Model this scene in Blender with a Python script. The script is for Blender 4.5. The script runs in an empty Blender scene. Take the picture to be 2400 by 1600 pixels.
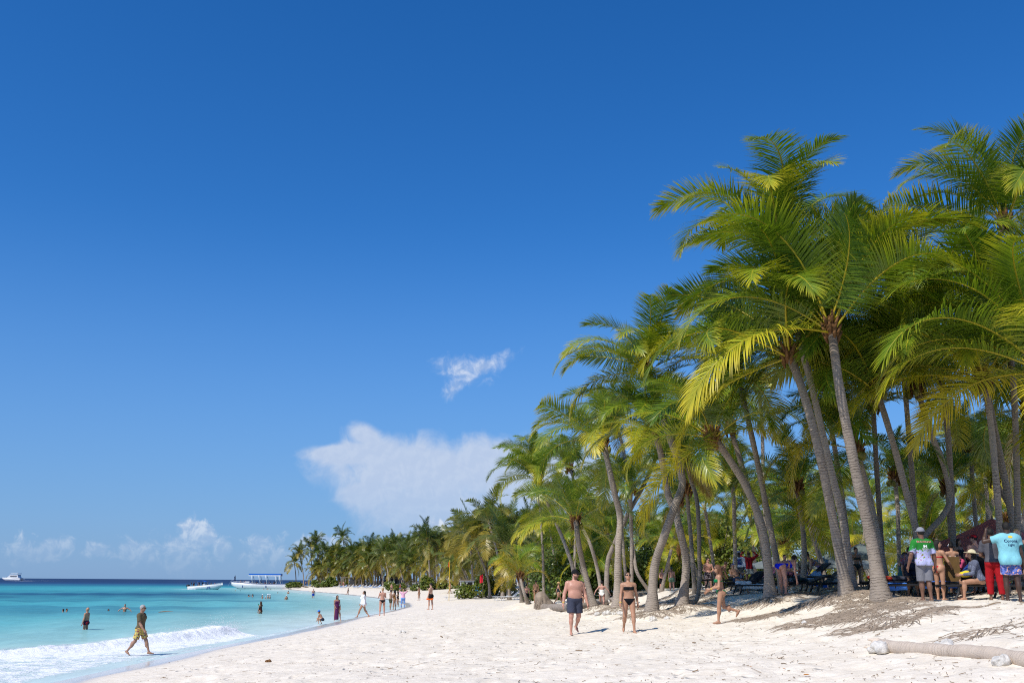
import bpy, math, random
import numpy as np
from mathutils import Vector, Matrix
PI = math.pi
R = math.radians
random.seed(7)
rng = np.random.default_rng(7)
SC = bpy.context.scene
COL = SC.collection

# ------------------------------------------------------------------ camera
FPX = 2333.33                      # focal length in photo pixels (35 mm on 36 mm, 2400 px wide)
PITCH = math.atan(561.8 / FPX)
ROLL = 0.0065
CAM = np.array([0.0, 0.0, 2.7])
_f = np.array([0, math.cos(PITCH), math.sin(PITCH)])
_r0 = np.array([1.0, 0, 0])
_u0 = np.cross(_r0, _f)
CR = _r0 * math.cos(ROLL) + _u0 * math.sin(ROLL)
CU = -_r0 * math.sin(ROLL) + _u0 * math.cos(ROLL)
CF = _f
cam = bpy.data.cameras.new('camera')
cam.lens = 35.0; cam.sensor_width = 36.0; cam.sensor_fit = 'HORIZONTAL'
cam.clip_start = 0.1; cam.clip_end = 90000
camo = bpy.data.objects.new('camera', cam)
COL.objects.link(camo)
camo.matrix_world = Matrix(((CR[0], CU[0], -CF[0], CAM[0]), (CR[1], CU[1], -CF[1], CAM[1]),
                            (CR[2], CU[2], -CF[2], CAM[2]), (0, 0, 0, 1)))
SC.camera = camo

def ray(px, py):
    return CF + CR * (px - 1200) / FPX - CU * (py - 800) / FPX
def at_y(px, py, y):
    d = ray(px, py); return CAM + d * (y / d[1])
def at_z(px, py, z):
    d = ray(px, py); return CAM + d * ((z - CAM[2]) / d[2])
def project(p):
    v = np.asarray(p, float) - CAM
    w = v @ CF
    return 1200 + FPX * (v @ CR) / w, 800 - FPX * (v @ CU) / w

# ------------------------------------------------------------------ light
SUN_EL, SUN_AZ = 50.0, -136.0       # azimuth of the sun from +Y towards +X (degrees): left and behind the camera
sdir = np.array([math.sin(R(SUN_AZ)) * math.cos(R(SUN_EL)), math.cos(R(SUN_AZ)) * math.cos(R(SUN_EL)), math.sin(R(SUN_EL))])
sun = bpy.data.lights.new('sun', 'SUN'); sun.energy = 4.6; sun.angle = R(0.53); sun.color = (1.0, 0.95, 0.87)
suno = bpy.data.objects.new('sun', sun); COL.objects.link(suno)
suno.rotation_euler = Vector(sdir).to_track_quat('Z', 'Y').to_euler()
SC.view_settings.view_transform = 'Standard'; SC.view_settings.look = 'None'
SC.view_settings.exposure = 0.0; SC.view_settings.gamma = 1.0; SC.view_settings.use_curve_mapping = False
SC.cycles.max_bounces = 8; SC.cycles.diffuse_bounces = 4; SC.cycles.glossy_bounces = 3
SC.cycles.transmission_bounces = 4; SC.cycles.transparent_max_bounces = 8
SC.cycles.pixel_filter_type = 'BLACKMAN_HARRIS'; SC.cycles.filter_width = 1.1
SC.cycles.use_denoising = False
SC.cycles.caustics_reflective = False; SC.cycles.caustics_refractive = False

# ------------------------------------------------------------------ node helper
class NG:
    """small helper for building shader node trees"""
    def __init__(s, nt):
        s.nt = nt; s.n = nt.nodes; s.l = nt.links
        s.n.clear()
    def node(s, t, **kw):
        x = s.n.new(t)
        for k, v in kw.items(): setattr(x, k, v)
        return x
    def put(s, sock, v):
        if v is None: return
        if isinstance(v, bpy.types.NodeSocket): s.l.new(v, sock)
        elif hasattr(sock, 'default_value'):
            if isinstance(v, (tuple, list)) and len(v) == 3 and len(sock.default_value) == 4: v = (*v, 1)
            sock.default_value = v
    def m(s, op, a, b=None, c=None, clamp=False):
        x = s.node('ShaderNodeMath', operation=op, use_clamp=clamp)
        s.put(x.inputs[0], a); s.put(x.inputs[1], b)
        if c is not None: s.put(x.inputs[2], c)
        return x.outputs[0]
    def vm(s, op, a, b=None):
        x = s.node('ShaderNodeVectorMath', operation=op); s.put(x.inputs[0], a)
        if b is not None: s.put(x.inputs[1], b)
        return x.outputs[0]
    def mix(s, f, a, b, kind='MIX'):
        x = s.node('ShaderNodeMix', data_type='RGBA', blend_type=kind)
        s.put(x.inputs[0], f); s.put(x.inputs[6], a); s.put(x.inputs[7], b)
        return x.outputs[2]
    def step(s, v, lo, hi, a=0.0, b=1.0, smooth=True):
        x = s.node('ShaderNodeMapRange', interpolation_type='SMOOTHSTEP' if smooth else 'LINEAR')
        s.put(x.inputs[0], v); s.put(x.inputs[1], lo); s.put(x.inputs[2], hi); s.put(x.inputs[3], a); s.put(x.inputs[4], b)
        return x.outputs[0]
    def noise(s, vec, scale, detail=4, rough=0.55, dist=0.0, dim='3D'):
        x = s.node('ShaderNodeTexNoise', noise_dimensions=dim)
        s.put(x.inputs['Vector'], vec); s.put(x.inputs['Scale'], scale); s.put(x.inputs['Detail'], detail)
        s.put(x.inputs['Roughness'], rough); s.put(x.inputs['Distortion'], dist)
        return x.outputs[0]
    def comb(s, x, y, z):
        c = s.node('ShaderNodeCombineXYZ'); s.put(c.inputs[0], x); s.put(c.inputs[1], y); s.put(c.inputs[2], z); return c.outputs[0]
    def attr(s, name, out='Fac'):
        a = s.node('ShaderNodeAttribute', attribute_name=name); return a.outputs[out]
    def bump(s, h, strength=0.5, dist=0.02, normal=None):
        b = s.node('ShaderNodeBump'); s.put(b.inputs['Height'], h); b.inputs['Strength'].default_value = strength
        b.inputs['Distance'].default_value = dist
        if normal is not None: s.put(b.inputs['Normal'], normal)
        return b.outputs[0]
    def bsdf(s, **kw):
        b = s.node('ShaderNodeBsdfPrincipled')
        for k, v in kw.items(): s.put(b.inputs[k.replace('_', ' ')], v)
        return b.outputs[0]
    def out(s, sh):
        o = s.node('ShaderNodeOutputMaterial'); s.l.new(sh, o.inputs[0])

def lin(c):
    return tuple((v / 255 / 12.92) if v / 255 <= 0.04045 else ((v / 255 + 0.055) / 1.055) ** 2.4 for v in c)

# ------------------------------------------------------------------ world: clear tropical sky with far clouds
W = bpy.data.worlds.new('World'); SC.world = W; W.use_nodes = True
g = NG(W.node_tree)
SKYK = 0.125
sky = g.node('ShaderNodeTexSky', sky_type='NISHITA')
sky.sun_disc = False; sky.sun_elevation = R(SUN_EL); sky.sun_rotation = R(SUN_AZ)
sky.altitude = 0; sky.air_density = 1.0; sky.dust_density = 0.25; sky.ozone_density = 4.0
hs = g.node('ShaderNodeHueSaturation'); hs.inputs['Saturation'].default_value = 1.31; hs.inputs['Value'].default_value = 0.98
hs.inputs['Hue'].default_value = 0.497
g.l.new(sky.outputs[0], hs.inputs['Color'])
tc = g.node('ShaderNodeTexCoord')
dirv = g.vm('NORMALIZE', tc.outputs['Generated'])
sx = g.node('ShaderNodeSeparateXYZ'); g.l.new(dirv, sx.inputs[0])
az = g.m('MULTIPLY', g.m('ARCTAN2', sx.outputs[0], sx.outputs[1]), 180 / PI)
el = g.m('MULTIPLY', g.m('ARCSINE', sx.outputs[2]), 180 / PI)
flat = g.comb(az, el, 0.0)
def azel(px, py):
    d = ray(px, py); d = d / np.linalg.norm(d)
    return math.degrees(math.atan2(d[0], d[1])), math.degrees(math.asin(d[2]))
# colour of the air: the blue deepens with height as the photograph shows it
skyc = g.mix(1.0, hs.outputs[0], (0.66, 0.865, 1.14), 'MULTIPLY')
hz = g.step(el, -1.0, 21.0, 1.0, 0.0)
skyc = g.mix(g.m('MULTIPLY', hz, 0.75), skyc, tuple(v / SKYK for v in lin((112, 155, 212))))
n1 = g.noise(flat, 0.45, 5, 0.6, 0.5, '2D'); n2 = g.noise(flat, 1.1, 5, 0.62, 0.3, '2D'); n3 = g.noise(g.vm('ADD', flat, (-0.22, 0.22, 0.0)), 1.1, 4, 0.6, 0.3, '2D')
# cloud fields
def ell(px, py, rx, ry, rot=0.0, warp=0.6, src=None):
    a, e = azel(px, py); k = 360 / (2 * PI * FPX)
    rx, ry = rx * k, ry * k
    da = g.m('SUBTRACT', az, a); de = g.m('SUBTRACT', el, e)
    c, s_ = math.cos(R(rot)), math.sin(R(rot))
    u = g.m('DIVIDE', g.m('ADD', g.m('MULTIPLY', da, c), g.m('MULTIPLY', de, s_)), rx)
    v = g.m('DIVIDE', g.m('SUBTRACT', g.m('MULTIPLY', de, c), g.m('MULTIPLY', da, s_)), ry)
    r2 = g.m('SQRT', g.m('ADD', g.m('MULTIPLY', u, u), g.m('MULTIPLY', v, v)))
    return g.m('SUBTRACT', 1.0, r2)
def union(L):
    x = L[0]
    for y in L[1:]: x = g.m('SMOOTH_MAX', x, y, 0.25)
    return x
anv = union([ell(985, 1105, 260, 92, -5), ell(850, 1060, 150, 40, 8), ell(785, 1058, 112, 24, 7), ell(1180, 1108, 230, 96, -5), ell(860, 1160, 80, 48, 0),
             ell(860, 1022, 62, 34, -20), ell(1270, 1130, 220, 115, 0), ell(1030, 1200, 250, 80, 0)])
anv = g.m('ADD', anv, g.m('MULTIPLY', g.m('SUBTRACT', n1, 0.5), 0.75))
anv = g.m('ADD', anv, g.m('MULTIPLY', g.m('SUBTRACT', n2, 0.5), 0.22))
anvm = g.m('MULTIPLY', g.step(anv, -0.06, 0.5), g.step(el, 1.4, 6.5, 0.45, 0.84))
wsp = union([ell(1082, 868, 66, 36, -12), ell(1135, 858, 80, 24, 20), ell(1068, 905, 44, 22, 50)])
wsp = g.m('ADD', wsp, g.m('MULTIPLY', g.m('SUBTRACT', n1, 0.5), 0.7))
wsp = g.m('ADD', wsp, g.m('MULTIPLY', g.m('SUBTRACT', n2, 0.5), 1.5))
wspm = g.m('MULTIPLY', g.step(wsp, -0.15, 1.2), 0.66)
cum = union([ell(452, 1250, 46, 48, 0), ell(425, 1285, 62, 38, 0), ell(480, 1262, 36, 34, 20), ell(520, 1290, 32, 34, 0), ell(612, 1283, 40, 32, 0),
             ell(130, 1278, 42, 24, 10), ell(90, 1300, 60, 20, 0), ell(310, 1288, 38, 24, 0), ell(225, 1290, 40, 22, 0), ell(720, 1280, 42, 32, 0), ell(775, 1272, 46, 30, 0),
             ell(1025, 1232, 40, 22, 0)])
band = g.m('SUBTRACT', 0.55, g.m('DIVIDE', g.m('ABSOLUTE', g.m('SUBTRACT', el, 1.3)), 2.2))
bn = g.noise(g.comb(g.m('MULTIPLY', az, 0.21), 0.3, 0.7), 1.0, 3, 0.6)
band = g.m('ADD', band, g.m('MULTIPLY', g.m('SUBTRACT', bn, 0.62), 2.4))
cum = g.m('SMOOTH_MAX', cum, band, 0.2)
cum = g.m('ADD', cum, g.m('MULTIPLY', g.m('SUBTRACT', n2, 0.5), 1.5))
cumm = g.m('MULTIPLY', g.step(cum, 0.05, 0.55), g.step(el, 0.5, 3.6, 0.08, 0.66))
shade = g.step(g.m('ADD', g.m('MULTIPLY', g.m('SUBTRACT', n2, n3), 2.2), 0.5), 0.2, 0.95)
ccol = g.mix(shade, tuple(v / SKYK for v in lin((176, 195, 226))), tuple(v / SKYK for v in lin((236, 241, 249))))
acol = g.mix(g.m('MULTIPLY', shade, 0.35), tuple(v / SKYK for v in lin((194, 208, 232))), tuple(v / SKYK for v in lin((214, 224, 240))))
sc_ = g.mix(anvm, skyc, acol); sc_ = g.mix(wspm, sc_, ccol); sc_ = g.mix(cumm, sc_, ccol)
bg = g.node('ShaderNodeBackground'); g.l.new(sc_, bg.inputs[0]); bg.inputs[1].default_value = SKYK
bg0 = g.node('ShaderNodeBackground'); g.l.new(skyc, bg0.inputs[0]); bg0.inputs[1].default_value = SKYK
mx = g.node('ShaderNodeMixShader'); g.l.new(g.m('LESS_THAN', el, 14.5), mx.inputs[0]); g.l.new(bg0.outputs[0], mx.inputs[1]); g.l.new(bg.outputs[0], mx.inputs[2])
wo = g.node('ShaderNodeOutputWorld'); g.l.new(mx.outputs[0], wo.inputs[0])
W.cycles.sampling_method = 'MANUAL'; W.cycles.sample_map_resolution = 256

# ------------------------------------------------------------------ object helpers
def mesh_obj(name, V, F, mat=None, parent=None, smooth=False, loc=None, attrs=None, mats=None, mi=None):
    me = bpy.data.meshes.new(name)
    V = np.asarray(V, np.float32)
    if isinstance(F, np.ndarray):
        k = F.shape[1]
        me.vertices.add(len(V)); me.vertices.foreach_set('co', V.ravel())
        me.loops.add(F.size); me.loops.foreach_set('vertex_index', F.astype(np.int32).ravel())
        me.polygons.add(len(F)); me.polygons.foreach_set('loop_start', np.arange(0, F.size, k, dtype=np.int32))
        me.update(calc_edges=True)
    else:
        me.from_pydata(V.tolist(), [], F); me.update()
    if smooth: me.polygons.foreach_set('use_smooth', np.ones(len(me.polygons), bool))
    for nm, arr in (attrs or {}).items():
        arr = np.asarray(arr, np.float32)
        if arr.ndim == 1:
            a = me.attributes.new(nm, 'FLOAT', 'POINT'); a.data.foreach_set('value', arr)
        else:
            if arr.shape[1] == 3: arr = np.c_[arr, np.ones(len(arr), np.float32)]
            a = me.attributes.new(nm, 'FLOAT_COLOR', 'POINT'); a.data.foreach_set('color', arr.astype(np.float32).ravel())
    for m_ in (mats or ([mat] if mat else [])): me.materials.append(m_)
    if mi is not None: me.polygons.foreach_set('material_index', np.asarray(mi, np.int32))
    o = bpy.data.objects.new(name, me); COL.objects.link(o)
    if parent: o.parent = parent
    if loc is not None: o.location = loc
    return o
def tag(o, label=None, cat=None, group=None, kind=None):
    if label: o['label'] = label
    if cat: o['category'] = cat
    if group: o['group'] = group
    if kind: o['kind'] = kind
    return o
def empty(name, loc=(0, 0, 0), rz=0.0, label=None, cat=None, group=None):
    o = bpy.data.objects.new(name, None); COL.objects.link(o); o.location = loc; o.rotation_euler = (0, 0, rz); o.empty_display_size = 0.2
    return tag(o, label, cat, group)
def link_copy(o, parent=None, loc=None):
    c = o.copy(); COL.objects.link(c); c.parent = parent
    if loc is not None: c.location = loc
    return c

class MB:
    """collects simple shapes into one mesh"""
    def __init__(s): s.v = []; s.f = []; s.c = []
    def add(s, V, F, col=None):
        b = len(s.v); V = [tuple(map(float, p)) for p in V]
        s.v += V; s.f += [tuple(i + b for i in f) for f in F]
        s.c += [col or (1, 1, 1)] * len(V)
        return s
    def box(s, c, size, M=None, col=None):
        x, y, z = [k / 2 for k in size]
        P = np.array([(-x, -y, -z), (x, -y, -z), (x, y, -z), (-x, y, -z), (-x, -y, z), (x, -y, z), (x, y, z), (-x, y, z)])
        if M is not None: P = P @ np.asarray(M).T
        return s.add(P + np.asarray(c), [(0, 3, 2, 1), (4, 5, 6, 7), (0, 1, 5, 4), (1, 2, 6, 5), (2, 3, 7, 6), (3, 0, 4, 7)], col)
    def tube(s, pts, rad, n=8, cap=True, col=None, flat=None):
        V, F = tube_geo(pts, rad, n, cap, flat)
        return s.add(V, F, col)
    def ball(s, c, r, nu=8, nv=6, col=None, M=None):
        V = []; F = []
        r = np.ones(3) * np.asarray(r)
        for j in range(nv + 1):
            t = PI * j / nv
            for i in range(nu):
                p = 2 * PI * i / nu
                V.append((math.sin(t) * math.cos(p), math.sin(t) * math.sin(p), math.cos(t)))
        for j in range(nv):
            for i in range(nu):
                a, b = j * nu + i, j * nu + (i + 1) % nu
                F.append((a, a + nu, b + nu, b))
        P = np.array(V) * r
        if M is not None: P = P @ np.asarray(M).T
        return s.add(P + np.asarray(c), F, col)
    def build(s, name, mat=None, parent=None, smooth=False, loc=None, col=False):
        return mesh_obj(name, s.v, s.f, mat, parent, smooth, loc, attrs={'Col': s.c} if col else None)

def frame_of(t):
    t = t / (np.linalg.norm(t) + 1e-9)
    a = np.array([0, 0, 1.0]) if abs(t[2]) < 0.9 else np.array([1.0, 0, 0])
    u = np.cross(a, t); u /= np.linalg.norm(u)
    return u, np.cross(t, u)
def tube_geo(pts, rad, n=8, cap=True, flat=None):
    pts = np.asarray(pts, float); m_ = len(pts)
    rad = np.ones(m_) * np.asarray(rad, float)
    T = np.gradient(pts, axis=0)
    u, v = frame_of(T[0]); V = []
    for i in range(m_):
        t = T[i] / (np.linalg.norm(T[i]) + 1e-9)
        u = u - t * (u @ t); u /= np.linalg.norm(u) + 1e-9; v = np.cross(t, u)
        for k in range(n):
            a = 2 * PI * k / n
            V.append(pts[i] + rad[i] * (u * math.cos(a) + v * math.sin(a) * (flat or 1.0)))
    F = []
    for i in range(m_ - 1):
        for k in range(n):
            F.append((i * n + k, i * n + (k + 1) % n, (i + 1) * n + (k + 1) % n, (i + 1) * n + k))
    if cap:
        F.append(tuple(range(n - 1, -1, -1))); F.append(tuple((m_ - 1) * n + k for k in range(n)))
    return V, F
def spline(P, n):
    """Catmull-Rom through P, n samples"""
    P = np.asarray(P, float)
    Q = np.vstack([2 * P[0] - P[1], P, 2 * P[-1] - P[-2]])
    t = np.linspace(0, len(P) - 1 - 1e-6, n); i = t.astype(int); f = (t - i)[:, None]
    a, b, c, d = Q[i], Q[i + 1], Q[i + 2], Q[i + 3]
    return 0.5 * (2 * b + (c - a) * f + (2 * a - 5 * b + 4 * c - d) * f ** 2 + (3 * b - a - 3 * c + d) * f ** 3)

def vnoise(x, y, seed=0):
    x = np.asarray(x, float); y = np.asarray(y, float)
    ix = np.floor(x).astype(np.int64); iy = np.floor(y).astype(np.int64); fx = x - ix; fy = y - iy
    def h(a, b):
        k = (a * 374761393 + b * 668265263 + seed * 974634777) & 0xffffffff
        k = ((k ^ (k >> 13)) * 1274126177) & 0xffffffff
        k = ((k ^ (k >> 16)) * 2246822519) & 0xffffffff
        return ((k ^ (k >> 15)) & 0xffffff) / 0xffffff
    fx = fx * fx * (3 - 2 * fx); fy = fy * fy * (3 - 2 * fy)
    return (h(ix, iy) * (1 - fx) + h(ix + 1, iy) * fx) * (1 - fy) + (h(ix, iy + 1) * (1 - fx) + h(ix + 1, iy + 1) * fx) * fy
def fbm(x, y, o=4, seed=0, r=0.5):
    s = 0; a = 1; t = 0
    for k in range(o):
        s = s + a * vnoise(x * 2 ** k + 17.3 * k, y * 2 ** k - 9.1 * k, seed + k); t += a; a *= r
    return s / t
def sstep(x, a, b):
    t = np.clip((np.asarray(x, float) - a) / (b - a), 0, 1); return t * t * (3 - 2 * t)

# ------------------------------------------------------------------ materials
MATS = {}
def mat(name, color, rough=0.6, spec=0.4, metal=0.0, noise=0.12, nscale=6.0, bump=0.0, col=False, sheen=0.0):
    if name in MATS: return MATS[name]
    m_ = bpy.data.materials.new(name); m_.use_nodes = True; q = NG(m_.node_tree)
    base = q.attr('Col', 'Color') if col else tuple(color)
    tcn = q.node('ShaderNodeTexCoord'); n = q.noise(tcn.outputs['Object'], nscale, 5, 0.6)
    k = q.step(n, 0.25, 0.75, 1 - noise, 1 + noise, False)
    c = q.mix(1.0, base, q.comb(k, k, k), 'MULTIPLY')
    kw = dict(Base_Color=c, Roughness=rough, Metallic=metal, Specular_IOR_Level=spec)
    if sheen: kw['Sheen_Weight'] = sheen
    if bump: kw['Normal'] = q.bump(q.noise(tcn.outputs['Object'], nscale * 4, 4, 0.6), bump, 0.02)
    q.out(q.bsdf(**kw)); MATS[name] = m_
    return m_
# ------------------------------------------------------------------ the lie of the land
SHORE = np.array([(-12.4, -60), (-12.3, 0), (-12.2, 25), (-12.2, 40), (-11.7, 55), (-11.6, 72), (-10.9, 97), (-12.0, 118), (-18, 150), (-32, 200), (-49, 250), (-66, 300), (-75, 320), (-77, 328), (-72, 335), (-30, 360), (60, 420), (400, 520), (1500, 700)], float)
SH = np.vstack([SHORE[:2], spline(SHORE[1:-1], 90)[1:], SHORE[-1:]])
def shore_d(x, y):
    """signed distance to the waterline, positive on land"""
    x = np.asarray(x, float); y = np.asarray(y, float)
    best = np.full(x.shape, 1e18); sgn = np.ones(x.shape)
    for (ax, ay), (bx, by) in zip(SH[:-1], SH[1:]):
        dx, dy = bx - ax, by - ay; L = dx * dx + dy * dy
        t = np.clip(((x - ax) * dx + (y - ay) * dy) / L, 0, 1)
        ex, ey = x - ax - t * dx, y - ay - t * dy
        q = ex * ex + ey * ey; c = dx * (y - ay) - dy * (x - ax)
        up = q < best - 1e-9
        best = np.where(up, q, best); sgn = np.where(up, np.where(c < 0, 1.0, -1.0), sgn)
    return np.sqrt(best) * sgn
PROF = np.array([(-400, -6), (-60, -2.6), (-20, -1.3), (-6, -0.45), (0, 0), (3, 0.36), (6, 0.66), (10, 0.93), (14, 1.18), (17.5, 1.46), (19.5, 1.78), (21.0, 2.12), (22.2, 2.26), (26, 2.36), (34, 2.46), (400, 2.55)])
MOUNDS = []     # (x, y, amplitude, radius)
def ground_base(x, y, sd=None):
    if sd is None: sd = shore_d(x, y)
    return np.interp(sd, PROF[:, 0], PROF[:, 1])
def ground(x, y, sd=None):
    x = np.asarray(x, float); y = np.asarray(y, float)
    z = ground_base(x, y, sd)
    up = np.zeros(x.shape); dn = np.zeros(x.shape)
    for mx, my, a, r in MOUNDS:
        q = a * np.exp(-((x - mx) ** 2 + (y - my) ** 2) / (r * r)); up = np.maximum(up, q); dn = np.minimum(dn, q)
    return z + up + dn
def gz(x, y): return float(ground(np.array([x]), np.array([y]))[0])
def hit(px, py, lo=8.0, hi=420.0):
    """where the ray through a photo pixel first meets the sand (or the sea at z=0)"""
    d = ray(px, py); ys = np.exp(np.linspace(math.log(lo), math.log(hi), 1200))
    P = CAM + d * (ys / d[1])[:, None]
    h = np.maximum(ground(P[:, 0], P[:, 1]), 0.0)
    k = np.argmax(P[:, 2] < h)
    if P[k, 2] >= h[k]: k = len(ys) - 1
    return P[k]

# palms whose trunk can be followed in the photo: trunk polyline in photo pixels, distance, base radius (m), frond length, n fronds, label
PALMS = [
 ([(2066, 1402), (2042, 1265), (2005, 1102), (1969, 918), (1948, 765)], 26.0, 0.36, 4.9, 26, 'tall thick grey palm nearest the camera, standing on the big root mound', {'up': -0.9}),
 ([(1985, 1386), (1952, 1215), (1918, 1051), (1882, 918), (1848, 826)], 27.5, 0.30, 4.5, 24, 'grey palm with broad base just left of the thickest front palm', {}),
 ([(1998, 1372), (1976, 1225), (1938, 1060), (1900, 895), (1875, 806), (1850, 690), (1833, 585)], 28.5, 0.24, 4.2, 24, 'tallest dark crowned palm behind the front pair, trunk hidden by their crowns', {}),
 ([(1990, 1350), (1985, 1250), (1958, 1060), (1945, 985), (1928, 880)], 33, 0.17, 3.3, 18, 'thin dark palm trunk seen between the two front palms', {}),
 ([(2082, 1370), (2060, 1260), (2035, 1150), (2018, 1090), (2005, 1040)], 31, 0.17, 3.1, 18, 'slim palm leaning just behind the thickest front palm', {}),
 ([(2070, 1345), (2066, 1275), (2056, 1120), (2050, 1020), (2046, 940)], 35, 0.2, 3.0, 20, 'upright dark palm standing right of the thickest front palm', {}),
 ([(2180, 1385), (2152, 1262), (2118, 1130), (2085, 1010), (2052, 905)], 29.5, 0.25, 4.5, 24, 'grey leaning palm behind the man in the green shirt', {}),
 ([(2100, 1395), (2130, 1312), (2168, 1255), (2212, 1205), (2226, 1160), (2210, 1085), (2180, 1010), (2146, 898)], 31, 0.2, 3.5, 22, 'palm with dark trunk sharply bent into an S shape', {}),
 ([(2347, 1385), (2343, 1240), (2334, 1120), (2322, 990), (2305, 880)], 27.5, 0.2, 4.3, 24, 'grey palm rising out of the red brown canopy at the right', {}),
 ([(2400, 1360), (2360, 1150), (2310, 900), (2290, 780), (2300, 680), (2355, 520)], 30.5, 0.24, 4.5, 26, 'tall palm at upper right whose dark crown tops the picture', {}),
 ([(2560, 1480), (2540, 1250), (2500, 1050), (2450, 860)], 24.5, 0.24, 4.6, 26, 'palm beyond the right edge whose yellow fronds reach into view', {}),
 ([(1806, 1394), (1790, 1250), (1750, 1143), (1700, 1062), (1668, 1019)], 31.5, 0.30, 3.5, 24, 'dark brown trunked palm leaning left behind the woman in green bikini', {}),
 ([(1838, 1388), (1800, 1210), (1780, 1105), (1757, 1000), (1738, 915), (1722, 850)], 33, 0.24, 4.0, 24, 'grey palm crossing behind the dark leaning trunk', {}),
 ([(1526, 1383), (1534, 1330), (1557, 1255), (1582, 1185), (1599, 1134), (1591, 1086), (1577, 1044), (1545, 955), (1513, 864)], 35, 0.34, 3.4, 26, 'bulky palm bending right then left, trunk in front of the sea grape', {}),
 ([(1597, 1380), (1608, 1320), (1593, 1241), (1582, 1199), (1565, 1156), (1548, 1060), (1529, 1002)], 36, 0.32, 3.2, 24, 'thick curved palm right beside the bulky bending palm', {}),
 ([(1560, 1375), (1600, 1377), (1630, 1375), (1640, 1352), (1639, 1300), (1638, 1240), (1633, 1170), (1621, 1128), (1606, 1070)], 40, 0.17, 3.0, 20, 'slim palm whose trunk lies on the ground before turning upright', {}),
 ([(1629, 1370), (1624, 1330), (1619, 1255), (1613, 1193), (1610, 1140)], 44, 0.2, 2.8, 18, 'straight slender palm left of the elbowed trunk', {}),
 ([(1447, 1377), (1449, 1297), (1453, 1213), (1442, 1162), (1428, 1100), (1414, 1035)], 42, 0.36, 3.5, 24, 'thick based palm with crown over the middle of the grove edge', {}),
 ([(1420, 1372), (1424, 1320), (1436, 1283), (1467, 1213), (1495, 1162), (1518, 1117), (1545, 1055)], 56, 0.3, 3.0, 20, 'pale palm leaning strongly right across the sea grape', {}),
 ([(1392, 1386), (1369, 1333), (1358, 1283), (1352, 1240), (1349, 1218)], 46, 0.3, 3.1, 20, 'short palm with bright wide crown at the grove edge', {}),
 ([(1412, 1362), (1400, 1333), (1383, 1274), (1360, 1226), (1345, 1180)], 57, 0.24, 2.7, 18, 'leaning palm just behind the short bright crowned palm', {}),
 ([(1350, 1368), (1344, 1339), (1330, 1291), (1315, 1252), (1285, 1184), (1262, 1120)], 58, 0.26, 3.4, 22, 'leaning palm at the left corner of the grove', {}),
 ([(1240, 1408), (1229, 1390), (1222, 1365), (1219, 1347)], 62, 0.24, 2.1, 15, 'small yellow leaved palm on the open sand', {'yellow': 1}),
 ([(1224, 1396), (1219, 1375), (1214, 1345), (1212, 1325)], 66, 0.22, 2.1, 14, 'small green palm close behind the little yellow palm', {}),
 ([(1800, 1365), (1790, 1150), (1786, 1000), (1778, 905)], 48, 0.2, 2.8, 18, 'thin pale far palm seen in the gap beside the front trunks', {}),
 ([(1880, 1362), (1885, 1290), (1878, 1210), (1866, 1135)], 36, 0.22, 2.9, 22, 'low palm with fronds hanging straight down before the sun loungers', {'hang': 1}),
 ([(1725, 1360), (1722, 1260), (1720, 1180), (1716, 1120)], 45, 0.2, 2.8, 18, 'dark palm behind the man in the white long sleeved shirt', {}),
 ([(1600, 1362), (1604, 1320), (1598, 1290)], 50, 0.16, 1.6, 14, 'young bright yellow palm beside the curved trunks', {'yellow': 1}),
 ([(1470, 1362), (1462, 1300), (1456, 1230), (1440, 1140)], 60, 0.2, 3.0, 20, 'palm trunk directly behind the thick based palm', {}),
 ([(1530, 1365), (1495, 1345), (1486, 1300), (1478, 1230), (1480, 1140)], 55, 0.22, 2.8, 20, 'dark low leaning palm under the sea grape', {}),
 ([(1548, 1366), (1570, 1300), (1586, 1240), (1592, 1170)], 56, 0.2, 2.7, 18, 'pale palm curving right behind the couple in swimwear', {}),
 ([(2230, 1360), (2228, 1280), (2224, 1200), (2218, 1130)], 38, 0.16, 2.5, 18, 'low palm behind the woman with the board', {}),
 ([(2290, 1355), (2288, 1240), (2280, 1140), (2276, 1060)], 40, 0.17, 2.8, 18, 'banded pale palm behind the tip of the canopy', {}),
 ([(2318, 1355), (2316, 1250), (2312, 1150), (2300, 1075)], 44, 0.17, 2.8, 18, 'palm trunk just right of the banded pale palm', {}),
 ([(2108, 1352), (2106, 1270), (2104, 1190), (2096, 1110)], 39, 0.16, 2.6, 18, 'low palm in the shade right of the front palms', {}),
 ([(2395, 1355), (2410, 1240), (2418, 1150), (2424, 1080)], 36, 0.2, 3.0, 20, 'low dark palm at the right edge above the canopy', {}),
 ([(1275, 1368), (1272, 1290), (1266, 1200), (1260, 1120), (1256, 1076)], 75, 0.22, 3.3, 22, 'dark green palm topping the left end of the near grove', {}),
 ([(1345, 1367), (1348, 1280), (1350, 1200), (1345, 1130), (1335, 1095)], 68, 0.22, 3.4, 22, 'palm with glossy green crown behind the leaning corner palm', {}),
 ([(1480, 1362), (1478, 1200), (1462, 1060), (1440, 985)], 55, 0.22, 3.4, 22, 'palm crown rising between the middle grove and the sky', {}),
 ([(2235, 1368), (2232, 1200), (2220, 1000), (2200, 860), (2180, 745)], 31.5, 0.2, 4.5, 24, 'palm whose crown fills the gap between the two tallest crowns', {}),
 ([(2385, 1372), (2384, 1150), (2375, 900), (2352, 730)], 29, 0.2, 4.5, 24, 'palm crown low at the right below the topmost crown', {}),
 ([(2150, 1362), (2140, 1150), (2120, 900), (2095, 660)], 34, 0.2, 4.0, 22, 'far crown showing sky through it right of the thickest palm', {}),
 ([(2420, 1370), (2425, 1150), (2410, 960)], 31, 0.2, 4.1, 22, 'low crown at the right edge over the parasol', {}),
]
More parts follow.
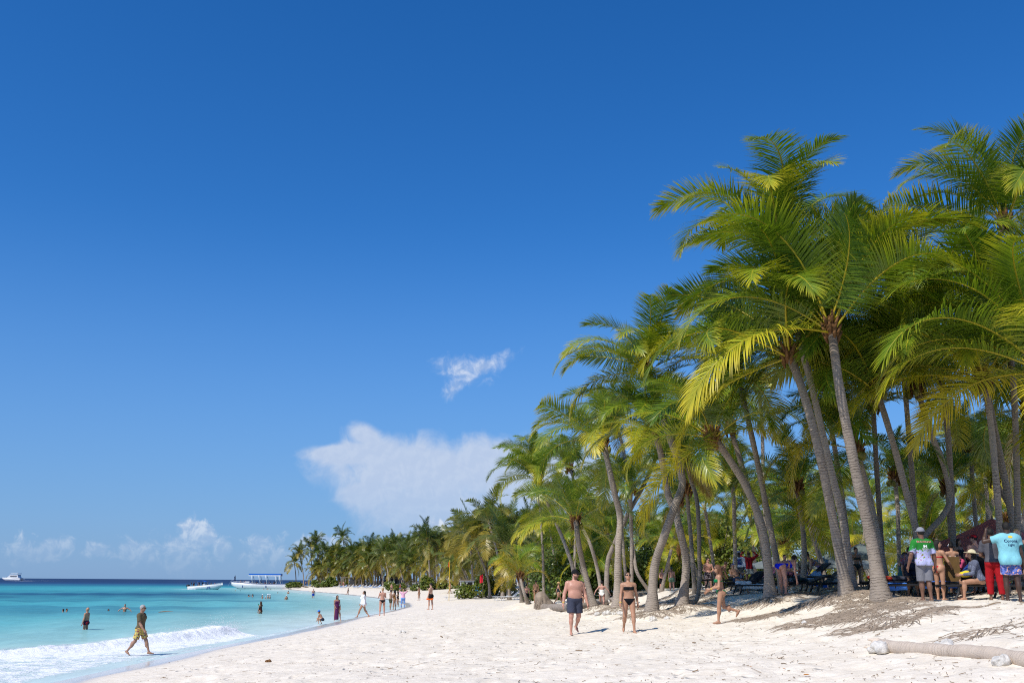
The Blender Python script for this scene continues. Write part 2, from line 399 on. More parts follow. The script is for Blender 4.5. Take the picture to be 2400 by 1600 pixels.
for tr, D, rb, fl, nf, lab, op in PALMS:
    b = at_y(tr[0][0], tr[0][1], D)
    a = b[2] - float(ground(np.array([b[0]]), np.array([b[1]]))[0])
    if abs(a) > 0.03 and tr[0][1] < 1430:
        MOUNDS.append((b[0], b[1], max(-0.1, min(a, 0.35)), 1.0 + rb))
# the eroded bank of roots in front of the two big palms
for px, py, D, a, r in ((1860, 1420, 27.5, 0.10, 1.6), (1990, 1425, 25.5, 0.12, 1.5), (2120, 1440, 23.5, 0.10, 1.4), (2240, 1470, 21, 0.06, 1.0)):
    b = at_y(px, py, D); MOUNDS.append((b[0], b[1], a, r))
ROOTC = []   # root covered ground: x, y, rx, ry, strength
for px, py, rx, ry, s in ((1860, 1430, 1.7, 0.9, 1.0), (1980, 1438, 1.4, 1.0, 1.0), (2060, 1425, 0.9, 1.3, 1.0), (2110, 1452, 1.2, 0.7, 0.9), (2330, 1478, 0.8, 0.25, 0.3),
                          (1562, 1405, 2.6, 2.2, 1.0), (1660, 1408, 1.6, 1.2, 0.7), (1470, 1390, 1.8, 1.6, 0.7), (1800, 1404, 1.6, 1.2, 0.8), (1900, 1392, 0.9, 0.9, 0.8), (1400, 1392, 1.5, 1.5, 0.6)):
    h = hit(px, py); ROOTC.append((h[0], h[1], rx, ry, s))
def root_cover(x, y):
    s = np.zeros(np.shape(x))
    for cx, cy, rx, ry, k in ROOTC: s = np.maximum(s, k * np.exp(-(((x - cx) / rx) ** 2 + ((y - cy) / ry) ** 2)))
    return s

def polar(a0, a1, na, r_list):
    A = np.radians(np.concatenate([np.linspace(a0, -32, 16)[:-1] if a0 < -32 else [], np.linspace(max(a0, -32), min(a1, 32), na), np.linspace(32, a1, 16)[1:] if a1 > 32 else []]))
    rr, aa = np.meshgrid(r_list, A, indexing='ij')
    return rr * np.sin(aa), rr * np.cos(aa)
def grid_faces(nr, na, keep):
    idx = np.arange(nr * na).reshape(nr, na)
    q = np.stack([idx[:-1, :-1], idx[:-1, 1:], idx[1:, 1:], idx[1:, :-1]], -1)
    k = keep[:-1, :-1] | keep[:-1, 1:] | keep[1:, 1:] | keep[1:, :-1]
    q = q[k][:, ::-1]
    used = np.unique(q); rem = np.full(nr * na, -1); rem[used] = np.arange(len(used))
    return rem[q], used

# ------------------------------------------------------------------ sand
rl = np.concatenate([np.exp(np.linspace(math.log(3.0), math.log(70), 430)), np.exp(np.linspace(math.log(70), math.log(900), 110))[1:]])
X, Y = polar(-80, 85, 520, rl)
SD = shore_d(X, Y); Z = ground(X, Y, SD)
dry = sstep(SD, 2.2, 5.0); near = 1 - sstep(np.hypot(X, Y), 60, 130)
lump = (fbm(X * 1.7, Y * 1.7, 3, 3) - 0.5) * 0.11 + (fbm(X * 0.35, Y * 0.35, 3, 9) - 0.5) * 0.16
foot = np.clip(vnoise(X * 2.6, Y * 2.6, 21) - 0.62, 0, 1) * -0.16
Z = Z + dry * near * (lump + foot) + (1 - dry) * sstep(SD, 0.1, 1.5) * (fbm(X * 0.3, Y * 0.3, 2, 5) - 0.5) * 0.03
RC = root_cover(X, Y)
Z = Z + np.clip(RC, 0, 1) * (fbm(X * 3.2, Y * 3.2, 3, 31) - 0.3) * 0.13
def sand_z(x, y):
    """height of the finished sand surface"""
    x = np.atleast_1d(np.asarray(x, float)); y = np.atleast_1d(np.asarray(y, float)); sd = shore_d(x, y)
    d = sstep(sd, 2.2, 5.0); nr = 1 - sstep(np.hypot(x, y), 60, 130)
    z = ground(x, y, sd) + d * nr * ((fbm(x * 1.7, y * 1.7, 3, 3) - 0.5) * 0.11 + (fbm(x * 0.35, y * 0.35, 3, 9) - 0.5) * 0.16 + np.clip(vnoise(x * 2.6, y * 2.6, 21) - 0.62, 0, 1) * -0.16)
    return z + np.clip(root_cover(x, y), 0, 1) * (fbm(x * 3.2, y * 3.2, 3, 31) - 0.3) * 0.13
F_, used = grid_faces(*X.shape, SD > -45)
wk = np.interp(Y, [60, 115], [1.0, 2.6])
wet = 1 - sstep((SD + (fbm(X * 0.25, Y * 0.25, 3, 12) - 0.5) * 1.3 / wk) * wk, 0.8, 2.5)
m_ = bpy.data.materials.new('sand'); m_.use_nodes = True; q = NG(m_.node_tree)
geo = q.node('ShaderNodeNewGeometry'); P = geo.outputs['Position']
wa = q.attr('wet'); ra = q.attr('roots')
n_big = q.noise(P, 0.35, 4, 0.6); n_mid = q.noise(P, 3.0, 5, 0.65); n_fin = q.noise(P, 40, 3, 0.7)
n_med = q.noise(P, 9.0, 4, 0.65)
c = q.mix(q.step(n_mid, 0.3, 0.7), (0.725, 0.64, 0.518), (0.835, 0.758, 0.638))
c = q.mix(q.m('MULTIPLY', q.step(n_med, 0.52, 0.75), 0.35), c, (0.58, 0.51, 0.42))
c = q.mix(q.m('MULTIPLY', q.step(n_big, 0.45, 0.7), 0.3), c, (0.64, 0.58, 0.50))
strand = q.noise(q.vm('MULTIPLY', P, (5.0, 14.0, 5.0)), 1.0, 5, 0.7, 1.2)
patch = q.noise(P, 0.8, 3, 0.6)
deb = q.m('MULTIPLY', q.step(strand, 0.60, 0.69), q.step(patch, 0.45, 0.62))
deb = q.m('MULTIPLY', deb, q.m('SUBTRACT', 1.0, wa))
c = q.mix(q.m('MULTIPLY', deb, 0.75), c, (0.20, 0.15, 0.10))
fibre = q.noise(q.vm('MULTIPLY', P, (22.0, 9.0, 14.0)), 1.0, 5, 0.75, 1.6)
rmask = q.m('MULTIPLY', q.step(q.m('ADD', ra, q.m('MULTIPLY', q.m('SUBTRACT', q.m('ADD', q.m('MULTIPLY', fibre, 0.55), q.m('MULTIPLY', n_mid, 0.45)), 0.5), 4.5)), 1.0, 1.8), 0.6)
c = q.mix(rmask, c, q.mix(fibre, (0.13, 0.10, 0.075), (0.36, 0.30, 0.245)))
c = q.mix(wa, c, (0.60, 0.55, 0.49))
hgt = q.m('ADD', q.m('ADD', q.m('MULTIPLY', n_mid, 0.9), q.m('MULTIPLY', n_med, 0.45)), q.m('ADD', q.m('MULTIPLY', n_fin, 0.12), q.m('MULTIPLY', fibre, q.m('MULTIPLY', ra, 0.5))))
vo = q.node('ShaderNodeTexVoronoi', feature='F1'); q.put(vo.inputs['Vector'], q.vm('MULTIPLY', P, (1.0, 0.72, 0.0))); vo.inputs['Scale'].default_value = 2.7
hgt = q.m('SUBTRACT', hgt, q.m('MULTIPLY', q.step(vo.outputs['Distance'], 0.30, 0.10), q.step(q.noise(P, 0.6, 2, 0.5), 0.42, 0.58, 0.15, 1.0)))
hgt = q.m('MULTIPLY', hgt, q.m('SUBTRACT', 1.0, wa))
nb = q.bump(hgt, 0.8, 0.055)
q.out(q.bsdf(Base_Color=c, Roughness=q.step(wa, 0.2, 0.9, 0.9, 0.16), Specular_IOR_Level=q.step(wa, 0.2, 0.9, 0.15, 0.5), Normal=nb))
SAND = m_
V = np.stack([X.ravel(), Y.ravel(), Z.ravel()], 1)[used]
sand = mesh_obj('beach_sand', V, F_, SAND, smooth=True, attrs={'wet': wet.ravel()[used], 'roots': RC.ravel()[used]})
tag(sand, kind='structure')

# ------------------------------------------------------------------ sea
BR = spline(np.array([(-14.2, 53.0), (-14.6, 50.0), (-15.6, 45), (-17.2, 40), (-19.2, 35.5), (-22, 30), (-26, 22)]), 60)   # crest line of the breaker
def breaker(x, y):
    best = np.full(np.shape(x), 1e9); s = np.zeros(np.shape(x)); side = np.zeros(np.shape(x)); L = len(BR) - 1
    for i in range(L):
        (ax, ay), (bx, by) = BR[i], BR[i + 1]; dx, dy = bx - ax, by - ay
        t = np.clip(((x - ax) * dx + (y - ay) * dy) / (dx * dx + dy * dy), 0, 1)
        ex, ey = x - ax - t * dx, y - ay - t * dy; qd = np.hypot(ex, ey); up = qd < best
        best = np.where(up, qd, best); s = np.where(up, (i + t) / L, s); side = np.where(up, np.sign(dx * ey - dy * ex), side)
    return best * side, s      # positive towards the beach
rl = np.concatenate([np.exp(np.linspace(math.log(14), math.log(26), 50)), np.exp(np.linspace(math.log(26), math.log(70), 330))[1:], np.exp(np.linspace(math.log(70), math.log(420), 240))[1:], np.exp(np.linspace(math.log(420), math.log(60000), 70))[1:]])
A = np.radians(np.concatenate([np.linspace(-85, -33, 16)[:-1], np.linspace(-33, 6, 470), np.linspace(6, 80, 40)[1:]]))
rr, aa = np.meshgrid(rl, A, indexing='ij'); X, Y = rr * np.sin(aa), rr * np.cos(aa)
SD = shore_d(X, Y)
bd, bs = breaker(X, Y)
fad = 1 - sstep(rr, 120, 500); nsh = 1 - np.exp(np.minimum(SD, 0) / 4.0)
Zw = fad * nsh * (0.05 * np.sin(0.95 * X + 0.32 * Y + 2 * fbm(X * 0.1, Y * 0.1, 2, 2)) + 0.16 * (fbm(X * 0.35 + Y * 0.1, Y * 0.22, 4, 6) - 0.5))
env = np.interp(bs, [0, 0.03, 0.09, 0.25, 0.5, 0.75, 1], [0, 0.44, 0.62, 0.38, 0.22, 0.15, 0.08])
front = np.where(bd > 0, np.exp(-(bd / 0.75) ** 2), np.exp(-(bd / 2.4) ** 2))
crest = env * front * (0.8 + 0.35 * (fbm(X * 1.2, Y * 1.2, 3, 41) - 0.3))
Zw = Zw + crest
wash = np.exp(-np.maximum(SD + 0.2, -50) ** 2 / 40.0)
foam = np.zeros(X.shape)
inzone = sstep(bd, -0.5, 0.35) * (1 - sstep(SD, -1.3, -0.1)) * sstep(bs, 0.0, 0.03)
inzone = inzone * (bs < 0.999)
foam = np.maximum(foam, inzone * (0.90 - 0.24 * sstep(bd, 0.6, 4.5)))
foam = np.maximum(foam, np.clip(env * 2.6, 0, 1) * np.exp(-(bd / 0.8) ** 2))
Zw = Zw + np.clip(foam, 0, 1) * (fbm(X * 3.4, Y * 3.4, 3, 55) - 0.5) * (0.05 + 0.16 * np.clip(env * 2, 0, 1) * np.exp(-(bd / 0.9) ** 2))
edge = np.exp(-((SD + 0.35) / 0.28) ** 2) * np.where(Y > 50, 0.62, 0.55)
foam = np.maximum(foam, edge * (vnoise(X * 0.3, Y * 0.15, 77) > 0.3))
far_l = np.exp(-((SD + 3.5 + 3 * vnoise(X * 0.05, Y * 0.05, 8)) / 0.8) ** 2) * sstep(Y, 100, 150) * 0.62
foam = np.maximum(foam, far_l * (vnoise(X * 0.06, Y * 0.06, 15) > 0.42))
Zw = np.where(SD > 0, np.maximum(Zw * 0.2, 0) + 0.0, Zw)
# wakes of the two moving boats
def wake(x0, y0, x1, y1, w0, w1, k):
    dx, dy = x1 - x0, y1 - y0; L = dx * dx + dy * dy
    t = np.clip(((X - x0) * dx + (Y - y0) * dy) / L, 0, 1)
    qd = np.hypot(X - x0 - t * dx, Y - y0 - t * dy); w = w0 + (w1 - w0) * t
    return np.exp(-(qd / w) ** 2) * k * (1 - 0.55 * t)
p0 = at_z(447, 1380.5, 0); p1 = at_z(405, 1380, 0); foam = np.maximum(foam, wake(p0[0], p0[1], p1[0], p1[1], 2.2, 3.0, 0.9))
p0 = at_z(510, 1369, 0); p1 = at_z(700, 1370, 0); foam = np.maximum(foam, wake(p0[0], p0[1], p1[0], p1[1], 5, 7, 0.62) * (X < -60))
p0 = at_z(52, 1360.3, 0); p1 = at_z(112, 1360.2, 0); foam = np.maximum(foam, wake(p0[0], p0[1], p1[0], p1[1], 16, 26, 1.0))
for px, py, ln in ((235, 1376, 34), (330, 1377.5, 26), (180, 1370, 60), (700, 1385, 20)):
    p0 = at_z(px, py, 0); p1 = at_z(px + ln, py + 0.3, 0); foam = np.maximum(foam, wake(p0[0], p0[1], p1[0], p1[1], 2.5, 2.5, 0.55))
# colour of the water over its bed
wob = (fbm(X * 0.03, Y * 0.03, 3, 61) - 0.5)
key = -SD + wob * np.clip(-SD, 0, 60) * 0.35
stops = [(-5, (214, 226, 222)), (0.0, (205, 226, 224)), (3, (192, 217, 210)), (9, (152, 204, 201)), (20, (103, 190, 194)), (38, (70, 178, 187)), (70, (48, 168, 181)), (120, (40, 158, 176)), (190, (24, 118, 154)), (300, (14, 70, 124)), (600, (8, 48, 98)), (5000, (7, 42, 92))]
xs = [a for a, b in stops]; cols = np.array([lin(b) for a, b in stops])
WC = np.stack([np.interp(key, xs, cols[:, k]) for k in range(3)], -1)
# dark sea-grass patches on the bed
pn = fbm(X * 0.02, Y * 0.06, 4, 71)
gr = np.exp(-((rr - 200 + 60 * (pn - 0.5)) / 34) ** 2) * sstep(-SD, 10, 28) * (0.55 + 1.1 * pn)
gr = np.maximum(gr, np.exp(-((rr - 470) / 90) ** 2) * 0.75 * sstep(-SD, 60, 120) * (0.3 + pn))
gr = np.maximum(gr, 0.45 * sstep(pn, 0.56, 0.66) * sstep(-SD, 7, 22) * (rr < 170) * sstep(rr, 70, 100))
gr = np.clip(gr, 0, 1)[..., None]
WC = WC * (1 - gr) + gr * np.array(lin((14, 98, 134)))
lum = WC.mean(-1, keepdims=True); WC = (lum + (WC - lum) * 0.93) * np.interp(key, [0, 10, 30], [0.88, 0.82, 0.77])[..., None]
F_, used = grid_faces(*X.shape, SD < 0.05)
m_ = bpy.data.materials.new('sea_water'); m_.use_nodes = True; q = NG(m_.node_tree)
geo = q.node('ShaderNodeNewGeometry'); P = geo.outputs['Position']
wc = q.attr('Col', 'Color'); fo = q.attr('foam'); ds = q.attr('dist')
n_s = q.noise(q.vm('MULTIPLY', P, (0.55, 0.22, 1.0)), 1.0, 6, 0.62, 0.6)
n_l = q.noise(q.vm('MULTIPLY', P, (0.05, 0.016, 1.0)), 1.0, 4, 0.55, 0.3)
v = q.m('ADD', q.step(n_s, 0.3, 0.7, 0.9, 1.1, False), q.step(n_l, 0.3, 0.7, -0.1, 0.1, False))
c = q.mix(1.0, wc, q.comb(v, v, v), 'MULTIPLY')
fn = q.noise(q.vm('MULTIPLY', P, (1.0, 0.8, 1.0)), 1.3, 7, 0.68, 1.0)
fn2 = q.noise(P, 7.0, 4, 0.7, 0.5)
fm = q.m('ADD', fo, q.m('MULTIPLY', q.m('SUBTRACT', q.m('ADD', q.m('MULTIPLY', fn, 0.62), q.m('MULTIPLY', fn2, 0.38)), 0.5), 2.4))
fmask = q.m('MULTIPLY', q.step(fm, 0.36, 0.82), q.step(fo, 0.04, 0.25))
c = q.mix(fmask, c, (0.84, 0.86, 0.88))
w1 = q.noise(q.vm('MULTIPLY', P, (1.0, 0.45, 1.0)), 1.1, 5, 0.6, 0.4)
w2 = q.noise(q.vm('MULTIPLY', P, (1.0, 0.45, 1.0)), 0.16, 4, 0.6, 0.2)
hh = q.m('ADD', q.m('MULTIPLY', w1, 0.35), q.m('MULTIPLY', w2, 1.6))
hh = q.m('ADD', hh, q.m('MULTIPLY', fn2, q.m('MULTIPLY', fmask, 0.35)))
nb = q.bump(hh, 0.55, 0.35)
df = q.node('ShaderNodeBsdfDiffuse'); q.put(df.inputs[0], c); q.put(df.inputs['Normal'], nb)
gl = q.node('ShaderNodeBsdfGlossy'); gl.inputs['Roughness'].default_value = 0.14; q.put(gl.inputs['Normal'], nb)
fz = q.node('ShaderNodeFresnel'); fz.inputs[0].default_value = 1.33; q.put(fz.inputs['Normal'], nb)
# wave slopes keep the sea from ever becoming a full mirror at grazing view
fac = q.m('MULTIPLY', q.m('MINIMUM', fz.outputs[0], 0.17), q.m('SUBTRACT', 1.0, fmask))
mxs = q.node('ShaderNodeMixShader'); q.put(mxs.inputs[0], fac); q.l.new(df.outputs[0], mxs.inputs[1]); q.l.new(gl.outputs[0], mxs.inputs[2]); q.out(mxs.outputs[0])
V = np.stack([X.ravel(), Y.ravel(), Zw.ravel()], 1)[used]
sea = mesh_obj('sea_water', V, F_, m_, smooth=True, attrs={'Col': WC.reshape(-1, 3)[used], 'foam': np.clip(foam, 0, 1).ravel()[used], 'dist': rr.ravel()[used]})
tag(sea, kind='structure')
# ------------------------------------------------------------------ palm materials
def leaf_material(name, green1, green2, yellow, dry=0.25, trans=0.35):
    m_ = bpy.data.materials.new(name); m_.use_nodes = True; q = NG(m_.node_tree)
    a = q.node('ShaderNodeAttribute', attribute_name='Col'); sp = q.node('ShaderNodeSeparateColor'); q.l.new(a.outputs['Color'], sp.inputs[0])
    oi = q.node('ShaderNodeObjectInfo')
    rnd = oi.outputs['Random']
    c = q.mix(q.m('ADD', q.m('MULTIPLY', sp.outputs[1], 0.6), q.m('MULTIPLY', rnd, 0.4)), green1, green2)
    yf = q.m('MULTIPLY', q.step(q.m('ADD', sp.outputs[0], q.m('MULTIPLY', rnd, 0.5)), 0.55, 1.35), dry, clamp=True)
    c = q.mix(yf, c, yellow)
    c = q.mix(sp.outputs[2], c, tuple(np.array(yellow) * 0.85))
    p_ = q.bsdf(Base_Color=c, Roughness=0.36, Specular_IOR_Level=0.5)
    t_ = q.node('ShaderNodeBsdfTranslucent'); q.l.new(q.mix(1.0, c, (1.25, 1.3, 0.55), 'MULTIPLY'), t_.inputs[0])
    x = q.node('ShaderNodeMixShader'); x.inputs[0].default_value = trans
    q.l.new(p_, x.inputs[1]); q.l.new(t_.outputs[0], x.inputs[2]); q.out(x.outputs[0])
    return m_
LEAF = leaf_material('palm_frond', (0.048, 0.112, 0.012), (0.26, 0.35, 0.022), (0.74, 0.57, 0.035), 0.78, 0.27)
LEAFY = leaf_material('palm_frond_yellow', (0.16, 0.20, 0.018), (0.34, 0.33, 0.024), (0.70, 0.46, 0.025), 1.0)
LEAFD = leaf_material('palm_frond_far', (0.060, 0.100, 0.022), (0.150, 0.185, 0.028), (0.42, 0.29, 0.04), 0.75, 0.28)
DRYF = leaf_material('palm_frond_dry', (0.30, 0.20, 0.07), (0.36, 0.24, 0.08), (0.42, 0.25, 0.05), 1.0, 0.2)

def bark_material(name='palm_bark', k=1.0, rk=1.0):
    m_ = bpy.data.materials.new(name); m_.use_nodes = True; q = NG(m_.node_tree)
    L = q.attr('len'); tcn = q.node('ShaderNodeTexCoord'); P = tcn.outputs['Object']
    oi = q.node('ShaderNodeObjectInfo')
    n = q.noise(P, 5.0, 5, 0.65); nf = q.noise(q.vm('MULTIPLY', P, (14.0, 14.0, 40.0)), 1.0, 5, 0.7)
    ph = q.m('ADD', q.m('MULTIPLY', L, 13.5), q.m('MULTIPLY', n, 3.0))
    fr = q.m('FRACT', ph)
    ring = q.step(fr, 0.0, q.step(nf, 0.3, 0.7, 0.2, 0.5, False), 0.0, 1.0)
    c = q.mix(n, (0.27, 0.215, 0.165), (0.49, 0.415, 0.345))
    c = q.mix(q.m('MULTIPLY', nf, 0.5), c, (0.25, 0.215, 0.18))
    patchy = q.step(q.noise(P, 1.7, 3, 0.6), 0.35, 0.65, 0.25 * rk, rk)
    c = q.mix(q.m('MULTIPLY', q.m('SUBTRACT', 1.0, ring), patchy), c, (0.125, 0.098, 0.078))
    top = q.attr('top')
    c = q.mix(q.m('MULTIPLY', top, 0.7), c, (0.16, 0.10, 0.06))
    dk = q.step(oi.outputs['Random'], 0, 1, 0.72 * k, 1.12 * k, False)
    c = q.mix(1.0, c, q.comb(dk, dk, dk), 'MULTIPLY')
    h = q.m('ADD', q.m('MULTIPLY', ring, q.m('MULTIPLY', patchy, 0.6)), q.m('MULTIPLY', nf, 0.5))
    q.out(q.bsdf(Base_Color=c, Roughness=0.9, Specular_IOR_Level=0.15, Normal=q.bump(h, 0.8, 0.025)))
    return m_
BARK = bark_material(); PALEBARK = bark_material('bleached_palm_log', 2.1, 0.3)
HUSK = mat('palm_husk', (0.17, 0.085, 0.035), 0.9, 0.1, noise=0.5, nscale=14, bump=0.6)
FIBRE = mat('root_fibre', (0.29, 0.23, 0.175), 0.95, 0.1, noise=0.35, nscale=3)
NUT = mat('coconut_green', (0.20, 0.19, 0.04), 0.5, 0.3, noise=0.3)

# ------------------------------------------------------------------ fronds
def frond_mesh(name, L, e0, e1, pairs, seed, age=0.0, lw=0.031, seg=4, material=None, hang=0.0, curl=0.0):
    r = np.random.default_rng(seed)
    n = 26; t = np.linspace(0, 1, n)
    ang = np.radians(e0 + (e1 - e0) * t ** 1.7)
    d = np.stack([np.cos(ang), curl * t ** 2 * np.ones(n), np.sin(ang)], 1); d /= np.linalg.norm(d, axis=1)[:, None]
    P = np.vstack([[0, 0, 0], np.cumsum((d[:-1] + d[1:]) / 2, 0)]) * L / (n - 1)
    rad = 0.030 * (1 - t) ** 0.8 * L / 4.2 + 0.006
    V0, F0 = tube_geo(P, rad, 4, False, 0.7); V0 = np.array(V0)
    C0 = np.tile((0.4 * age, 0.5, 0.85), (len(V0), 1))
    nrm = lambda a: a / (np.linalg.norm(a, axis=1)[:, None] + 1e-9)
    u = 0.12 + 0.88 * ((np.arange(pairs) + 0.5) / pairs) ** 0.94
    u = np.repeat(u, 2); s = np.tile((1.0, -1.0), pairs); keep = r.random(len(u)) > 0.035
    clump = 1 + 0.12 * np.sin(u * 37 + seed) * (s > 0) + 0.12 * np.sin(u * 31 + 2 * seed) * (s < 0)
    u, s, clump = u[keep], s[keep], clump[keep]; m = len(u)
    k = u * (n - 1); j = np.minimum(k.astype(int), n - 2); f = (k - j)[:, None]
    p = P[j] * (1 - f) + P[j + 1] * f; T = nrm(d[j] * (1 - f) + d[j + 1] * f)
    S = np.tile((0, -1.0, 0), (m, 1)); S = nrm(S - T * (S * T).sum(1)[:, None]); N = np.cross(S, T)
    ll = L * 0.262 * np.interp(u, [0.12, 0.2, 0.4, 0.7, 0.9, 1.0], [0.5, 0.85, 1.0, 0.88, 0.62, 0.36]) * r.uniform(0.85, 1.1, m)
    a = np.radians(np.interp(u, [0.1, 0.5, 0.85, 1.0], [74, 60, 44, 16])) + r.normal(0, 0.06, m)
    v = R(24) * (1 - 0.6 * u) + r.normal(0, 0.11, m) + r.uniform(-0.15, 0.15) * s
    tw = r.uniform(-0.25, 0.25) * u
    Sd = S * (s * np.cos(tw))[:, None] + N * (np.sin(tw) * s)[:, None]
    dr = np.cos(a)[:, None] * T + np.sin(a)[:, None] * (Sd * np.cos(v)[:, None] + N * np.sin(v)[:, None])
    drop = (0.16 + 0.3 * r.random(m) + 1.6 * hang * np.interp(u, [0.1, 0.5], [0.6, 1.0])) * (0.35 + 0.65 * np.abs(np.sin(a))) * clump
    q0 = p.copy(); var = r.random(m); w0 = lw * r.uniform(0.8, 1.2, m); rows = []; cols = []
    for i in range(seg + 1):
        x = i / seg
        Wd = nrm(T - dr * (T * dr).sum(1)[:, None]); wv = (w0 * (0.6 + 2.0 * x * (1 - x)) * (1 - x ** 3) + 0.002)[:, None]
        rows += [q0 - Wd * wv / 2, q0 + Wd * wv / 2]; cc = np.stack([x * 0.5 + u * 0.35 + age, var, np.zeros(m)], 1); cols += [cc, cc]
        dr = nrm(dr + np.array([0, 0, -1.0]) * (drop / seg * (0.4 + x))[:, None]); q0 = q0 + dr * (ll / seg)[:, None]
    w = 2 * (seg + 1); V = np.stack(rows, 1).reshape(-1, 3); C = np.stack(cols, 1).reshape(-1, 3)
    b = np.arange(m)[:, None] * w + len(V0)
    F = np.concatenate([np.stack([b[:, 0] + 2 * i, b[:, 0] + 2 * i + 1, b[:, 0] + 2 * i + 3, b[:, 0] + 2 * i + 2], 1) for i in range(seg)])
    F = np.vstack([np.array(F0), F])
    o = mesh_obj(name, np.vstack([V0, V]), F, material, attrs={'Col': np.vstack([C0, C])}); me = o.data; bpy.data.objects.remove(o)
    return me
# classes of age: young spears stand up, old fronds hang
CLS = [(84, 50, -0.25), (75, -8, -0.2), (62, -38, -0.12), (47, -60, -0.05), (30, -72, 0.06), (10, -76, 0.18), (-15, -80, 0.32), (-46, -86, 0.5)]
FR = {}
for k, (e0, e1, age) in enumerate(CLS):
    FR[k] = [frond_mesh('frond', 4.2 * (0.68 if k == 0 else 0.9 if k == 1 else 1.0), e0, e1, 104, 100 + 10 * k + j, age, material=LEAF, hang=(0, 0, 0.06, 0.16, 0.34, 0.5, 0.4, 0.15)[k] + 0.08 * j, curl=(0.05, 0.5, -0.45)[j]) for j in range(3)]
FRD = [frond_mesh('frond', 3.0, -50, -88, 60, 700 + j, 0.4, lw=0.03, material=DRYF, hang=0.5) for j in range(2)]
FRY = {k: [frond_mesh('frond', 4.2 * (0.68 if k == 0 else 0.9 if k == 1 else 1.0), e0, e1, 56, 300 + 10 * k + j, age + 0.2, lw=0.05, material=LEAFY, curl=(0.3, -0.3)[j]) for j in range(2)] for k, (e0, e1, age) in enumerate(CLS)}
FRL = {k: [frond_mesh('frond', 4.2, e0, e1, 40, 500 + 10 * k + j, age, lw=0.085, seg=2, material=LEAFD, curl=(0.4, -0.4)[j]) for j in range(2)] for k, (e0, e1, age) in enumerate(CLS)}
GA = PI * (3 - math.sqrt(5))

def trunk_geo(P, r0, r1, sides=10, ringed=True, flare=1.0):
    L = np.concatenate([[0], np.cumsum(np.linalg.norm(np.diff(P, axis=0), axis=1))]); H = L[-1]
    x = L / H
    rad = r1 + (r0 * 0.55 - r1) * (1 - x) ** 1.1 + flare * r0 * 0.62 * np.exp(-L / (r0 * 1.5)) 
    rad = rad * (1 + 0.03 * np.sin(L * 5 + P[0][0]))
    if ringed: rad = rad * (1 + 0.03 * ((np.arange(len(P)) % 2) * 2 - 1) * (x > 0.02))
    V, F = tube_geo(P, rad, sides, True)
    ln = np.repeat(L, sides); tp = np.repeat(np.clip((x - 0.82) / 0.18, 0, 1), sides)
    return V, F, ln, tp
def make_palm(P, r0, r1, fl, nf, label, group=None, op=None, seed=0, sets=None, sides=10, name='coconut_palm', husk=True, crown_only=False):
    op = op or {}
    r = np.random.default_rng(seed)
    base = P[0].copy()
    root = empty(name, base, 0, label, 'palm tree', group)
    V, F, ln, tp = trunk_geo(P - base, r0, r1, sides)
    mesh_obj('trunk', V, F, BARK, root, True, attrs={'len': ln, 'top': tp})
    top = P[-1] - base; T = P[-1] - P[-3]; T /= np.linalg.norm(T)
    tilt = Vector((0, 0, 1)).rotation_difference(Vector(T * 0.45 + np.array([0, 0, 0.75]))).to_matrix().to_4x4()
    sets = sets or (FRY if op.get('yellow') else FR)
    s = fl / 4.2
    a0 = r.uniform(0, 2 * PI)
    nf = int(nf * 0.76)
    for i in range(nf):
        x = (i + 0.5) / nf
        k = int(op.get('up', 0) + np.interp(x, [0, 0.08, 0.22, 0.42, 0.62, 0.8, 0.93, 1.0], [0.4, 1.0, 1.8, 2.6, 3.4, 4.3, 5.4, 6.8 if not op.get('hang') else 7.9]) + r.uniform(-0.35, 0.35))
        if op.get('hang'): k += (x > 0.3)
        k = max(0, min(7, k))
        me = sets[k][r.integers(len(sets[k]))]
        if sets is FR and i >= nf - 2 and r.random() < 0.16: me = FRD[r.integers(2)]
        o = bpy.data.objects.new('frond', me); COL.objects.link(o); o.parent = root
        az_ = a0 + i * GA + r.normal(0, 0.18); az_ = az_ - 0.3 * math.sin(az_ - PI)
        ss = s * r.uniform(0.86, 1.1)
        off = Vector(top) + Vector((math.cos(az_), math.sin(az_), 0)) * 0.09 + Vector((0, 0, 0.12 - 0.3 * x))
        o.matrix_basis = Matrix.Translation(off) @ tilt @ Matrix.Rotation(az_, 4, 'Z') @ Matrix.Rotation(r.normal(0, 0.10), 4, 'Y') @ Matrix.Rotation(r.normal(0, 0.28), 4, 'X') @ Matrix.Scale(ss, 4)
    if husk:
        b = MB()
        for i in range(16):
            a = i * GA; z = -0.32 + 0.55 * (i / 16)
            c = top + np.array([math.cos(a) * 0.13, math.sin(a) * 0.13, z])
            b.tube([c + (0, 0, -0.16), c + (math.cos(a) * 0.05, math.sin(a) * 0.05, 0.02), c + (math.cos(a) * 0.16, math.sin(a) * 0.16, 0.2)], [0.03, 0.06, 0.02], 5)
        b.tube([top + (0, 0, -0.3), top, top + (0, 0, 0.35)], [r1 * 1.1, r1 * 1.7, 0.05], 8)
        b.build('leaf_sheath', HUSK, root, True)
        if r.random() < 0.45:
            for i in range(r.integers(3, 7)):
                a = r.uniform(0, 2 * PI); c = top + np.array([math.cos(a) * 0.26, math.sin(a) * 0.26, -0.28 - 0.14 * r.random()])
                MB().ball(c, (0.095, 0.095, 0.125), 7, 5).build('coconut', NUT, root, True)
    return root
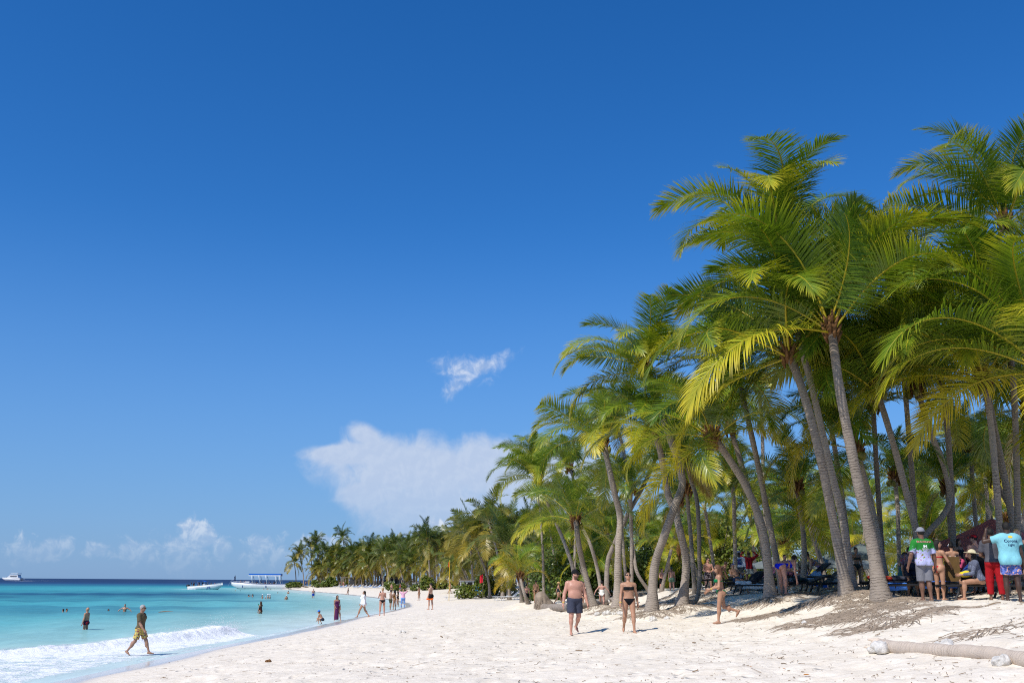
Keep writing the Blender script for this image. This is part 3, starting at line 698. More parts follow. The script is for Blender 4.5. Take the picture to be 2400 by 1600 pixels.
def root_fibres(root, center, rx, ry, n, seed, spread=1.0):
    """the tangle of thin dead roots at a palm's foot, lying on the sand"""
    r = np.random.default_rng(seed); k = 5; t = np.linspace(0, 1, k)[None]
    a = r.uniform(0, 2 * PI, (n, 1)); q = np.sqrt(r.random((n, 1))) * 0.95; L = r.uniform(0.18, 0.6, (n, 1)) * spread; w = r.uniform(0.0035, 0.008, (n, 1))
    down = math.atan2(-0.75, -0.65)
    aa_ = np.where(r.random((n, 1)) < 0.55, down + r.normal(0, 0.55, (n, 1)), a) + r.normal(0, 0.6, (n, 1)) * t + r.normal(0, 0.35, (n, 1))
    x = center[0] + rx * q * np.cos(a) + np.cumsum(np.cos(aa_), 1) * L / k; y = center[1] + ry * q * np.sin(a) + np.cumsum(np.sin(aa_), 1) * L / k
    z = sand_z(x.ravel(), y.ravel()).reshape(n, k) + r.uniform(-0.012, 0.006, (n, 1)) + r.uniform(0, 0.03, (n, 1)) * np.sin(PI * t)
    nx, ny = -np.sin(aa_) * w, np.cos(aa_) * w
    V = np.stack([np.stack([x - nx, y - ny, z], -1), np.stack([x + nx, y + ny, z], -1), np.stack([x, y, z + w * 1.6], -1)], 2).reshape(-1, 3)
    b = np.arange(n)[:, None] * (3 * k) + 3 * np.arange(k - 1)[None]; b = b.ravel()
    F = np.vstack([np.stack([b, b + 2, b + 5, b + 3], 1), np.stack([b + 2, b + 1, b + 4, b + 5], 1)])
    o = mesh_obj('root_fibre', V - np.array(root.location), F, FIBRE, root); tag(o, kind='stuff'); return o
NEAR = []
for i, (tr, D, rb, fl, nf, lab, op) in enumerate(PALMS):
    r = np.random.default_rng(900 + i)
    b = at_y(tr[0][0], tr[0][1], D)
    pts = [at_y(px, py, D + (0.0 if j == 0 else 0.25 * math.sin(j * 1.7 + i) * (D / 30))) for j, (px, py) in enumerate(tr)]
    pts[0][2] = float(sand_z(pts[0][0], pts[0][1])[0]) - 0.12
    for j in range(1, len(pts)):
        pts[j][2] = max(pts[j][2], pts[0][2] + 0.2) if tr[0][1] - tr[j][1] > 12 else float(sand_z(pts[j][0], pts[j][1])[0]) + 0.1
    H = sum(np.linalg.norm(pts[j + 1] - pts[j]) for j in range(len(pts) - 1))
    P = spline(pts, max(24, int(H / (0.085 if D < 50 else 0.16))))
    o = make_palm(P, rb * 0.81, 0.086 + 0.026 * (rb > 0.28), fl, nf, lab, 'coconut palms at the grove edge', op, 40 + i, sides=12 if D < 45 else 8)
    NEAR.append(o)
    if D < 48:
        n = int(480 * (rb / 0.3) * (30 / D) ** 1.2)
        root_fibres(o, pts[0], 0.4 + 1.7 * rb, 0.4 + 1.7 * rb, n, 70 + i)
# the washed-out bank of roots belongs to the two biggest palms
def near_root(px, py, rx, ry, n, k, seed, spread=1.3):
    h = hit(px, py); root_fibres(NEAR[k], h, rx, ry, n, seed, spread)
near_root(1860, 1430, 1.6, 0.8, 650, 1, 1); near_root(1975, 1440, 1.4, 0.8, 650, 1, 2); near_root(2060, 1428, 0.9, 1.1, 600, 0, 3)
near_root(2120, 1452, 1.2, 0.6, 550, 0, 4); near_root(2330, 1478, 0.9, 0.3, 90, 0, 5)
near_root(1562, 1405, 2.1, 1.7, 800, 13, 7, 1.5); near_root(1650, 1408, 1.5, 1.0, 500, 14, 8); near_root(1470, 1392, 1.4, 1.4, 700, 17, 9); near_root(1905, 1392, 0.8, 0.7, 600, 1, 10)

# ------------------------------------------------------------------ the grove behind
TREE = np.array([(11, 18), (9.5, 26), (7.0, 33), (5.0, 42), (3.4, 55), (2.0, 68), (0.8, 90), (-1.6, 115), (-6.5, 150), (-17, 200), (-35, 250), (-52, 300), (-61, 316), (-58, 326)], float)
def tree_x(y): return np.interp(y, TREE[:, 1], TREE[:, 0])
r = np.random.default_rng(11)
FORE = [(o.location.x, o.location.y) for o in NEAR]
# middle distance: palms with single fronds, placed behind the edge
mid = []
for _ in range(4000):
    if len(mid) >= 54: break
    y = r.uniform(36, 92); x = tree_x(y) + 2.5 + r.random() ** 1.1 * min(30, 0.55 * y - tree_x(y) + 4)
    if x / y > 0.56: continue
    if min([(x - a) ** 2 + (y - b) ** 2 for a, b in FORE + mid]) < 2.6 ** 2: continue
    mid.append((x, y))
for i, (x, y) in enumerate(mid):
    h = r.uniform(3.0, 7.6) if i % 3 else r.uniform(1.4, 3.2)
    z = float(sand_z(x, y)[0]) - 0.1
    lx, ly = r.normal(-0.7, 0.9), r.normal(-0.2, 0.6)
    P = spline([(x, y, z), (x + lx * 0.2, y + ly * 0.2, z + h * 0.35), (x + lx * 0.6, y + ly * 0.6, z + h * 0.7), (x + lx, y + ly, z + h)], 26)
    px_ = project((x, y, z))[0]; reg = 'at the left corner, behind the sea grape bush' if px_ < 1480 else 'behind the bending trunks in the middle' if px_ < 1720 else 'behind the dark leaning trunk' if px_ < 1880 else 'behind the two thickest front palms' if px_ < 2090 else 'behind the crowd at the right'
    make_palm(P, r.uniform(0.18, 0.26), 0.1, r.uniform(2.8, 3.6), 19, ('tall' if h > 4.8 else 'low' if h < 3.2 else 'middling') + ' palm inside the grove ' + reg, 'palms inside the grove', {'hang': i % 4 == 0}, 300 + i, sides=7, husk=y < 60)
# far palms: one trunk and one crown each, twelve kinds of crown
crowns = []
for k in range(10):
    rr_ = np.random.default_rng(2000 + k); V = []; F = []; C = []; base = 0; a0 = rr_.uniform(0, 6.28); nfr = 20
    for i in range(nfr):
        x = (i + 0.5) / nfr; kc = max(0, min(7, int(np.interp(x, [0, 0.1, 0.3, 0.6, 0.85, 1], [0, 1, 2.5, 4.4, 6.4, 7.5]) + rr_.uniform(-0.4, 0.4))))
        me = FRL[kc][rr_.integers(2)]; nv = len(me.vertices); co = np.empty(nv * 3, np.float32); me.vertices.foreach_get('co', co); co = co.reshape(-1, 3)
        cl = np.empty(nv * 4, np.float32); me.attributes['Col'].data.foreach_get('color', cl); cl = cl.reshape(-1, 4)[:, :3]
        M = np.array((Matrix.Rotation(a0 + i * GA + rr_.normal(0, 0.2), 3, 'Z') @ Matrix.Rotation(rr_.normal(0, 0.12), 3, 'Y') @ Matrix.Rotation(rr_.normal(0, 0.25), 3, 'X')))
        V.append(co @ M.T * rr_.uniform(0.85, 1.08) + np.array([0, 0, 0.1 - 0.25 * x])); C.append(cl)
        F += [tuple(j + base for j in p.vertices) for p in me.polygons]; base += nv
    me = bpy.data.meshes.new('crown'); me.from_pydata(np.vstack(V).tolist(), [], F); me.update()
    C = np.vstack(C); at_ = me.attributes.new('Col', 'FLOAT_COLOR', 'POINT'); at_.data.foreach_set('color', np.c_[C, np.ones(len(C))].astype(np.float32).ravel())
    me.materials.append(LEAFD); crowns.append(me)
tr_meshes = []
for k in range(6):
    rr_ = np.random.default_rng(3000 + k); lx, ly = rr_.normal(-0.9, 0.7), rr_.normal(-0.3, 0.5); h = 8.0
    P = spline([(0, 0, 0), (lx * 0.1, ly * 0.1, 2.6), (lx * 0.5, ly * 0.5, 5.4), (lx, ly, h)], 12)
    V, F, ln, tp = trunk_geo(P, 0.30, 0.12, 6, False)
    o = mesh_obj('trunk', V, F, BARK, None, True, attrs={'len': ln, 'top': tp}); tr_meshes.append((o.data, P[-1])); bpy.data.objects.remove(o)
def far_palm(x, y, h, fl, label, group, rz=None, sh=None, k=None):
    z = float(sand_z(x, y)[0]) - 0.1
    if label.startswith('coconut palm in the long row'):
        q_ = project((x, y, z))[0]; reg = 'near the tip of the far point' if q_ < 770 else 'above the left far deck' if q_ < 850 else 'above the right far deck' if q_ < 930 else 'behind the long green hedge' if q_ < 1020 else 'behind the yellow pole' if q_ < 1090 else 'behind the red beach flag' if q_ < 1160 else 'where the far treeline meets the near grove'
        label = ('tall' if h > 7.6 else 'low' if h < 5.6 else 'middling') + ' far palm ' + reg + (', in the front row' if x - tree_x(y) < 6 else ', set back')
    root = empty('coconut_palm', (x, y, z), 0, label, 'palm tree', group)
    k = r.integers(len(tr_meshes)) if k is None else k
    me, tp = tr_meshes[k]; s = h / 8.0
    t = bpy.data.objects.new('trunk', me); COL.objects.link(t); t.parent = root; a = r.uniform(-0.7, 0.7) if rz is None else rz
    t.rotation_euler = (0, 0, a); t.scale = (1, 1, s)
    c = bpy.data.objects.new('crown', crowns[r.integers(len(crowns))]); COL.objects.link(c); c.parent = root
    c.location = (tp[0] * math.cos(a) - tp[1] * math.sin(a), tp[0] * math.sin(a) + tp[1] * math.cos(a), h)
    c.rotation_euler = (r.normal(0, 0.06), r.normal(0, 0.06), r.uniform(0, 6.28)); f = fl / 4.2; c.scale = (f, f, f)
    return root
far = []
for _ in range(6000):
    if len(far) >= 180: break
    y = 92 + (316 - 92) * r.random() ** 0.62; back = r.random() ** 1.5 * 30
    if y > 285: back = r.random() ** 1.3 * 22
    x = tree_x(y) + 0.8 + back
    if x / y > 0.12 and y > 130: continue
    if far and min([(x - a) ** 2 + (y - b) ** 2 for a, b, c in far]) < (2.0 if back < 8 else 2.6) ** 2: continue
    far.append((x, y, back))
for x, y, back in far:
    h = r.uniform(6.4, 9.2) if back > 4 else r.uniform(3.6, 8.0)
    if y < 128: h = min(h, r.uniform(4.2, 6.0))
    far_palm(x, y, h, r.uniform(3.5, 4.5), 'coconut palm in the long row along the far curve of beach', 'palms along the far shore')
for px, top, D, lab in ((697, 1310, 312, 'short lone palm at the tip of the far point'), (716, 1286, 310, 'slender palm second from the tip of the far point'), (735, 1276, 306, 'slender leaning palm third from the tip of the far point'),
                        (752, 1262, 303, 'tall palm above the point of the far beach'), (820, 1250, 282, 'tallest single palm standing out above the far treeline'),
                        (1010, 1250, 190, 'palm peaking above the far treeline below the big cloud'), (1110, 1228, 132, 'dark palm peaking above the treeline at its near end'), (1180, 1200, 108, 'big crowned palm where the far treeline meets the near grove'),
                        (1150, 1240, 112, 'palm below the big crowned one at the near end of the treeline'), (1195, 1255, 98, 'yellow green palm leaning over the sand at the near grove')):
    p = at_y(px, top, D); z = float(sand_z(p[0], p[1])[0])
    o = far_palm(p[0], p[1], max(3.0, p[2] - z - 1.0), 4.2, lab, 'palms along the far shore', 0.0)

for i, px in enumerate(np.linspace(748, 905, 26)):
    D = 300 - (px - 748) * 0.34 + (i % 3) * 3; p = at_y(px, 1365, D); far_palm(p[0], D, r.uniform(6.8, 10.2) if i % 2 else r.uniform(4.2, 6.5), r.uniform(3.6, 4.4), 'coconut palm in the long row along the far curve of beach', 'palms along the far shore')
# ------------------------------------------------------------------ shrubs
SEAG = leaf_material('sea_grape_leaf', (0.055, 0.105, 0.022), (0.17, 0.22, 0.03), (0.30, 0.20, 0.03), 0.35, 0.3)
TWIG = mat('twig_bark', (0.20, 0.16, 0.12), 0.9, 0.1, noise=0.3)
def shrub(name, x, y, lobes, n, leaf, label, group=None, seed=0, material=None, trunk=True):
    r = np.random.default_rng(seed); z0 = float(sand_z(x, y)[0]) - 0.05
    root = empty(name, (x, y, z0), 0, label, 'shrub', group)
    V = []; C = []
    vol = np.array([a[3] * a[4] * a[5] for a in lobes]) ** 0.75; vol /= vol.sum()
    k = r.choice(len(lobes), n, p=vol); L = np.array(lobes)[k]
    d = r.normal(size=(n, 3)); d /= np.linalg.norm(d, axis=1)[:, None]
    q = (0.55 + 0.45 * r.random(n) ** 0.6) * (1 + 0.22 * np.sin(d[:, 0] * 5 + k) * np.sin(d[:, 2] * 6 + 2 * k) + 0.12 * r.normal(size=n))
    c = L[:, :3] + d * L[:, 3:6] * q[:, None]; ok = c[:, 2] > 0.03; c, d = c[ok], d[ok]; m = len(c)
    nn = d + r.normal(size=(m, 3)) * 0.55 + np.array([0, 0, 0.45]); nn /= np.linalg.norm(nn, axis=1)[:, None]
    u = np.cross(nn, r.normal(size=(m, 3))); u /= np.linalg.norm(u, axis=1)[:, None]; v = np.cross(nn, u)
    s = leaf * r.uniform(0.6, 1.2, m)[:, None]
    ang = np.array([0, 60, 120, 180, 240, 300]) * PI / 180
    P = np.stack([c + s * (u * math.cos(t) * 0.92 + v * math.sin(t)) + nn * s * (0.18 if i % 3 == 0 else -0.06) for i, t in enumerate(ang)], 1).reshape(-1, 3)
    Fc = np.arange(m * 6).reshape(m, 6)
    col = np.c_[r.random(m) * 0.9, r.random(m), np.zeros(m)].repeat(6, 0)
    o = mesh_obj('foliage', P, Fc, material or SEAG, root, attrs={'Col': col})
    if trunk:
        b = MB()
        for i, l in enumerate(lobes[:9]):
            b.tube([(l[0] * 0.15 + 0.05 * i % 0.2, l[1] * 0.15, -0.1), (l[0] * 0.5, l[1] * 0.5, l[2] * 0.5), (l[0], l[1], l[2])], [0.07, 0.05, 0.02], 6)
        b.build('stem', TWIG, root, True)
    return root
def lobes_in(w, d, h, n, seed, low=0.35):
    r = np.random.default_rng(seed); L = []
    for i in range(n):
        x = r.uniform(-0.5, 0.5) * w; y = r.uniform(-0.5, 0.5) * d; hm = h * (1 - 0.5 * (2 * x / w) ** 2)
        s = r.uniform(0.16, 0.26) * min(w, h * 1.6)
        L.append((x, y, r.uniform(low * s, max(low * s + 0.1, hm - s)), s, s, s * 0.85))
    return L
for px, D, w, d, h, nl, n, lf, lab in (
    (1330, 77, 6.6, 4.0, 5.0, 16, 7500, 0.10, 'big round sea grape bush at the left corner of the grove'),
    (1265, 84, 3.0, 2.6, 1.9, 8, 2000, 0.10, 'low sea grape bush behind the small yellow palm'),
    (1440, 82, 5.0, 4.0, 5.0, 14, 5000, 0.10, 'dense sea grape behind the thick based palm'),
    (1500, 75, 5.8, 4.0, 7.0, 16, 7500, 0.10, 'tall sea grape thicket behind the curved trunks'),
    (1580, 80, 5.8, 4.0, 6.6, 14, 6000, 0.10, 'tall dark sea grape thicket right of the bending palms'),
    (1680, 78, 6.2, 4.0, 6.4, 14, 6500, 0.10, 'sea grape thicket behind the man with crossed arms'),
    (1790, 76, 5.0, 4.0, 3.2, 12, 3500, 0.10, 'lower sea grape behind the man in the red shirt'),
    (1140, 118, 6.0, 4.0, 3.0, 10, 2000, 0.15, 'scrubby grey green bush under the near end of the treeline'),
    (985, 186, 17, 5.0, 3.0, 16, 4500, 0.18, 'long green hedge of shrubs on the far beach'),
    (730, 296, 13, 5.0, 2.9, 12, 2600, 0.22, 'green shrub mound at the far point below the leaning palms'),
    (785, 280, 7.5, 4.0, 3.2, 10, 1800, 0.22, 'round green shrub left of the far beach deck'),
    (757, 284, 5, 4.0, 1.8, 6, 900, 0.22, 'small pale green shrub between two far shrubs')):
    p = at_y(px, 1365, D)
    shrub('sea_grape_bush', p[0], D, lobes_in(w, d, h, nl, int(px)), n, lf, lab, 'shrubs at the edge of the palms', int(px))
# undergrowth deep in the grove: one mass nobody could count
r = np.random.default_rng(77); lob = []
for i in range(230):
    y = r.uniform(84, 118); x = r.uniform(max(tree_x(y) + 3, 0.02 * y), 0.62 * y); s = r.uniform(1.0, 2.4)
    lob.append((x, y, float(ground(np.array([x]), np.array([y]))[0]) + r.uniform(0.2, 6.0), s, s, s * 0.9))
n = 40000; k = r.integers(len(lob), size=n); L = np.array(lob)[k]; d = r.normal(size=(n, 3)); d /= np.linalg.norm(d, axis=1)[:, None]
c = L[:, :3] + d * L[:, 3:6] * (0.5 + 0.5 * r.random(n))[:, None]; u = np.cross(d + r.normal(size=(n, 3)) * 0.5, r.normal(size=(n, 3))); u /= np.linalg.norm(u, axis=1)[:, None]
v = np.cross(d, u); v /= np.linalg.norm(v, axis=1)[:, None] + 1e-9; s = r.uniform(0.08, 0.22, n)[:, None]
P = np.stack([c - u * s, c - v * s * 0.6, c + u * s, c + v * s * 0.6], 1).reshape(-1, 3)
und = mesh_obj('undergrowth', P, np.arange(n * 4).reshape(n, 4), SEAG, attrs={'Col': np.c_[r.random(n) * 0.6, r.random(n), np.zeros(n)].repeat(4, 0)})
tag(und, 'dark leafy undergrowth filling the depth of the palm grove', 'undergrowth', kind='stuff')
# ------------------------------------------------------------------ people: smooth-union bodies
def sd_cone(P, a, b, ra, rb, flat):
    ba = b - a; L2 = ba @ ba + 1e-12; tu = ((P - a) @ ba) / L2; t = np.clip(tu, 0, 1)
    d = np.linalg.norm(P - a - t[..., None] * ba, axis=-1) - (ra + (rb - ra) * t)
    if flat:
        L = math.sqrt(L2)
        if flat & 1: d = np.maximum(d, -tu * L)
        if flat & 2: d = np.maximum(d, (tu - 1) * L)
    return d
def sd_ell(P, c, r, M):
    q = (P - c) @ M; k0 = np.linalg.norm(q / r, axis=-1); k1 = np.linalg.norm(q / (r * r), axis=-1) + 1e-9
    return k0 * (k0 - 1) / k1
def cone(a, b, ra, rb, k=0.03, flat=0): return dict(t='c', a=np.asarray(a, float), b=np.asarray(b, float), ra=ra, rb=rb, k=k, flat=flat)
def ellp(c, r, M=None, k=0.04): return dict(t='e', c=np.asarray(c, float), r=np.asarray(r, float), M=np.eye(3) if M is None else M, k=k)
def grow(p, o, **kw):
    q = dict(p); q.update(kw)
    if q['t'] == 'c': q['ra'] += o; q['rb'] += o
    else: q['r'] = q['r'] + o
    return q
def pbox(p):
    if p['t'] == 'c':
        r = max(p['ra'], p['rb']); return np.minimum(p['a'], p['b']) - r, np.maximum(p['a'], p['b']) + r
    r = p['r'].max(); return p['c'] - r, p['c'] + r
def field(prims, lo, shape, v):
    D = np.full(shape, 0.5, np.float32)
    for p in prims:
        a, b = pbox(p); m = p['k'] + 2.5 * v
        i0 = np.maximum(np.floor((a - m - lo) / v).astype(int), 0); i1 = np.minimum(np.ceil((b + m - lo) / v).astype(int) + 1, shape)
        if np.any(i1 <= i0): continue
        sl = tuple(slice(x, y) for x, y in zip(i0, i1))
        G = np.stack(np.meshgrid(*[lo[k] + v * np.arange(i0[k], i1[k]) for k in range(3)], indexing='ij'), -1)
        d = sd_cone(G, p['a'], p['b'], p['ra'], p['rb'], p['flat']) if p['t'] == 'c' else sd_ell(G, p['c'], p['r'], p['M'])
        S = D[sl]; k = p['k']
        h = np.maximum(k - np.abs(S - d), 0) / k
        D[sl] = np.minimum(S, d) - h * h * k * 0.25
    return D
def surface(prims, v, cuts=(), extra=()):
    """surface nets of the smooth union of prims, trimmed by cuts, plus extra untrimmed prims"""
    bb = [pbox(p) for p in list(prims) + list(extra)]
    lo = np.min([b[0] for b in bb], 0) - 3 * v; hi = np.max([b[1] for b in bb], 0) + 3 * v
    shape = tuple(np.ceil((hi - lo) / v).astype(int) + 1)
    D = field(prims, lo, shape, v)
    if cuts:
        G = np.stack(np.meshgrid(*[lo[k] + v * np.arange(shape[k]) for k in range(3)], indexing='ij'), -1)
        for c in cuts: D = np.maximum(D, c(G).astype(np.float32))
    if extra: D = np.minimum(D, field(extra, lo, shape, v))
    n = np.array(shape) - 1; acc = np.zeros((*n, 3), np.float32); cnt = np.zeros(tuple(n), np.float32)
    C = {}
    for o in np.ndindex(2, 2, 2): C[o] = D[o[0]:o[0] + n[0], o[1]:o[1] + n[1], o[2]:o[2] + n[2]]
    for ax in range(3):
        for o in np.ndindex(2, 2, 2):
            if o[ax]: continue
            e = list(o); e[ax] = 1; e = tuple(e); a, b = C[o], C[e]; m = (a < 0) != (b < 0)
            if not m.any(): continue
            t = a[m] / (a[m] - b[m]); q = np.tile(np.array(o, np.float32), (len(t), 1)); q[:, ax] = t
            acc[m] += q; cnt[m] += 1
    act = cnt > 0; idx = np.full(tuple(n), -1, np.int64); idx[act] = np.arange(act.sum())
    V = (np.argwhere(act) + acc[act] / cnt[act][:, None]) * v + lo
    Fs = []
    for ax in range(3):
        s0 = [slice(1, -1)] * 3; s0[ax] = slice(0, -1); s1 = list(s0); s1[ax] = slice(1, None)
        a = D[tuple(s0)]; b = D[tuple(s1)]; m = (a < 0) != (b < 0); w = np.argwhere(m)
        if not len(w): continue
        g = w.copy(); u, vv = [(1, 2), (2, 0), (0, 1)][ax]
        g[:, u] += 1; g[:, vv] += 1
        def ii(du, dv):
            h = g.copy(); h[:, u] += du; h[:, vv] += dv; return idx[h[:, 0], h[:, 1], h[:, 2]]
        Q = np.stack([ii(-1, -1), ii(0, -1), ii(0, 0), ii(-1, 0)], 1); flip = a[m] >= 0
        Q[flip] = Q[flip][:, ::-1]; Fs.append(Q)
    F = np.vstack(Fs); return V, F[(F >= 0).all(1)]

def skin_material():
    m_ = bpy.data.materials.new('skin'); m_.use_nodes = True; q = NG(m_.node_tree)
    tcn = q.node('ShaderNodeTexCoord'); n = q.noise(tcn.outputs['Object'], 9, 4, 0.6); k = q.step(n, 0.25, 0.75, 0.9, 1.1, False)
    c = q.mix(1.0, q.attr('Col', 'Color'), q.comb(k, q.m('MULTIPLY', k, 0.99), k), 'MULTIPLY')
    q.out(q.bsdf(Base_Color=c, Roughness=0.46, Specular_IOR_Level=0.4)); return m_
SKIN = skin_material()
SK = {'fair': (0.54, 0.325, 0.225), 'tan': (0.42, 0.225, 0.135), 'olive': (0.36, 0.20, 0.125), 'brown': (0.17, 0.085, 0.052), 'dark': (0.062, 0.034, 0.024), 'pink': (0.52, 0.27, 0.19)}
HAIRC = {'black': (0.012, 0.010, 0.009), 'brown': (0.055, 0.030, 0.017), 'auburn': (0.13, 0.06, 0.03), 'blond': (0.42, 0.27, 0.12), 'grey': (0.36, 0.35, 0.34), 'darkbrown': (0.028, 0.016, 0.010)}
def cloth(rgb, pat=None, scale=14):
    """fabric: plain, or printed with flecks of further colours"""
    key = 'fabric_%02x%02x%02x' % tuple(int(max(0, min(255, x))) for x in rgb) + ('_print_%d' % (abs(hash(str(pat))) % 997) if pat else '')
    if key in MATS: return MATS[key]
    m_ = bpy.data.materials.new(key); m_.use_nodes = True; q = NG(m_.node_tree); tcn = q.node('ShaderNodeTexCoord'); P = tcn.outputs['Object']
    c = lin(rgb)
    for i, p2 in enumerate(pat or []):
        n = q.noise(q.vm('ADD', P, (3.7 * i, 1.3 * i, 2.1)), scale * (1 + 0.35 * i), 2, 0.5); c = q.mix(q.step(n, 0.54, 0.58), c, lin(p2))
    n = q.noise(P, 5, 4, 0.6); k = q.step(n, 0.3, 0.7, 0.86, 1.1, False); c = q.mix(1.0, c, q.comb(k, k, k), 'MULTIPLY')
    fold = q.noise(q.vm('MULTIPLY', P, (9.0, 9.0, 4.0)), 1.0, 4, 0.55, 0.8)
    q.out(q.bsdf(Base_Color=c, Roughness=0.85, Specular_IOR_Level=0.2, Normal=q.bump(fold, 0.7, 0.03)))
    MATS[key] = m_; return m_
PLAST = {}
def gloss(name, rgb, rough=0.35): return mat(name, lin(rgb), rough, 0.5, noise=0.05)

POSE = {
 'stand': dict(L=(3, 3, 4), R=(-3, 3, 2), aL=(4, 9, 12, 0), aR=(2, 9, 14, 0)),
 'stride': dict(L=(26, 1, 6), R=(-16, 1, 22), aL=(-20, 7, 14, 0), aR=(18, 7, 20, 0)),
 'step': dict(L=(16, 2, 4), R=(-8, 2, 30), aL=(-8, 16, 14, 0), aR=(10, 14, 16, 0)),
 'run': dict(L=(10, 1, 6), R=(-12, 1, 62), aL=(10, 12, 70, 25), aR=(24, 8, 40, 10), lean=6),
 'phone': dict(L=(2, 4, 3), R=(-2, 4, 3), aL=(34, 12, 105, 28), aR=(34, 12, 110, 28)),
 'phone1': dict(L=(8, 2, 8), R=(-4, 2, 3), aL=(4, 8, 14, 0), aR=(36, 8, 100, 12)),
 'hips': dict(L=(3, 6, 4), R=(-3, 5, 4), aL=(0, 38, 75, 60), aR=(0, 30, 70, 55)),
 'cross': dict(L=(3, 4, 4), R=(-3, 4, 4), aL=(14, 14, 60, 50), aR=(14, 14, 58, 50)),
 'bend': dict(L=(10, 4, 6), R=(4, 4, 4), aL=(70, 6, 14, 8), aR=(78, 8, 18, 8), lean=82),
 'bend2': dict(L=(12, 4, 14), R=(8, 4, 10), aL=(62, 6, 26, 8), aR=(54, 8, 34, 8), lean=58),
 'sit': dict(L=(82, 8, 78), R=(86, 8, 88), aL=(34, 10, 62, 25), aR=(36, 10, 60, 25), lean=14),
 'recline': dict(L=(78, 7, 60), R=(84, 7, 80), aL=(26, 16, 50, 10), aR=(14, 18, 40, 0), lean=-32),
 'squat': dict(L=(104, 14, 132), R=(96, 14, 128), aL=(52, 6, 20, 8), aR=(48, 6, 30, 6), lean=38),
 'wade': dict(L=(6, 6, 8), R=(-6, 6, 6), aL=(10, 62, 18, 0), aR=(8, 58, 20, 0)),
 'headup': dict(L=(3, 5, 3), R=(-3, 5, 3), aL=(12, 128, 128, 0), aR=(12, 126, 126, 0), over=1),
 'airplane': dict(L=(14, 2, 4), R=(-18, 2, 26), aL=(-14, 40, 8, 0), aR=(-16, 46, 8, 0)),
 'photo': dict(L=(3, 4, 3), R=(-3, 4, 3), aL=(78, 14, 78, 20), aR=(82, 16, 82, 20)),
}
def rotx(a):
    c, s = math.cos(a), math.sin(a); return np.array([[1, 0, 0], [0, c, -s], [0, s, c]])
def rotz(a):
    c, s = math.cos(a), math.sin(a); return np.array([[c, -s, 0], [s, c, 0], [0, 0, 1]])
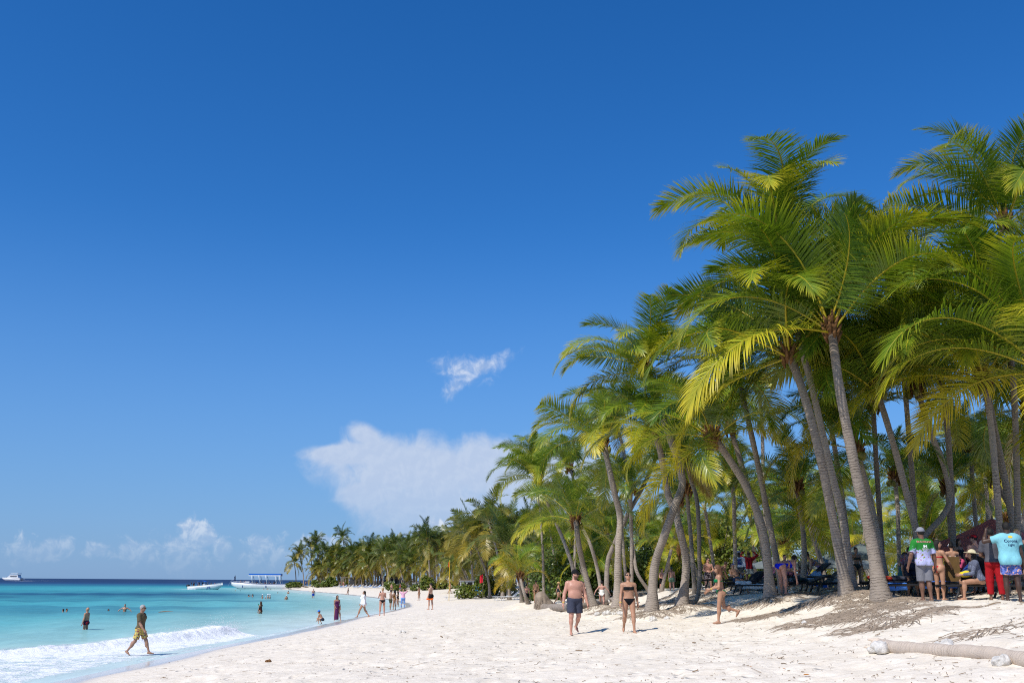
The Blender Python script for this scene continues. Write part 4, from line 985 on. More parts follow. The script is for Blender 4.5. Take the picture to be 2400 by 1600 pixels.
def person(label, loc, heading, h=1.72, sex='m', skin='tan', pose='stand', wear=(), hair=('short', 'darkbrown'), bulk=1.0, belly=0.0, look=(0, 0), v=0.014, group=None, on=None, head_extra=(), beard=False, sink=None, fingers=True, tw=0.0, extras=()):
    """one standing, walking, sitting or bending figure; heading 0 faces away from the camera, 180 towards it, 90 to the right"""
    p = dict(POSE[pose]) if isinstance(pose, str) else dict(POSE[pose[0]], **pose[1])
    s = h / 1.75; fem = sex == 'f'; child = sex == 'c'
    v = v / s
    B = bulk
    sh, hip = (0.168, 0.094) if fem else (0.192, 0.088)
    if child: sh, hip = 0.165, 0.085
    hs = 1.28 if child else 1.0
    lean = R(p.get('lean', 0)); TM = rotz(R(tw)) @ rotx(-lean)
    pel = np.array([0, 0, 0.0])
    tors = lambda x, y, z: pel + TM @ np.array([x, y, z], float)
    J = {}; body = []; seg = {}
    Fem = lambda a, b: a if fem else b
    # pelvis, waist, chest (pelvis centre is the origin, scaled later)
    T = []
    pelv = [ellp((0, -0.005, 0), (Fem(0.168, 0.158) * B, 0.112 * B, 0.12), k=0.05)]
    pelv += [ellp((sx * 0.075, -0.062 - 0.01 * fem, -0.055), (0.088 * B, 0.082 * B, 0.092), k=0.03) for sx in (-1, 1)]
    T += [ellp(tors(0, 0.0, 0.14), (Fem(0.128, 0.142) * B, 0.098 * B, 0.14), TM, 0.06)]
    T += [ellp(tors(0, 0.005, 0.315), (Fem(0.138, 0.162) * B, Fem(0.104, 0.118) * B, 0.17), TM, 0.06)]
    T += [ellp(tors(sx * sh * 0.55, -0.012, 0.42), (sh * 0.52 * (0.6 + 0.4 * B), 0.078 * B, 0.075), TM, 0.05) for sx in (-1, 1)]
    if belly: T += [ellp(tors(0, 0.055, 0.12), (0.145 * B, 0.09 + belly, 0.13), TM, 0.06)]
    if fem: T += [ellp(tors(sx * 0.072, 0.088, 0.315), (0.062, 0.056, 0.062), TM, 0.03) for sx in (-1, 1)]
    else: T += [ellp(tors(sx * 0.075, 0.075, 0.345), (0.082 * B, 0.048 * B, 0.062), TM, 0.03) for sx in (-1, 1)]
    # neck and head
    HM = TM @ (rotx(lean * 0.7) if lean > 0.3 else np.eye(3)) @ rotz(R(-look[0])) @ rotx(R(-look[1]))
    nb = tors(0, -0.012, 0.475); hc = tors(0, 0.0, 0.52) + HM @ np.array([0, 0.02, 0.135 * hs])
    headp = lambda x, y, z: hc + HM @ (np.array([x, y, z], float) * hs)
    neck = [cone(nb, headp(0, -0.02, -0.05), Fem(0.05, 0.06) * (0.5 + 0.5 * B), Fem(0.046, 0.056), 0.04)]
    headprims = [ellp(headp(0, -0.008, 0.025), np.array((0.076, 0.096, 0.097)) * hs, HM, 0.03), ellp(headp(0, 0.026, -0.045), np.array((0.056, 0.066, 0.07)) * hs, HM, 0.03)]
    if v < 0.03:
        headprims += [ellp(headp(0, 0.097, -0.018), np.array((0.013, 0.019, 0.022)) * hs, HM, 0.014)]
        headprims += [ellp(headp(sx * 0.077, -0.008, -0.005), np.array((0.011, 0.02, 0.032)) * hs, HM, 0.01) for sx in (-1, 1)]
    # arms
    arms = {}; hands = []
    for sd_, sx in (('aL', -1), ('aR', 1)):
        f, sde, el_, inn = [R(x) for x in p[sd_]]
        S = tors(sx * sh, -0.01, 0.425)
        if p.get('over'): du = np.array([sx * math.sin(sde), math.sin(f), -math.cos(sde)]); df = np.array([-sx * 0.75, -0.05, 0.62])
        else:
            du = np.array([sx * math.sin(sde), math.sin(f) * math.cos(sde), -math.cos(f) * math.cos(sde)])
            sp_ = sde * 0.6
            df = np.array([sx * math.sin(sp_ - inn), math.sin(f + el_) * math.cos(sp_ - inn), -math.cos(f + el_) * math.cos(sp_ - inn)])
        du = TM @ du; df = TM @ df; du /= np.linalg.norm(du); df /= np.linalg.norm(df)
        E = S + du * 0.295; Wr = E + df * 0.25; Hd = Wr + df * 0.095
        ua = [ellp(S + du * 0.02, (0.062 * (0.5 + 0.5 * B), 0.06 * (0.5 + 0.5 * B), 0.068), None, 0.04), cone(S, E, Fem(0.046, 0.054) * (0.4 + 0.6 * B), Fem(0.036, 0.042) * (0.5 + 0.5 * B), 0.03)]
        fa = [cone(E, E + df * 0.09, Fem(0.037, 0.043), Fem(0.039, 0.046), 0.02), cone(E + df * 0.09, Wr, Fem(0.039, 0.046), Fem(0.025, 0.029), 0.02)]
        ha = [cone(Wr, Wr + df * 0.085, 0.024, 0.034, 0.02)]
        arms[sx] = (S, E, Wr, du, df, ua, fa, ha); hands.append((Wr, df, sx))
    # legs
    legs = {}; low = 9
    for sd_, sx in (('L', -1), ('R', 1)):
        f, sde, kb = [R(x) for x in p[sd_]]
        Hj = np.array([sx * hip, 0, -0.03]); d1 = np.array([sx * math.sin(sde), math.sin(f) * math.cos(sde), -math.cos(f) * math.cos(sde)])
        d2 = np.array([sx * math.sin(sde) * 0.3, math.sin(f - kb), -math.cos(f - kb)]); d2 /= np.linalg.norm(d2)
        K = Hj + d1 * 0.425; An = K + d2 * 0.405
        tilt = f - kb
        fp = tilt * (0.75 if tilt < -0.25 else 0.0)
        fd = np.array([sx * 0.18, math.cos(fp), math.sin(fp)]); fd /= np.linalg.norm(fd)
        th = [cone(Hj, K, Fem(0.092, 0.088) * (0.35 + 0.65 * B), Fem(0.055, 0.056) * (0.6 + 0.4 * B), 0.035)]
        shn = [cone(K, K + d2 * 0.13, 0.053, 0.05, 0.03), ellp(K + d2 * 0.13 + np.array([0, -0.018, 0]), (0.05, 0.054, 0.11), None, 0.04), cone(K + d2 * 0.12, An, 0.048, 0.033, 0.03)]
        up = np.cross(np.array([1, 0, 0]), fd); dn = -np.array([0, -fd[2], fd[1]])
        ft = [cone(An + fd * -0.035 + dn * 0.035, An + fd * 0.06 + dn * 0.035, 0.034, 0.034, 0.025), cone(An + fd * 0.05 + dn * 0.04, An + fd * 0.165 + dn * 0.055, 0.034, 0.019, 0.025)]
        legs[sx] = (Hj, K, An, d1, d2, th, shn, ft, fd)
        for q in ft: low = min(low, q['a'][2] - q['ra'], q['b'][2] - q['rb'])
    LL = [q for sx in (-1, 1) for q in legs[sx][5] + legs[sx][6] + legs[sx][7]]
    AA = [q for sx in (-1, 1) for q in arms[sx][5] + arms[sx][6] + arms[sx][7]]
    allp = pelv + T + neck + LL + AA + headprims
    V, F = surface(allp, v)
    # colour: skin with the face drawn in
    base = np.array(SK[skin] if isinstance(skin, str) else skin); Cc = np.tile(base, (len(V), 1))
    q = (V - hc) @ HM / hs
    def paint(cx, cy, cz, rad, col, sq=1.0):
        d = np.sqrt((q[:, 0] - cx) ** 2 + (q[:, 1] - cy) ** 2 + ((q[:, 2] - cz) * sq) ** 2); w = np.clip(1.5 - d / rad, 0, 1)[:, None]
        Cc[:] = Cc * (1 - w) + np.array(col) * w
    if v < 0.03:
        for sx in (-1, 1):
            paint(sx * 0.031, 0.084, 0.008, 0.013, base * 0.18, 1.4); paint(sx * 0.031, 0.088, 0.03, 0.014, base * 0.4, 2.4)
        paint(0, 0.09, -0.062, 0.018, base * np.array([0.85, 0.5, 0.5]), 2.2)
        if beard:
            w = ((q[:, 2] < -0.035) & (q[:, 1] > 0.0) & (q[:, 2] > -0.14))[:, None]; Cc = np.where(w, base * 0.28, Cc)
    root = empty('person', (0, 0, 0), 0, label, 'person', group)
    scl = s
    parts_v = [V]; parts_f = [F.tolist()]; cols = [Cc]; nb_ = len(V)
    if fingers and v < 0.022:
        for Wr, df, sx in hands:
            inn = TM @ np.array([-sx, 0, 0.0]); inn -= df * (inn @ df); inn /= np.linalg.norm(inn) + 1e-9; fwd = np.cross(df, inn) * -sx
            if fwd[1] < 0: fwd = -fwd
            b = Wr + df * 0.10
            for k, (off, ln) in enumerate(((-0.026, 0.062), (-0.009, 0.078), (0.008, 0.084), (0.025, 0.074))):
                a = b + fwd * off; m1 = a + df * ln * 0.5 + inn * 0.012; e1 = a + df * ln * 0.92 + inn * 0.04
                vv, ff = tube_geo([a - df * 0.02, m1, e1], [0.0105, 0.0095, 0.006], 5); parts_v.append(np.array(vv)); parts_f.append([tuple(x + nb_ for x in f) for f in ff]); cols.append(np.tile(base, (len(vv), 1))); nb_ += len(vv)
            a = Wr + df * 0.045 + fwd * 0.02; vv, ff = tube_geo([a, a + fwd * 0.028 + df * 0.03 + inn * 0.012, a + fwd * 0.034 + df * 0.062 + inn * 0.026], [0.013, 0.011, 0.007], 5)
            parts_v.append(np.array(vv)); parts_f.append([tuple(x + nb_ for x in f) for f in ff]); cols.append(np.tile(base, (len(vv), 1))); nb_ += len(vv)
    off = np.array([0, 0, -low])
    def put(name, V, F, m, attrs=None, smooth=True):
        return mesh_obj(name, (np.asarray(V) + off) * scl, F, m, root, smooth, attrs=attrs)
    put('body', np.vstack(parts_v), [tuple(f) for L in parts_f for f in L], SKIN, {'Col': np.vstack(cols)})
    # clothing in the body's own frames
    tq = lambda G: (G - pel) @ TM
    gv = max(v, 0.011)
    def limb(sx, a, b, ra, rb, t): return cone(a, a + (b - a) * t, ra, ra + (rb - ra) * 1.0, 0.025, 2)
    for w in wear:
        kind, m = w[0], w[1]; o = w[2] if len(w) > 2 else {}
        ex = []; cuts = []
        if kind in ('shorts', 'trunks', 'pants'):
            ln = o.get('len', 0.62 if kind == 'shorts' else 0.3); lo_ = o.get('loose', 0.03)
            pr = [grow(x, 0.014) for x in pelv]
            for sx in (-1, 1):
                Hj, K, An, d1, d2, th, shn, ft, fd = legs[sx]
                if kind == 'pants':
                    pr += [cone(Hj, K, th[0]['ra'] + 0.02, th[0]['rb'] + lo_, 0.03), cone(K, K + (An - K) * o.get('len', 0.85), 0.055 + lo_, 0.045 + lo_ * 0.8, 0.03, 2)]
                else: pr.append(cone(Hj, Hj + (K - Hj) * ln, th[0]['ra'] + 0.016, th[0]['ra'] + (th[0]['rb'] - th[0]['ra']) * ln + lo_, 0.03, 2))
            top = o.get('top', 0.085); cuts = [lambda G, top=top: tq(G)[..., 2] - top]
            nm = 'trousers' if kind == 'pants' else 'shorts'
        elif kind == 'bottom':
            pr = [grow(x, 0.009) for x in pelv] + [grow(legs[sx][5][0], 0.009) for sx in (-1, 1)] + [grow(T[0], 0.009)]
            top = o.get('top', 0.045); k = o.get('cut', 1.25)
            cuts = [lambda G, top=top: G[..., 2] - top, lambda G, k=k: (-0.145 + k * np.maximum(np.abs(G[..., 0]) - 0.022, 0)) - G[..., 2]]; nm = 'bikini_bottom'
        elif kind == 'top':
            pr = [grow(x, 0.009) for x in T]
            def band(G):
                z = tq(G); fr = z[..., 1] > 0.02; hi = np.where(fr, 0.365, 0.31); lo_ = np.where(fr, 0.265, 0.275); return np.maximum(z[..., 2] - hi, lo_ - z[..., 2])
            cuts = [band]; ex = [cone(tors(sx * 0.085, 0.125, 0.35), tors(sx * 0.105, 0.03, 0.485), 0.009, 0.008, 0.005) for sx in (-1, 1)] + [cone(tors(sx * 0.105, 0.03, 0.49), tors(sx * 0.09, -0.095, 0.33), 0.008, 0.008, 0.005) for sx in (-1, 1)]; nm = 'bikini_top'
        elif kind == 'swimsuit':
            pr = [grow(x, 0.009) for x in pelv + T] + [grow(legs[sx][5][0], 0.009) for sx in (-1, 1)]
            cuts = [lambda G: tq(G)[..., 2] - np.where(tq(G)[..., 1] > 0, 0.37, o.get('back', 0.30)), lambda G: (-0.14 + 1.2 * np.maximum(np.abs(G[..., 0]) - 0.025, 0)) - G[..., 2]]
            ex = [cone(tors(sx * 0.085, 0.1, 0.36), tors(sx * 0.105, 0.03, 0.485), 0.012, 0.012, 0.005) for sx in (-1, 1)] + [cone(tors(sx * 0.105, 0.03, 0.49), tors(sx * 0.08, -0.1, 0.29), 0.012, 0.012, 0.005) for sx in (-1, 1)]; nm = 'swimsuit'
        elif kind in ('shirt', 'longsleeve'):
            hem = o.get('hem', -0.06); L_ = o.get('loose', 0.024)
            pr = [grow(x, L_) for x in T] + [grow(x, L_ + 0.004) for x in pelv]
            for sx in (-1, 1):
                S, E, Wr, du, df, ua, fa, ha = arms[sx]
                pr.append(grow(ua[0], 0.016))
                if kind == 'longsleeve': pr += [grow(ua[1], 0.016), cone(E, E + (Wr - E) * 0.95, 0.052, 0.042, 0.02, 2)]
                else: pr.append(cone(S, S + (E - S) * o.get('sleeve', 0.72), ua[1]['ra'] + 0.018, ua[1]['rb'] + 0.036, 0.02, 2))
            cuts = [lambda G, hem=hem: hem - tq(G)[..., 2] - 0.0, lambda G: 0.085 - np.linalg.norm((G - tors(0, 0.02, 0.515)) , axis=-1)]; nm = 'shirt'
        elif kind == 'dress':
            pr = [grow(x, 0.014) for x in T + pelv]; ln = o.get('len', 0.85); a = np.array([0, 0, 0.05]); e = np.array([0.0, 0.02, -ln])
            pr.append(cone(a, e, 0.145, o.get('flare', 0.19), 0.05, 2)); cuts = [lambda G: tq(G)[..., 2] - 0.385, lambda G, ln=ln: (-ln) - G[..., 2]]
            ex = [cone(tors(sx * 0.07, 0.1, 0.37), tors(sx * 0.06, 0.0, 0.50), 0.012, 0.012, 0.005) for sx in (-1, 1)]; nm = 'dress'
        else: continue
        VV, FF = surface(pr, gv, cuts, ex)
        if len(FF): put(nm, VV, FF, m)
    # hair, hats, glasses
    hk, hcn = hair
    if hk != 'bald':
        hm = mat('hair_' + hcn, HAIRC[hcn], 0.55, 0.3, noise=0.3, nscale=40, bump=0.5)
        pr = [ellp(headp(0, -0.014, 0.03), np.array((0.084, 0.102, 0.102)) * hs, HM, 0.02)]; ex = []
        fc = lambda G: ((G - hc) @ HM / hs) @ np.array([0, 0.80, -0.60]) - (0.012 if hk == 'short' else 0.022)
        if hk == 'long': ex = [cone(headp(0, -0.06, 0.0), headp(0, -0.085, -0.17), 0.078, 0.07, 0.04), cone(headp(0, -0.085, -0.17), headp(0, -0.10, -0.34), 0.07, 0.035, 0.04), cone(headp(-0.06, -0.02, 0.01), headp(-0.075, 0.0, -0.2), 0.035, 0.02, 0.03), cone(headp(0.06, -0.02, 0.01), headp(0.075, 0.0, -0.2), 0.035, 0.02, 0.03)]
        if hk == 'bun': ex = [ellp(headp(0, -0.075, 0.105), np.array((0.045, 0.045, 0.042)) * hs, HM, 0.02)]
        if hk == 'pony': ex = [cone(headp(0, -0.09, 0.03), headp(0, -0.15, -0.12), 0.035, 0.03, 0.03), cone(headp(0, -0.15, -0.12), headp(0, -0.13, -0.30), 0.03, 0.012, 0.03)]
        VV, FF = surface(pr, gv, [fc], ex); put('hair', VV, FF, hm)
    for e in head_extra:
        k, m = e[0], e[1]
        if k == 'cap':
            VV, FF = surface([ellp(headp(0, -0.012, 0.045), np.array((0.09, 0.11, 0.098)) * hs, HM, 0.02)], gv, [lambda G: 0.028 * hs - ((G - hc) @ HM)[..., 2]], [ellp(headp(0, 0.125, 0.042), np.array((0.07, 0.075, 0.013)) * hs, HM, 0.01)]); put('cap', VV, FF, m)
        if k == 'hat':
            w_ = e[2] if len(e) > 2 else 0.19
            VV, FF = surface([ellp(headp(0, -0.012, 0.06), np.array((0.09, 0.11, 0.095)) * hs, HM, 0.02)], gv, [lambda G: 0.045 * hs - ((G - hc) @ HM)[..., 2]], [ellp(headp(0, -0.01, 0.05), np.array((w_, w_, 0.017)) * hs, HM, 0.02)]); put('hat', VV, FF, m)
        if k == 'shades':
            b = MB()
            for sx in (-1, 1):
                b.ball(headp(sx * 0.033, 0.093, 0.008), (0.029, 0.012, 0.021), 8, 6, M=HM); b.tube([headp(sx * 0.055, 0.085, 0.012), headp(sx * 0.082, 0.0, 0.014)], 0.004, 4)
            put('sunglasses', b.v, b.f, m)
        if k == 'band':
            S, E, Wr, du, df = arms[e[2]][:5]; b = MB(); b.tube([Wr - df * 0.022, Wr - df * 0.002], 0.034, 8); put('wristband', b.v, b.f, m)
        if k == 'flower':
            b = MB(); [b.ball(headp(-0.08 + 0.02 * math.cos(t), 0.0 + 0.03 * math.sin(t), 0.05 + 0.03 * math.cos(t)), 0.018, 6, 4) for t in np.linspace(0, 5.03, 5)]; put('flower', b.v, b.f, m)
    z0 = loc[2] if sink is None else loc[2] - sink
    root.location = (loc[0], loc[1], z0 - 0.01); root.rotation_euler = (0, 0, -R(heading))
    fr = dict(root=root, off=off, scl=scl, hands={sx: (arms[sx][2] + arms[sx][4] * 0.13, arms[sx][4]) for sx in (-1, 1)}, tors=tors, headp=headp, low=low)
    return fr
def world_of(fr, p):
    """a point of the figure's own frame in world coordinates"""
    q = (np.asarray(p) + fr['off']) * fr['scl']; return np.array(Matrix.Rotation(fr['root'].rotation_euler.z, 3, 'Z')) @ q + np.array(fr['root'].location)
# ------------------------------------------------------------------ who is on the beach
BLK = cloth((22, 22, 26)); WHT = cloth((238, 238, 240)); SHADE = gloss('dark_glass', (12, 12, 14), 0.15)
BAND = gloss('yellow_band', (230, 200, 60))
PPL = {}
def spot(px, feet, D=None):
    if D is None: h = hit(px, feet); return np.array([h[0], h[1], float(sand_z(h[0], h[1])[0])])
    q = at_y(px, feet, D); return np.array([q[0], D, float(sand_z(q[0], D)[0])])
HLOG = []
def put_person(key, px, feet, head, heading, label, D=None, f=1.0, h=None, z=None, **kw):
    """place by the pixel of the feet; the height follows from the photo (f: how much of the standing height the pose spans)"""
    L = spot(px, feet, D)
    if z is not None: L = at_z(px, feet, z)
    hh = h or max(1.45, min(1.95, (feet - head) * L[1] / FPX / f))
    HLOG.append((key, round(L[1], 1), round((feet - head) * L[1] / FPX / f, 2), round(project(L)[1] - feet, 1)))
    v = max(0.0125, min(0.045, L[1] * 0.00048))
    PPL[key] = person(label, L, heading, hh, v=v, **kw); return PPL[key]
pp = put_person
# walkers in front
pp('couple_man', 1348, 1487, 1341, 168, 'bearded shirtless man in black cap and grey shorts walking on the sand', skin='pink', pose=('step', dict(R=(6, 4, 6), L=(-6, 4, 42), aL=(4, 17, 16, 0), aR=(-4, 18, 18, 0))), bulk=1.3, belly=0.02, beard=True, look=(-34, 4),
   wear=[('shorts', cloth((62, 66, 82)), dict(len=0.78, loose=0.045, top=0.06))], hair=('short', 'black'), head_extra=[('cap', BLK), ('shades', SHADE), ('band', BAND, 1)])
pp('couple_woman', 1475, 1482, 1343, 178, 'woman in black bikini and sunglasses looking down, walking beside the man in cap', sex='f', skin='tan', pose=('step', dict(aL=(-12, 13, 12, 0), aR=(10, 12, 18, 0))), bulk=1.12, look=(0, -22),
   wear=[('top', BLK), ('bottom', BLK)], hair=('bun', 'brown'), head_extra=[('shades', SHADE), ('band', BAND, 1)])
pp('green_bikini', 1692, 1462, 1328, -82, 'woman in green bikini hurrying left with one foot off the sand', sex='f', skin='tan', pose='run', bulk=1.05, look=(0, -8), wear=[('top', cloth((10, 120, 72))), ('bottom', cloth((10, 120, 72)))], hair=('long', 'auburn'), head_extra=[('shades', SHADE), ('band', BAND, -1)])
pp('grey_man', 324, 1534, 1420, 96, 'grey haired man in olive shirt and yellow print shorts wading through the foam', z=0.02, skin='olive', pose='stride', wear=[('shirt', cloth((98, 88, 66)), dict(hem=-0.02)), ('shorts', cloth((226, 200, 96), [(150, 60, 60), (70, 90, 120)], 22), dict(len=0.8, loose=0.045))], hair=('short', 'grey'), head_extra=[('shades', SHADE)])
pp('bald_man', 200, 1474, 1421, -84, 'bald man with a round belly in dark trunks standing knee deep', z=0, h=1.72, sink=0.5, skin='tan', bulk=1.12, belly=0.05, wear=[('trunks', cloth((34, 40, 62), [(190, 40, 40)], 10), dict(len=0.35, loose=0.02))], hair=('bald', 'grey'), look=(0, -14))
pp('drink_woman', 610, 1438, 1404, -60, 'long haired woman standing thigh deep holding a green drink', z=0, h=1.66, sink=0.6, sex='f', skin='olive', pose='phone1', wear=[('swimsuit', cloth((70, 40, 36)))], hair=('long', 'brown'))
# bathers shown from the chest or the neck up
for key, px, wl, sink, hd, sx, sk, hr, pz, lab in (
    ('b1', 148, 1432.5, 1.42, -70, 'm', 'olive', ('short', 'black'), 'stand', 'left one of two dark heads close together in the water'),
    ('b2', 156, 1432.8, 1.38, 100, 'm', 'tan', ('short', 'black'), 'stand', 'right one of two dark heads close together in the water'),
    ('b3', 254, 1431.5, 1.46, 120, 'm', 'brown', ('short', 'black'), 'stand', 'lone head in the water behind the grey haired man'),
    ('b4', 292, 1431.5, 1.04, 170, 'm', 'tan', ('short', 'black'), 'wade', 'man chest deep with both arms spread over the water'),
    ('b5', 583, 1398.5, 1.2, 100, 'f', 'tan', ('long', 'black'), 'photo', 'left one of an embracing pair in the bay'),
    ('b6', 592, 1399.5, 1.1, -100, 'f', 'tan', ('long', 'black'), 'wade', 'right one of an embracing pair in the bay'),
    ('b7', 614.5, 1403, 1.0, 60, 'f', 'olive', ('pony', 'black'), 'stand', 'dark haired bather left of the pair in white hats'),
    ('b8', 622, 1403.5, 1.25, 0, 'c', 'olive', ('short', 'black'), 'stand', 'child neck deep beside the pair in white hats'),
    ('b9', 627.5, 1403, 0.95, 90, 'm', 'fair', ('short', 'grey'), 'stand', 'pale bather in white hat facing right'),
    ('b10', 632.5, 1403, 1.0, -90, 'f', 'fair', ('short', 'grey'), 'stand', 'pale bather in white hat facing left'),
    ('b11', 671, 1404.5, 1.0, 150, 'm', 'tan', ('short', 'brown'), 'stand', 'bather in a white cap waist deep near the shore'),
    ('b12', 651, 1389.5, 1.4, 0, 'm', 'tan', ('short', 'brown'), 'stand', 'single head in the water between boat and shore'),
    ('b13', 675.5, 1390.5, 1.05, 20, 'm', 'olive', ('short', 'black'), 'stand', 'dark haired bather near the stern of the tour boat'),
    ('b14', 551.5, 1384, 1.45, 0, 'f', 'fair', ('short', 'blond'), 'stand', 'fair head in the water off the tour boat bow'),
    ('b15', 563, 1384.2, 1.45, 0, 'm', 'olive', ('short', 'black'), 'stand', 'dark head in the water under the tour boat hull'),
    ('b16', 617.5, 1380.8, 1.3, 0, 'f', 'tan', ('short', 'brown'), 'stand', 'bather close against the tour boat hull'),
    ('b17', 627, 1381.2, 1.25, 0, 'm', 'tan', ('short', 'brown'), 'stand', 'middle bather of three against the tour boat hull'),
    ('b18', 634.5, 1380.8, 1.42, 0, 'm', 'olive', ('short', 'black'), 'stand', 'rightmost small head against the tour boat hull')):
    he = [('hat', WHT, 0.14)] if 'white hat' in lab else [('cap', WHT)] if 'white cap' in lab else ()
    we = [('top', cloth((30, 40, 60)))] if sx == 'f' and sink < 1.25 else ()
    pp(key, px, wl, wl - 20, hd, lab, z=0, h=1.7 if sx != 'c' else 1.3, sink=sink if sx != 'c' else 0.95, sex=sx, skin=sk, hair=hr, pose=pz, head_extra=he, wear=we, fingers=False, group='bathers in the sea')
pp('blue_trunks', 734, 1400.5, 1383, 150, 'man in bright blue trunks standing shin deep in the bay', z=0, h=1.75, sink=0.3, skin='pink', wear=[('trunks', cloth((30, 80, 190)), dict(len=0.6))])
pp('splash_child', 815, 1394, 1377, 110, 'person kicking up water at the far waterline', z=0, h=1.6, sink=0.15, skin='tan', pose='run', wear=[('swimsuit', cloth((60, 60, 70)))], sex='f', hair=('bun', 'darkbrown'))
# along the waterline
pp('cap_child', 755, 1462, 1437, -70, 'crouching child in a blue cap playing at the waterline', sex='c', h=1.28, skin='tan', pose='squat', wear=[('trunks', cloth((40, 44, 60)))], head_extra=[('cap', cloth((32, 112, 210)))], hair=('short', 'brown'))
pp('purple_dress', 788, 1453, 1395, 150, 'woman in long purple dress with one leg bare at the waterline', sex='f', skin='olive', pose=('stand', dict(L=(14, 14, 4), aR=(6, 8, 40, 20))), wear=[('dress', cloth((88, 38, 78)), dict(len=0.84, flare=0.15))], hair=('long', 'black'))
pp('white_shirt', 850, 1447, 1376, -88, 'woman in long white shirt with dark braid walking left', sex='f', skin='tan', pose='stride', bulk=1.12, look=(0, -20), wear=[('longsleeve', WHT, dict(hem=-0.28, loose=0.05))], hair=('pony', 'darkbrown'))
pp('phone_woman', 895, 1442, 1366, -14, 'woman in black bikini seen from behind holding up a phone', sex='f', skin='pink', pose='phone', bulk=1.06, wear=[('top', BLK), ('bottom', BLK, dict(cut=0.8))], hair=('bun', 'blond'))
pp('trio_man', 915, 1429, 1380, 60, 'shirtless man in brown patterned shorts facing two women', skin='olive', pose='cross', wear=[('shorts', cloth((92, 84, 62), [(50, 60, 40)], 12))], hair=('short', 'darkbrown'))
pp('trio_woman', 923.5, 1428, 1382, -70, 'dark haired woman in sunglasses beside the man in patterned shorts', sex='f', skin='tan', pose='cross', wear=[('swimsuit', cloth((150, 100, 40)))], hair=('long', 'black'), head_extra=[('shades', SHADE)])
pp('trio_second', 931.5, 1421, 1384, -80, 'woman in black swimsuit half hidden behind the sunglasses woman', sex='f', skin='tan', pose='hips', wear=[('swimsuit', BLK)], hair=('long', 'darkbrown'))
pp('pink_top', 944, 1425, 1381, -10, 'woman in pink top and light blue leggings with arms raised', sex='f', skin='fair', pose=('headup', {}), bulk=1.08, wear=[('shirt', cloth((232, 176, 196)), dict(hem=0.0)), ('pants', cloth((120, 158, 214)), dict(len=0.95, loose=0.012))], hair=('short', 'blond'))
pp('far_pair_l', 917, 1389, 1368, 160, 'shirtless man further up the beach behind the trio', skin='pink', pose='phone1', wear=[('trunks', cloth((120, 100, 90)))])
pp('far_pair_r', 937.5, 1388, 1367, 80, 'man in red shirt and blue shorts further up the beach', skin='tan', pose='hips', wear=[('shirt', cloth((150, 70, 74))), ('shorts', cloth((90, 110, 160)))])
pp('bikini_phone', 982, 1406, 1375, -70, 'slim woman in bikini photographing towards the sea', sex='f', skin='tan', pose='phone1', wear=[('top', cloth((150, 110, 90))), ('bottom', cloth((120, 80, 70)))], hair=('bun', 'brown'))
pp('black_shorts', 1009, 1429, 1368, -58, 'person in black shorts holding up a phone with a bare back', sex='f', skin='fair', pose='phone1', wear=[('shorts', BLK, dict(len=0.55)), ('top', cloth((200, 160, 140)))], hair=('short', 'black'))
pp('bright_bikini', 1054, 1391, 1363, 60, 'woman in neon green and orange swimwear walking up the beach', sex='f', skin='tan', pose='stride', wear=[('top', cloth((240, 120, 70))), ('bottom', cloth((60, 220, 120)))], hair=('bun', 'black'))
pp('yellow_shorts', 1067, 1371.5, 1353, 160, 'man in white shirt and yellow shorts under the far palms', skin='brown', wear=[('longsleeve', WHT), ('shorts', cloth((220, 200, 60)))], head_extra=[('cap', WHT)])
pp('far_999', 999, 1368.5, 1353, 160, 'left one of two people before the green hedge', skin='pink', wear=[('trunks', cloth((60, 60, 80)))])
pp('far_1010', 1010, 1368.5, 1355, 150, 'right one of two people before the green hedge', skin='olive', wear=[('shirt', cloth((120, 110, 100))), ('shorts', cloth((70, 70, 80)))])
pp('straw_hat', 1309, 1404, 1352, 80, 'woman in straw hat and dark swimsuit walking under the grove', D=66, sex='f', skin='tan', pose='stride', wear=[('swimsuit', cloth((40, 46, 54)))], head_extra=[('hat', cloth((206, 170, 120)), 0.2)], hair=('short', 'brown'))
pp('palm_man', 1234, 1397, 1352, 10, 'shirtless man in black shorts half hidden by the small yellow palm', D=68, skin='pink', wear=[('shorts', BLK)])
pp('palm_woman', 1256, 1398, 1357, 5, 'tanned person in dark swimwear beside the upturned root ball', D=66, sex='f', skin='tan', wear=[('bottom', BLK), ('top', BLK)], hair=('short', 'darkbrown'))
pp('white_suit', 1411, 1394, 1334, 10, 'woman in white swimsuit walking away with arms held out', D=51, sex='f', skin='pink', pose='airplane', wear=[('swimsuit', cloth((240, 236, 224)), dict(back=0.28))], hair=('bun', 'black'))
pp('behind_palm', 1370, 1387, 1343, 200, 'woman in black bikini partly hidden behind the leaning palm trunk', D=52, sex='f', skin='fair', pose='step', wear=[('top', BLK), ('bottom', BLK)], hair=('bun', 'brown'))
pp('back_couple_m', 1552, 1373, 1316, 150, 'man in black shorts holding a small bundle between the curved trunks', D=60, skin='pink', pose='cross', wear=[('shorts', BLK)])
pp('back_couple_w', 1575, 1375, 1320, 5, 'woman in green shorts and cap between the curved trunks', D=59, sex='f', skin='pink', wear=[('shorts', cloth((120, 146, 116)), dict(len=0.5)), ('top', cloth((110, 60, 60)))], head_extra=[('cap', cloth((60, 90, 80)))], hair=('pony', 'brown'))
pp('hip_man', 1661, 1382, 1303, 170, 'lean shirtless man in patterned trunks standing at the edge of the shade', D=51, skin='pink', pose='cross', look=(-25, 4), wear=[('trunks', cloth((60, 44, 52), [(190, 180, 180)], 20), dict(len=0.55))], head_extra=[('shades', SHADE)])
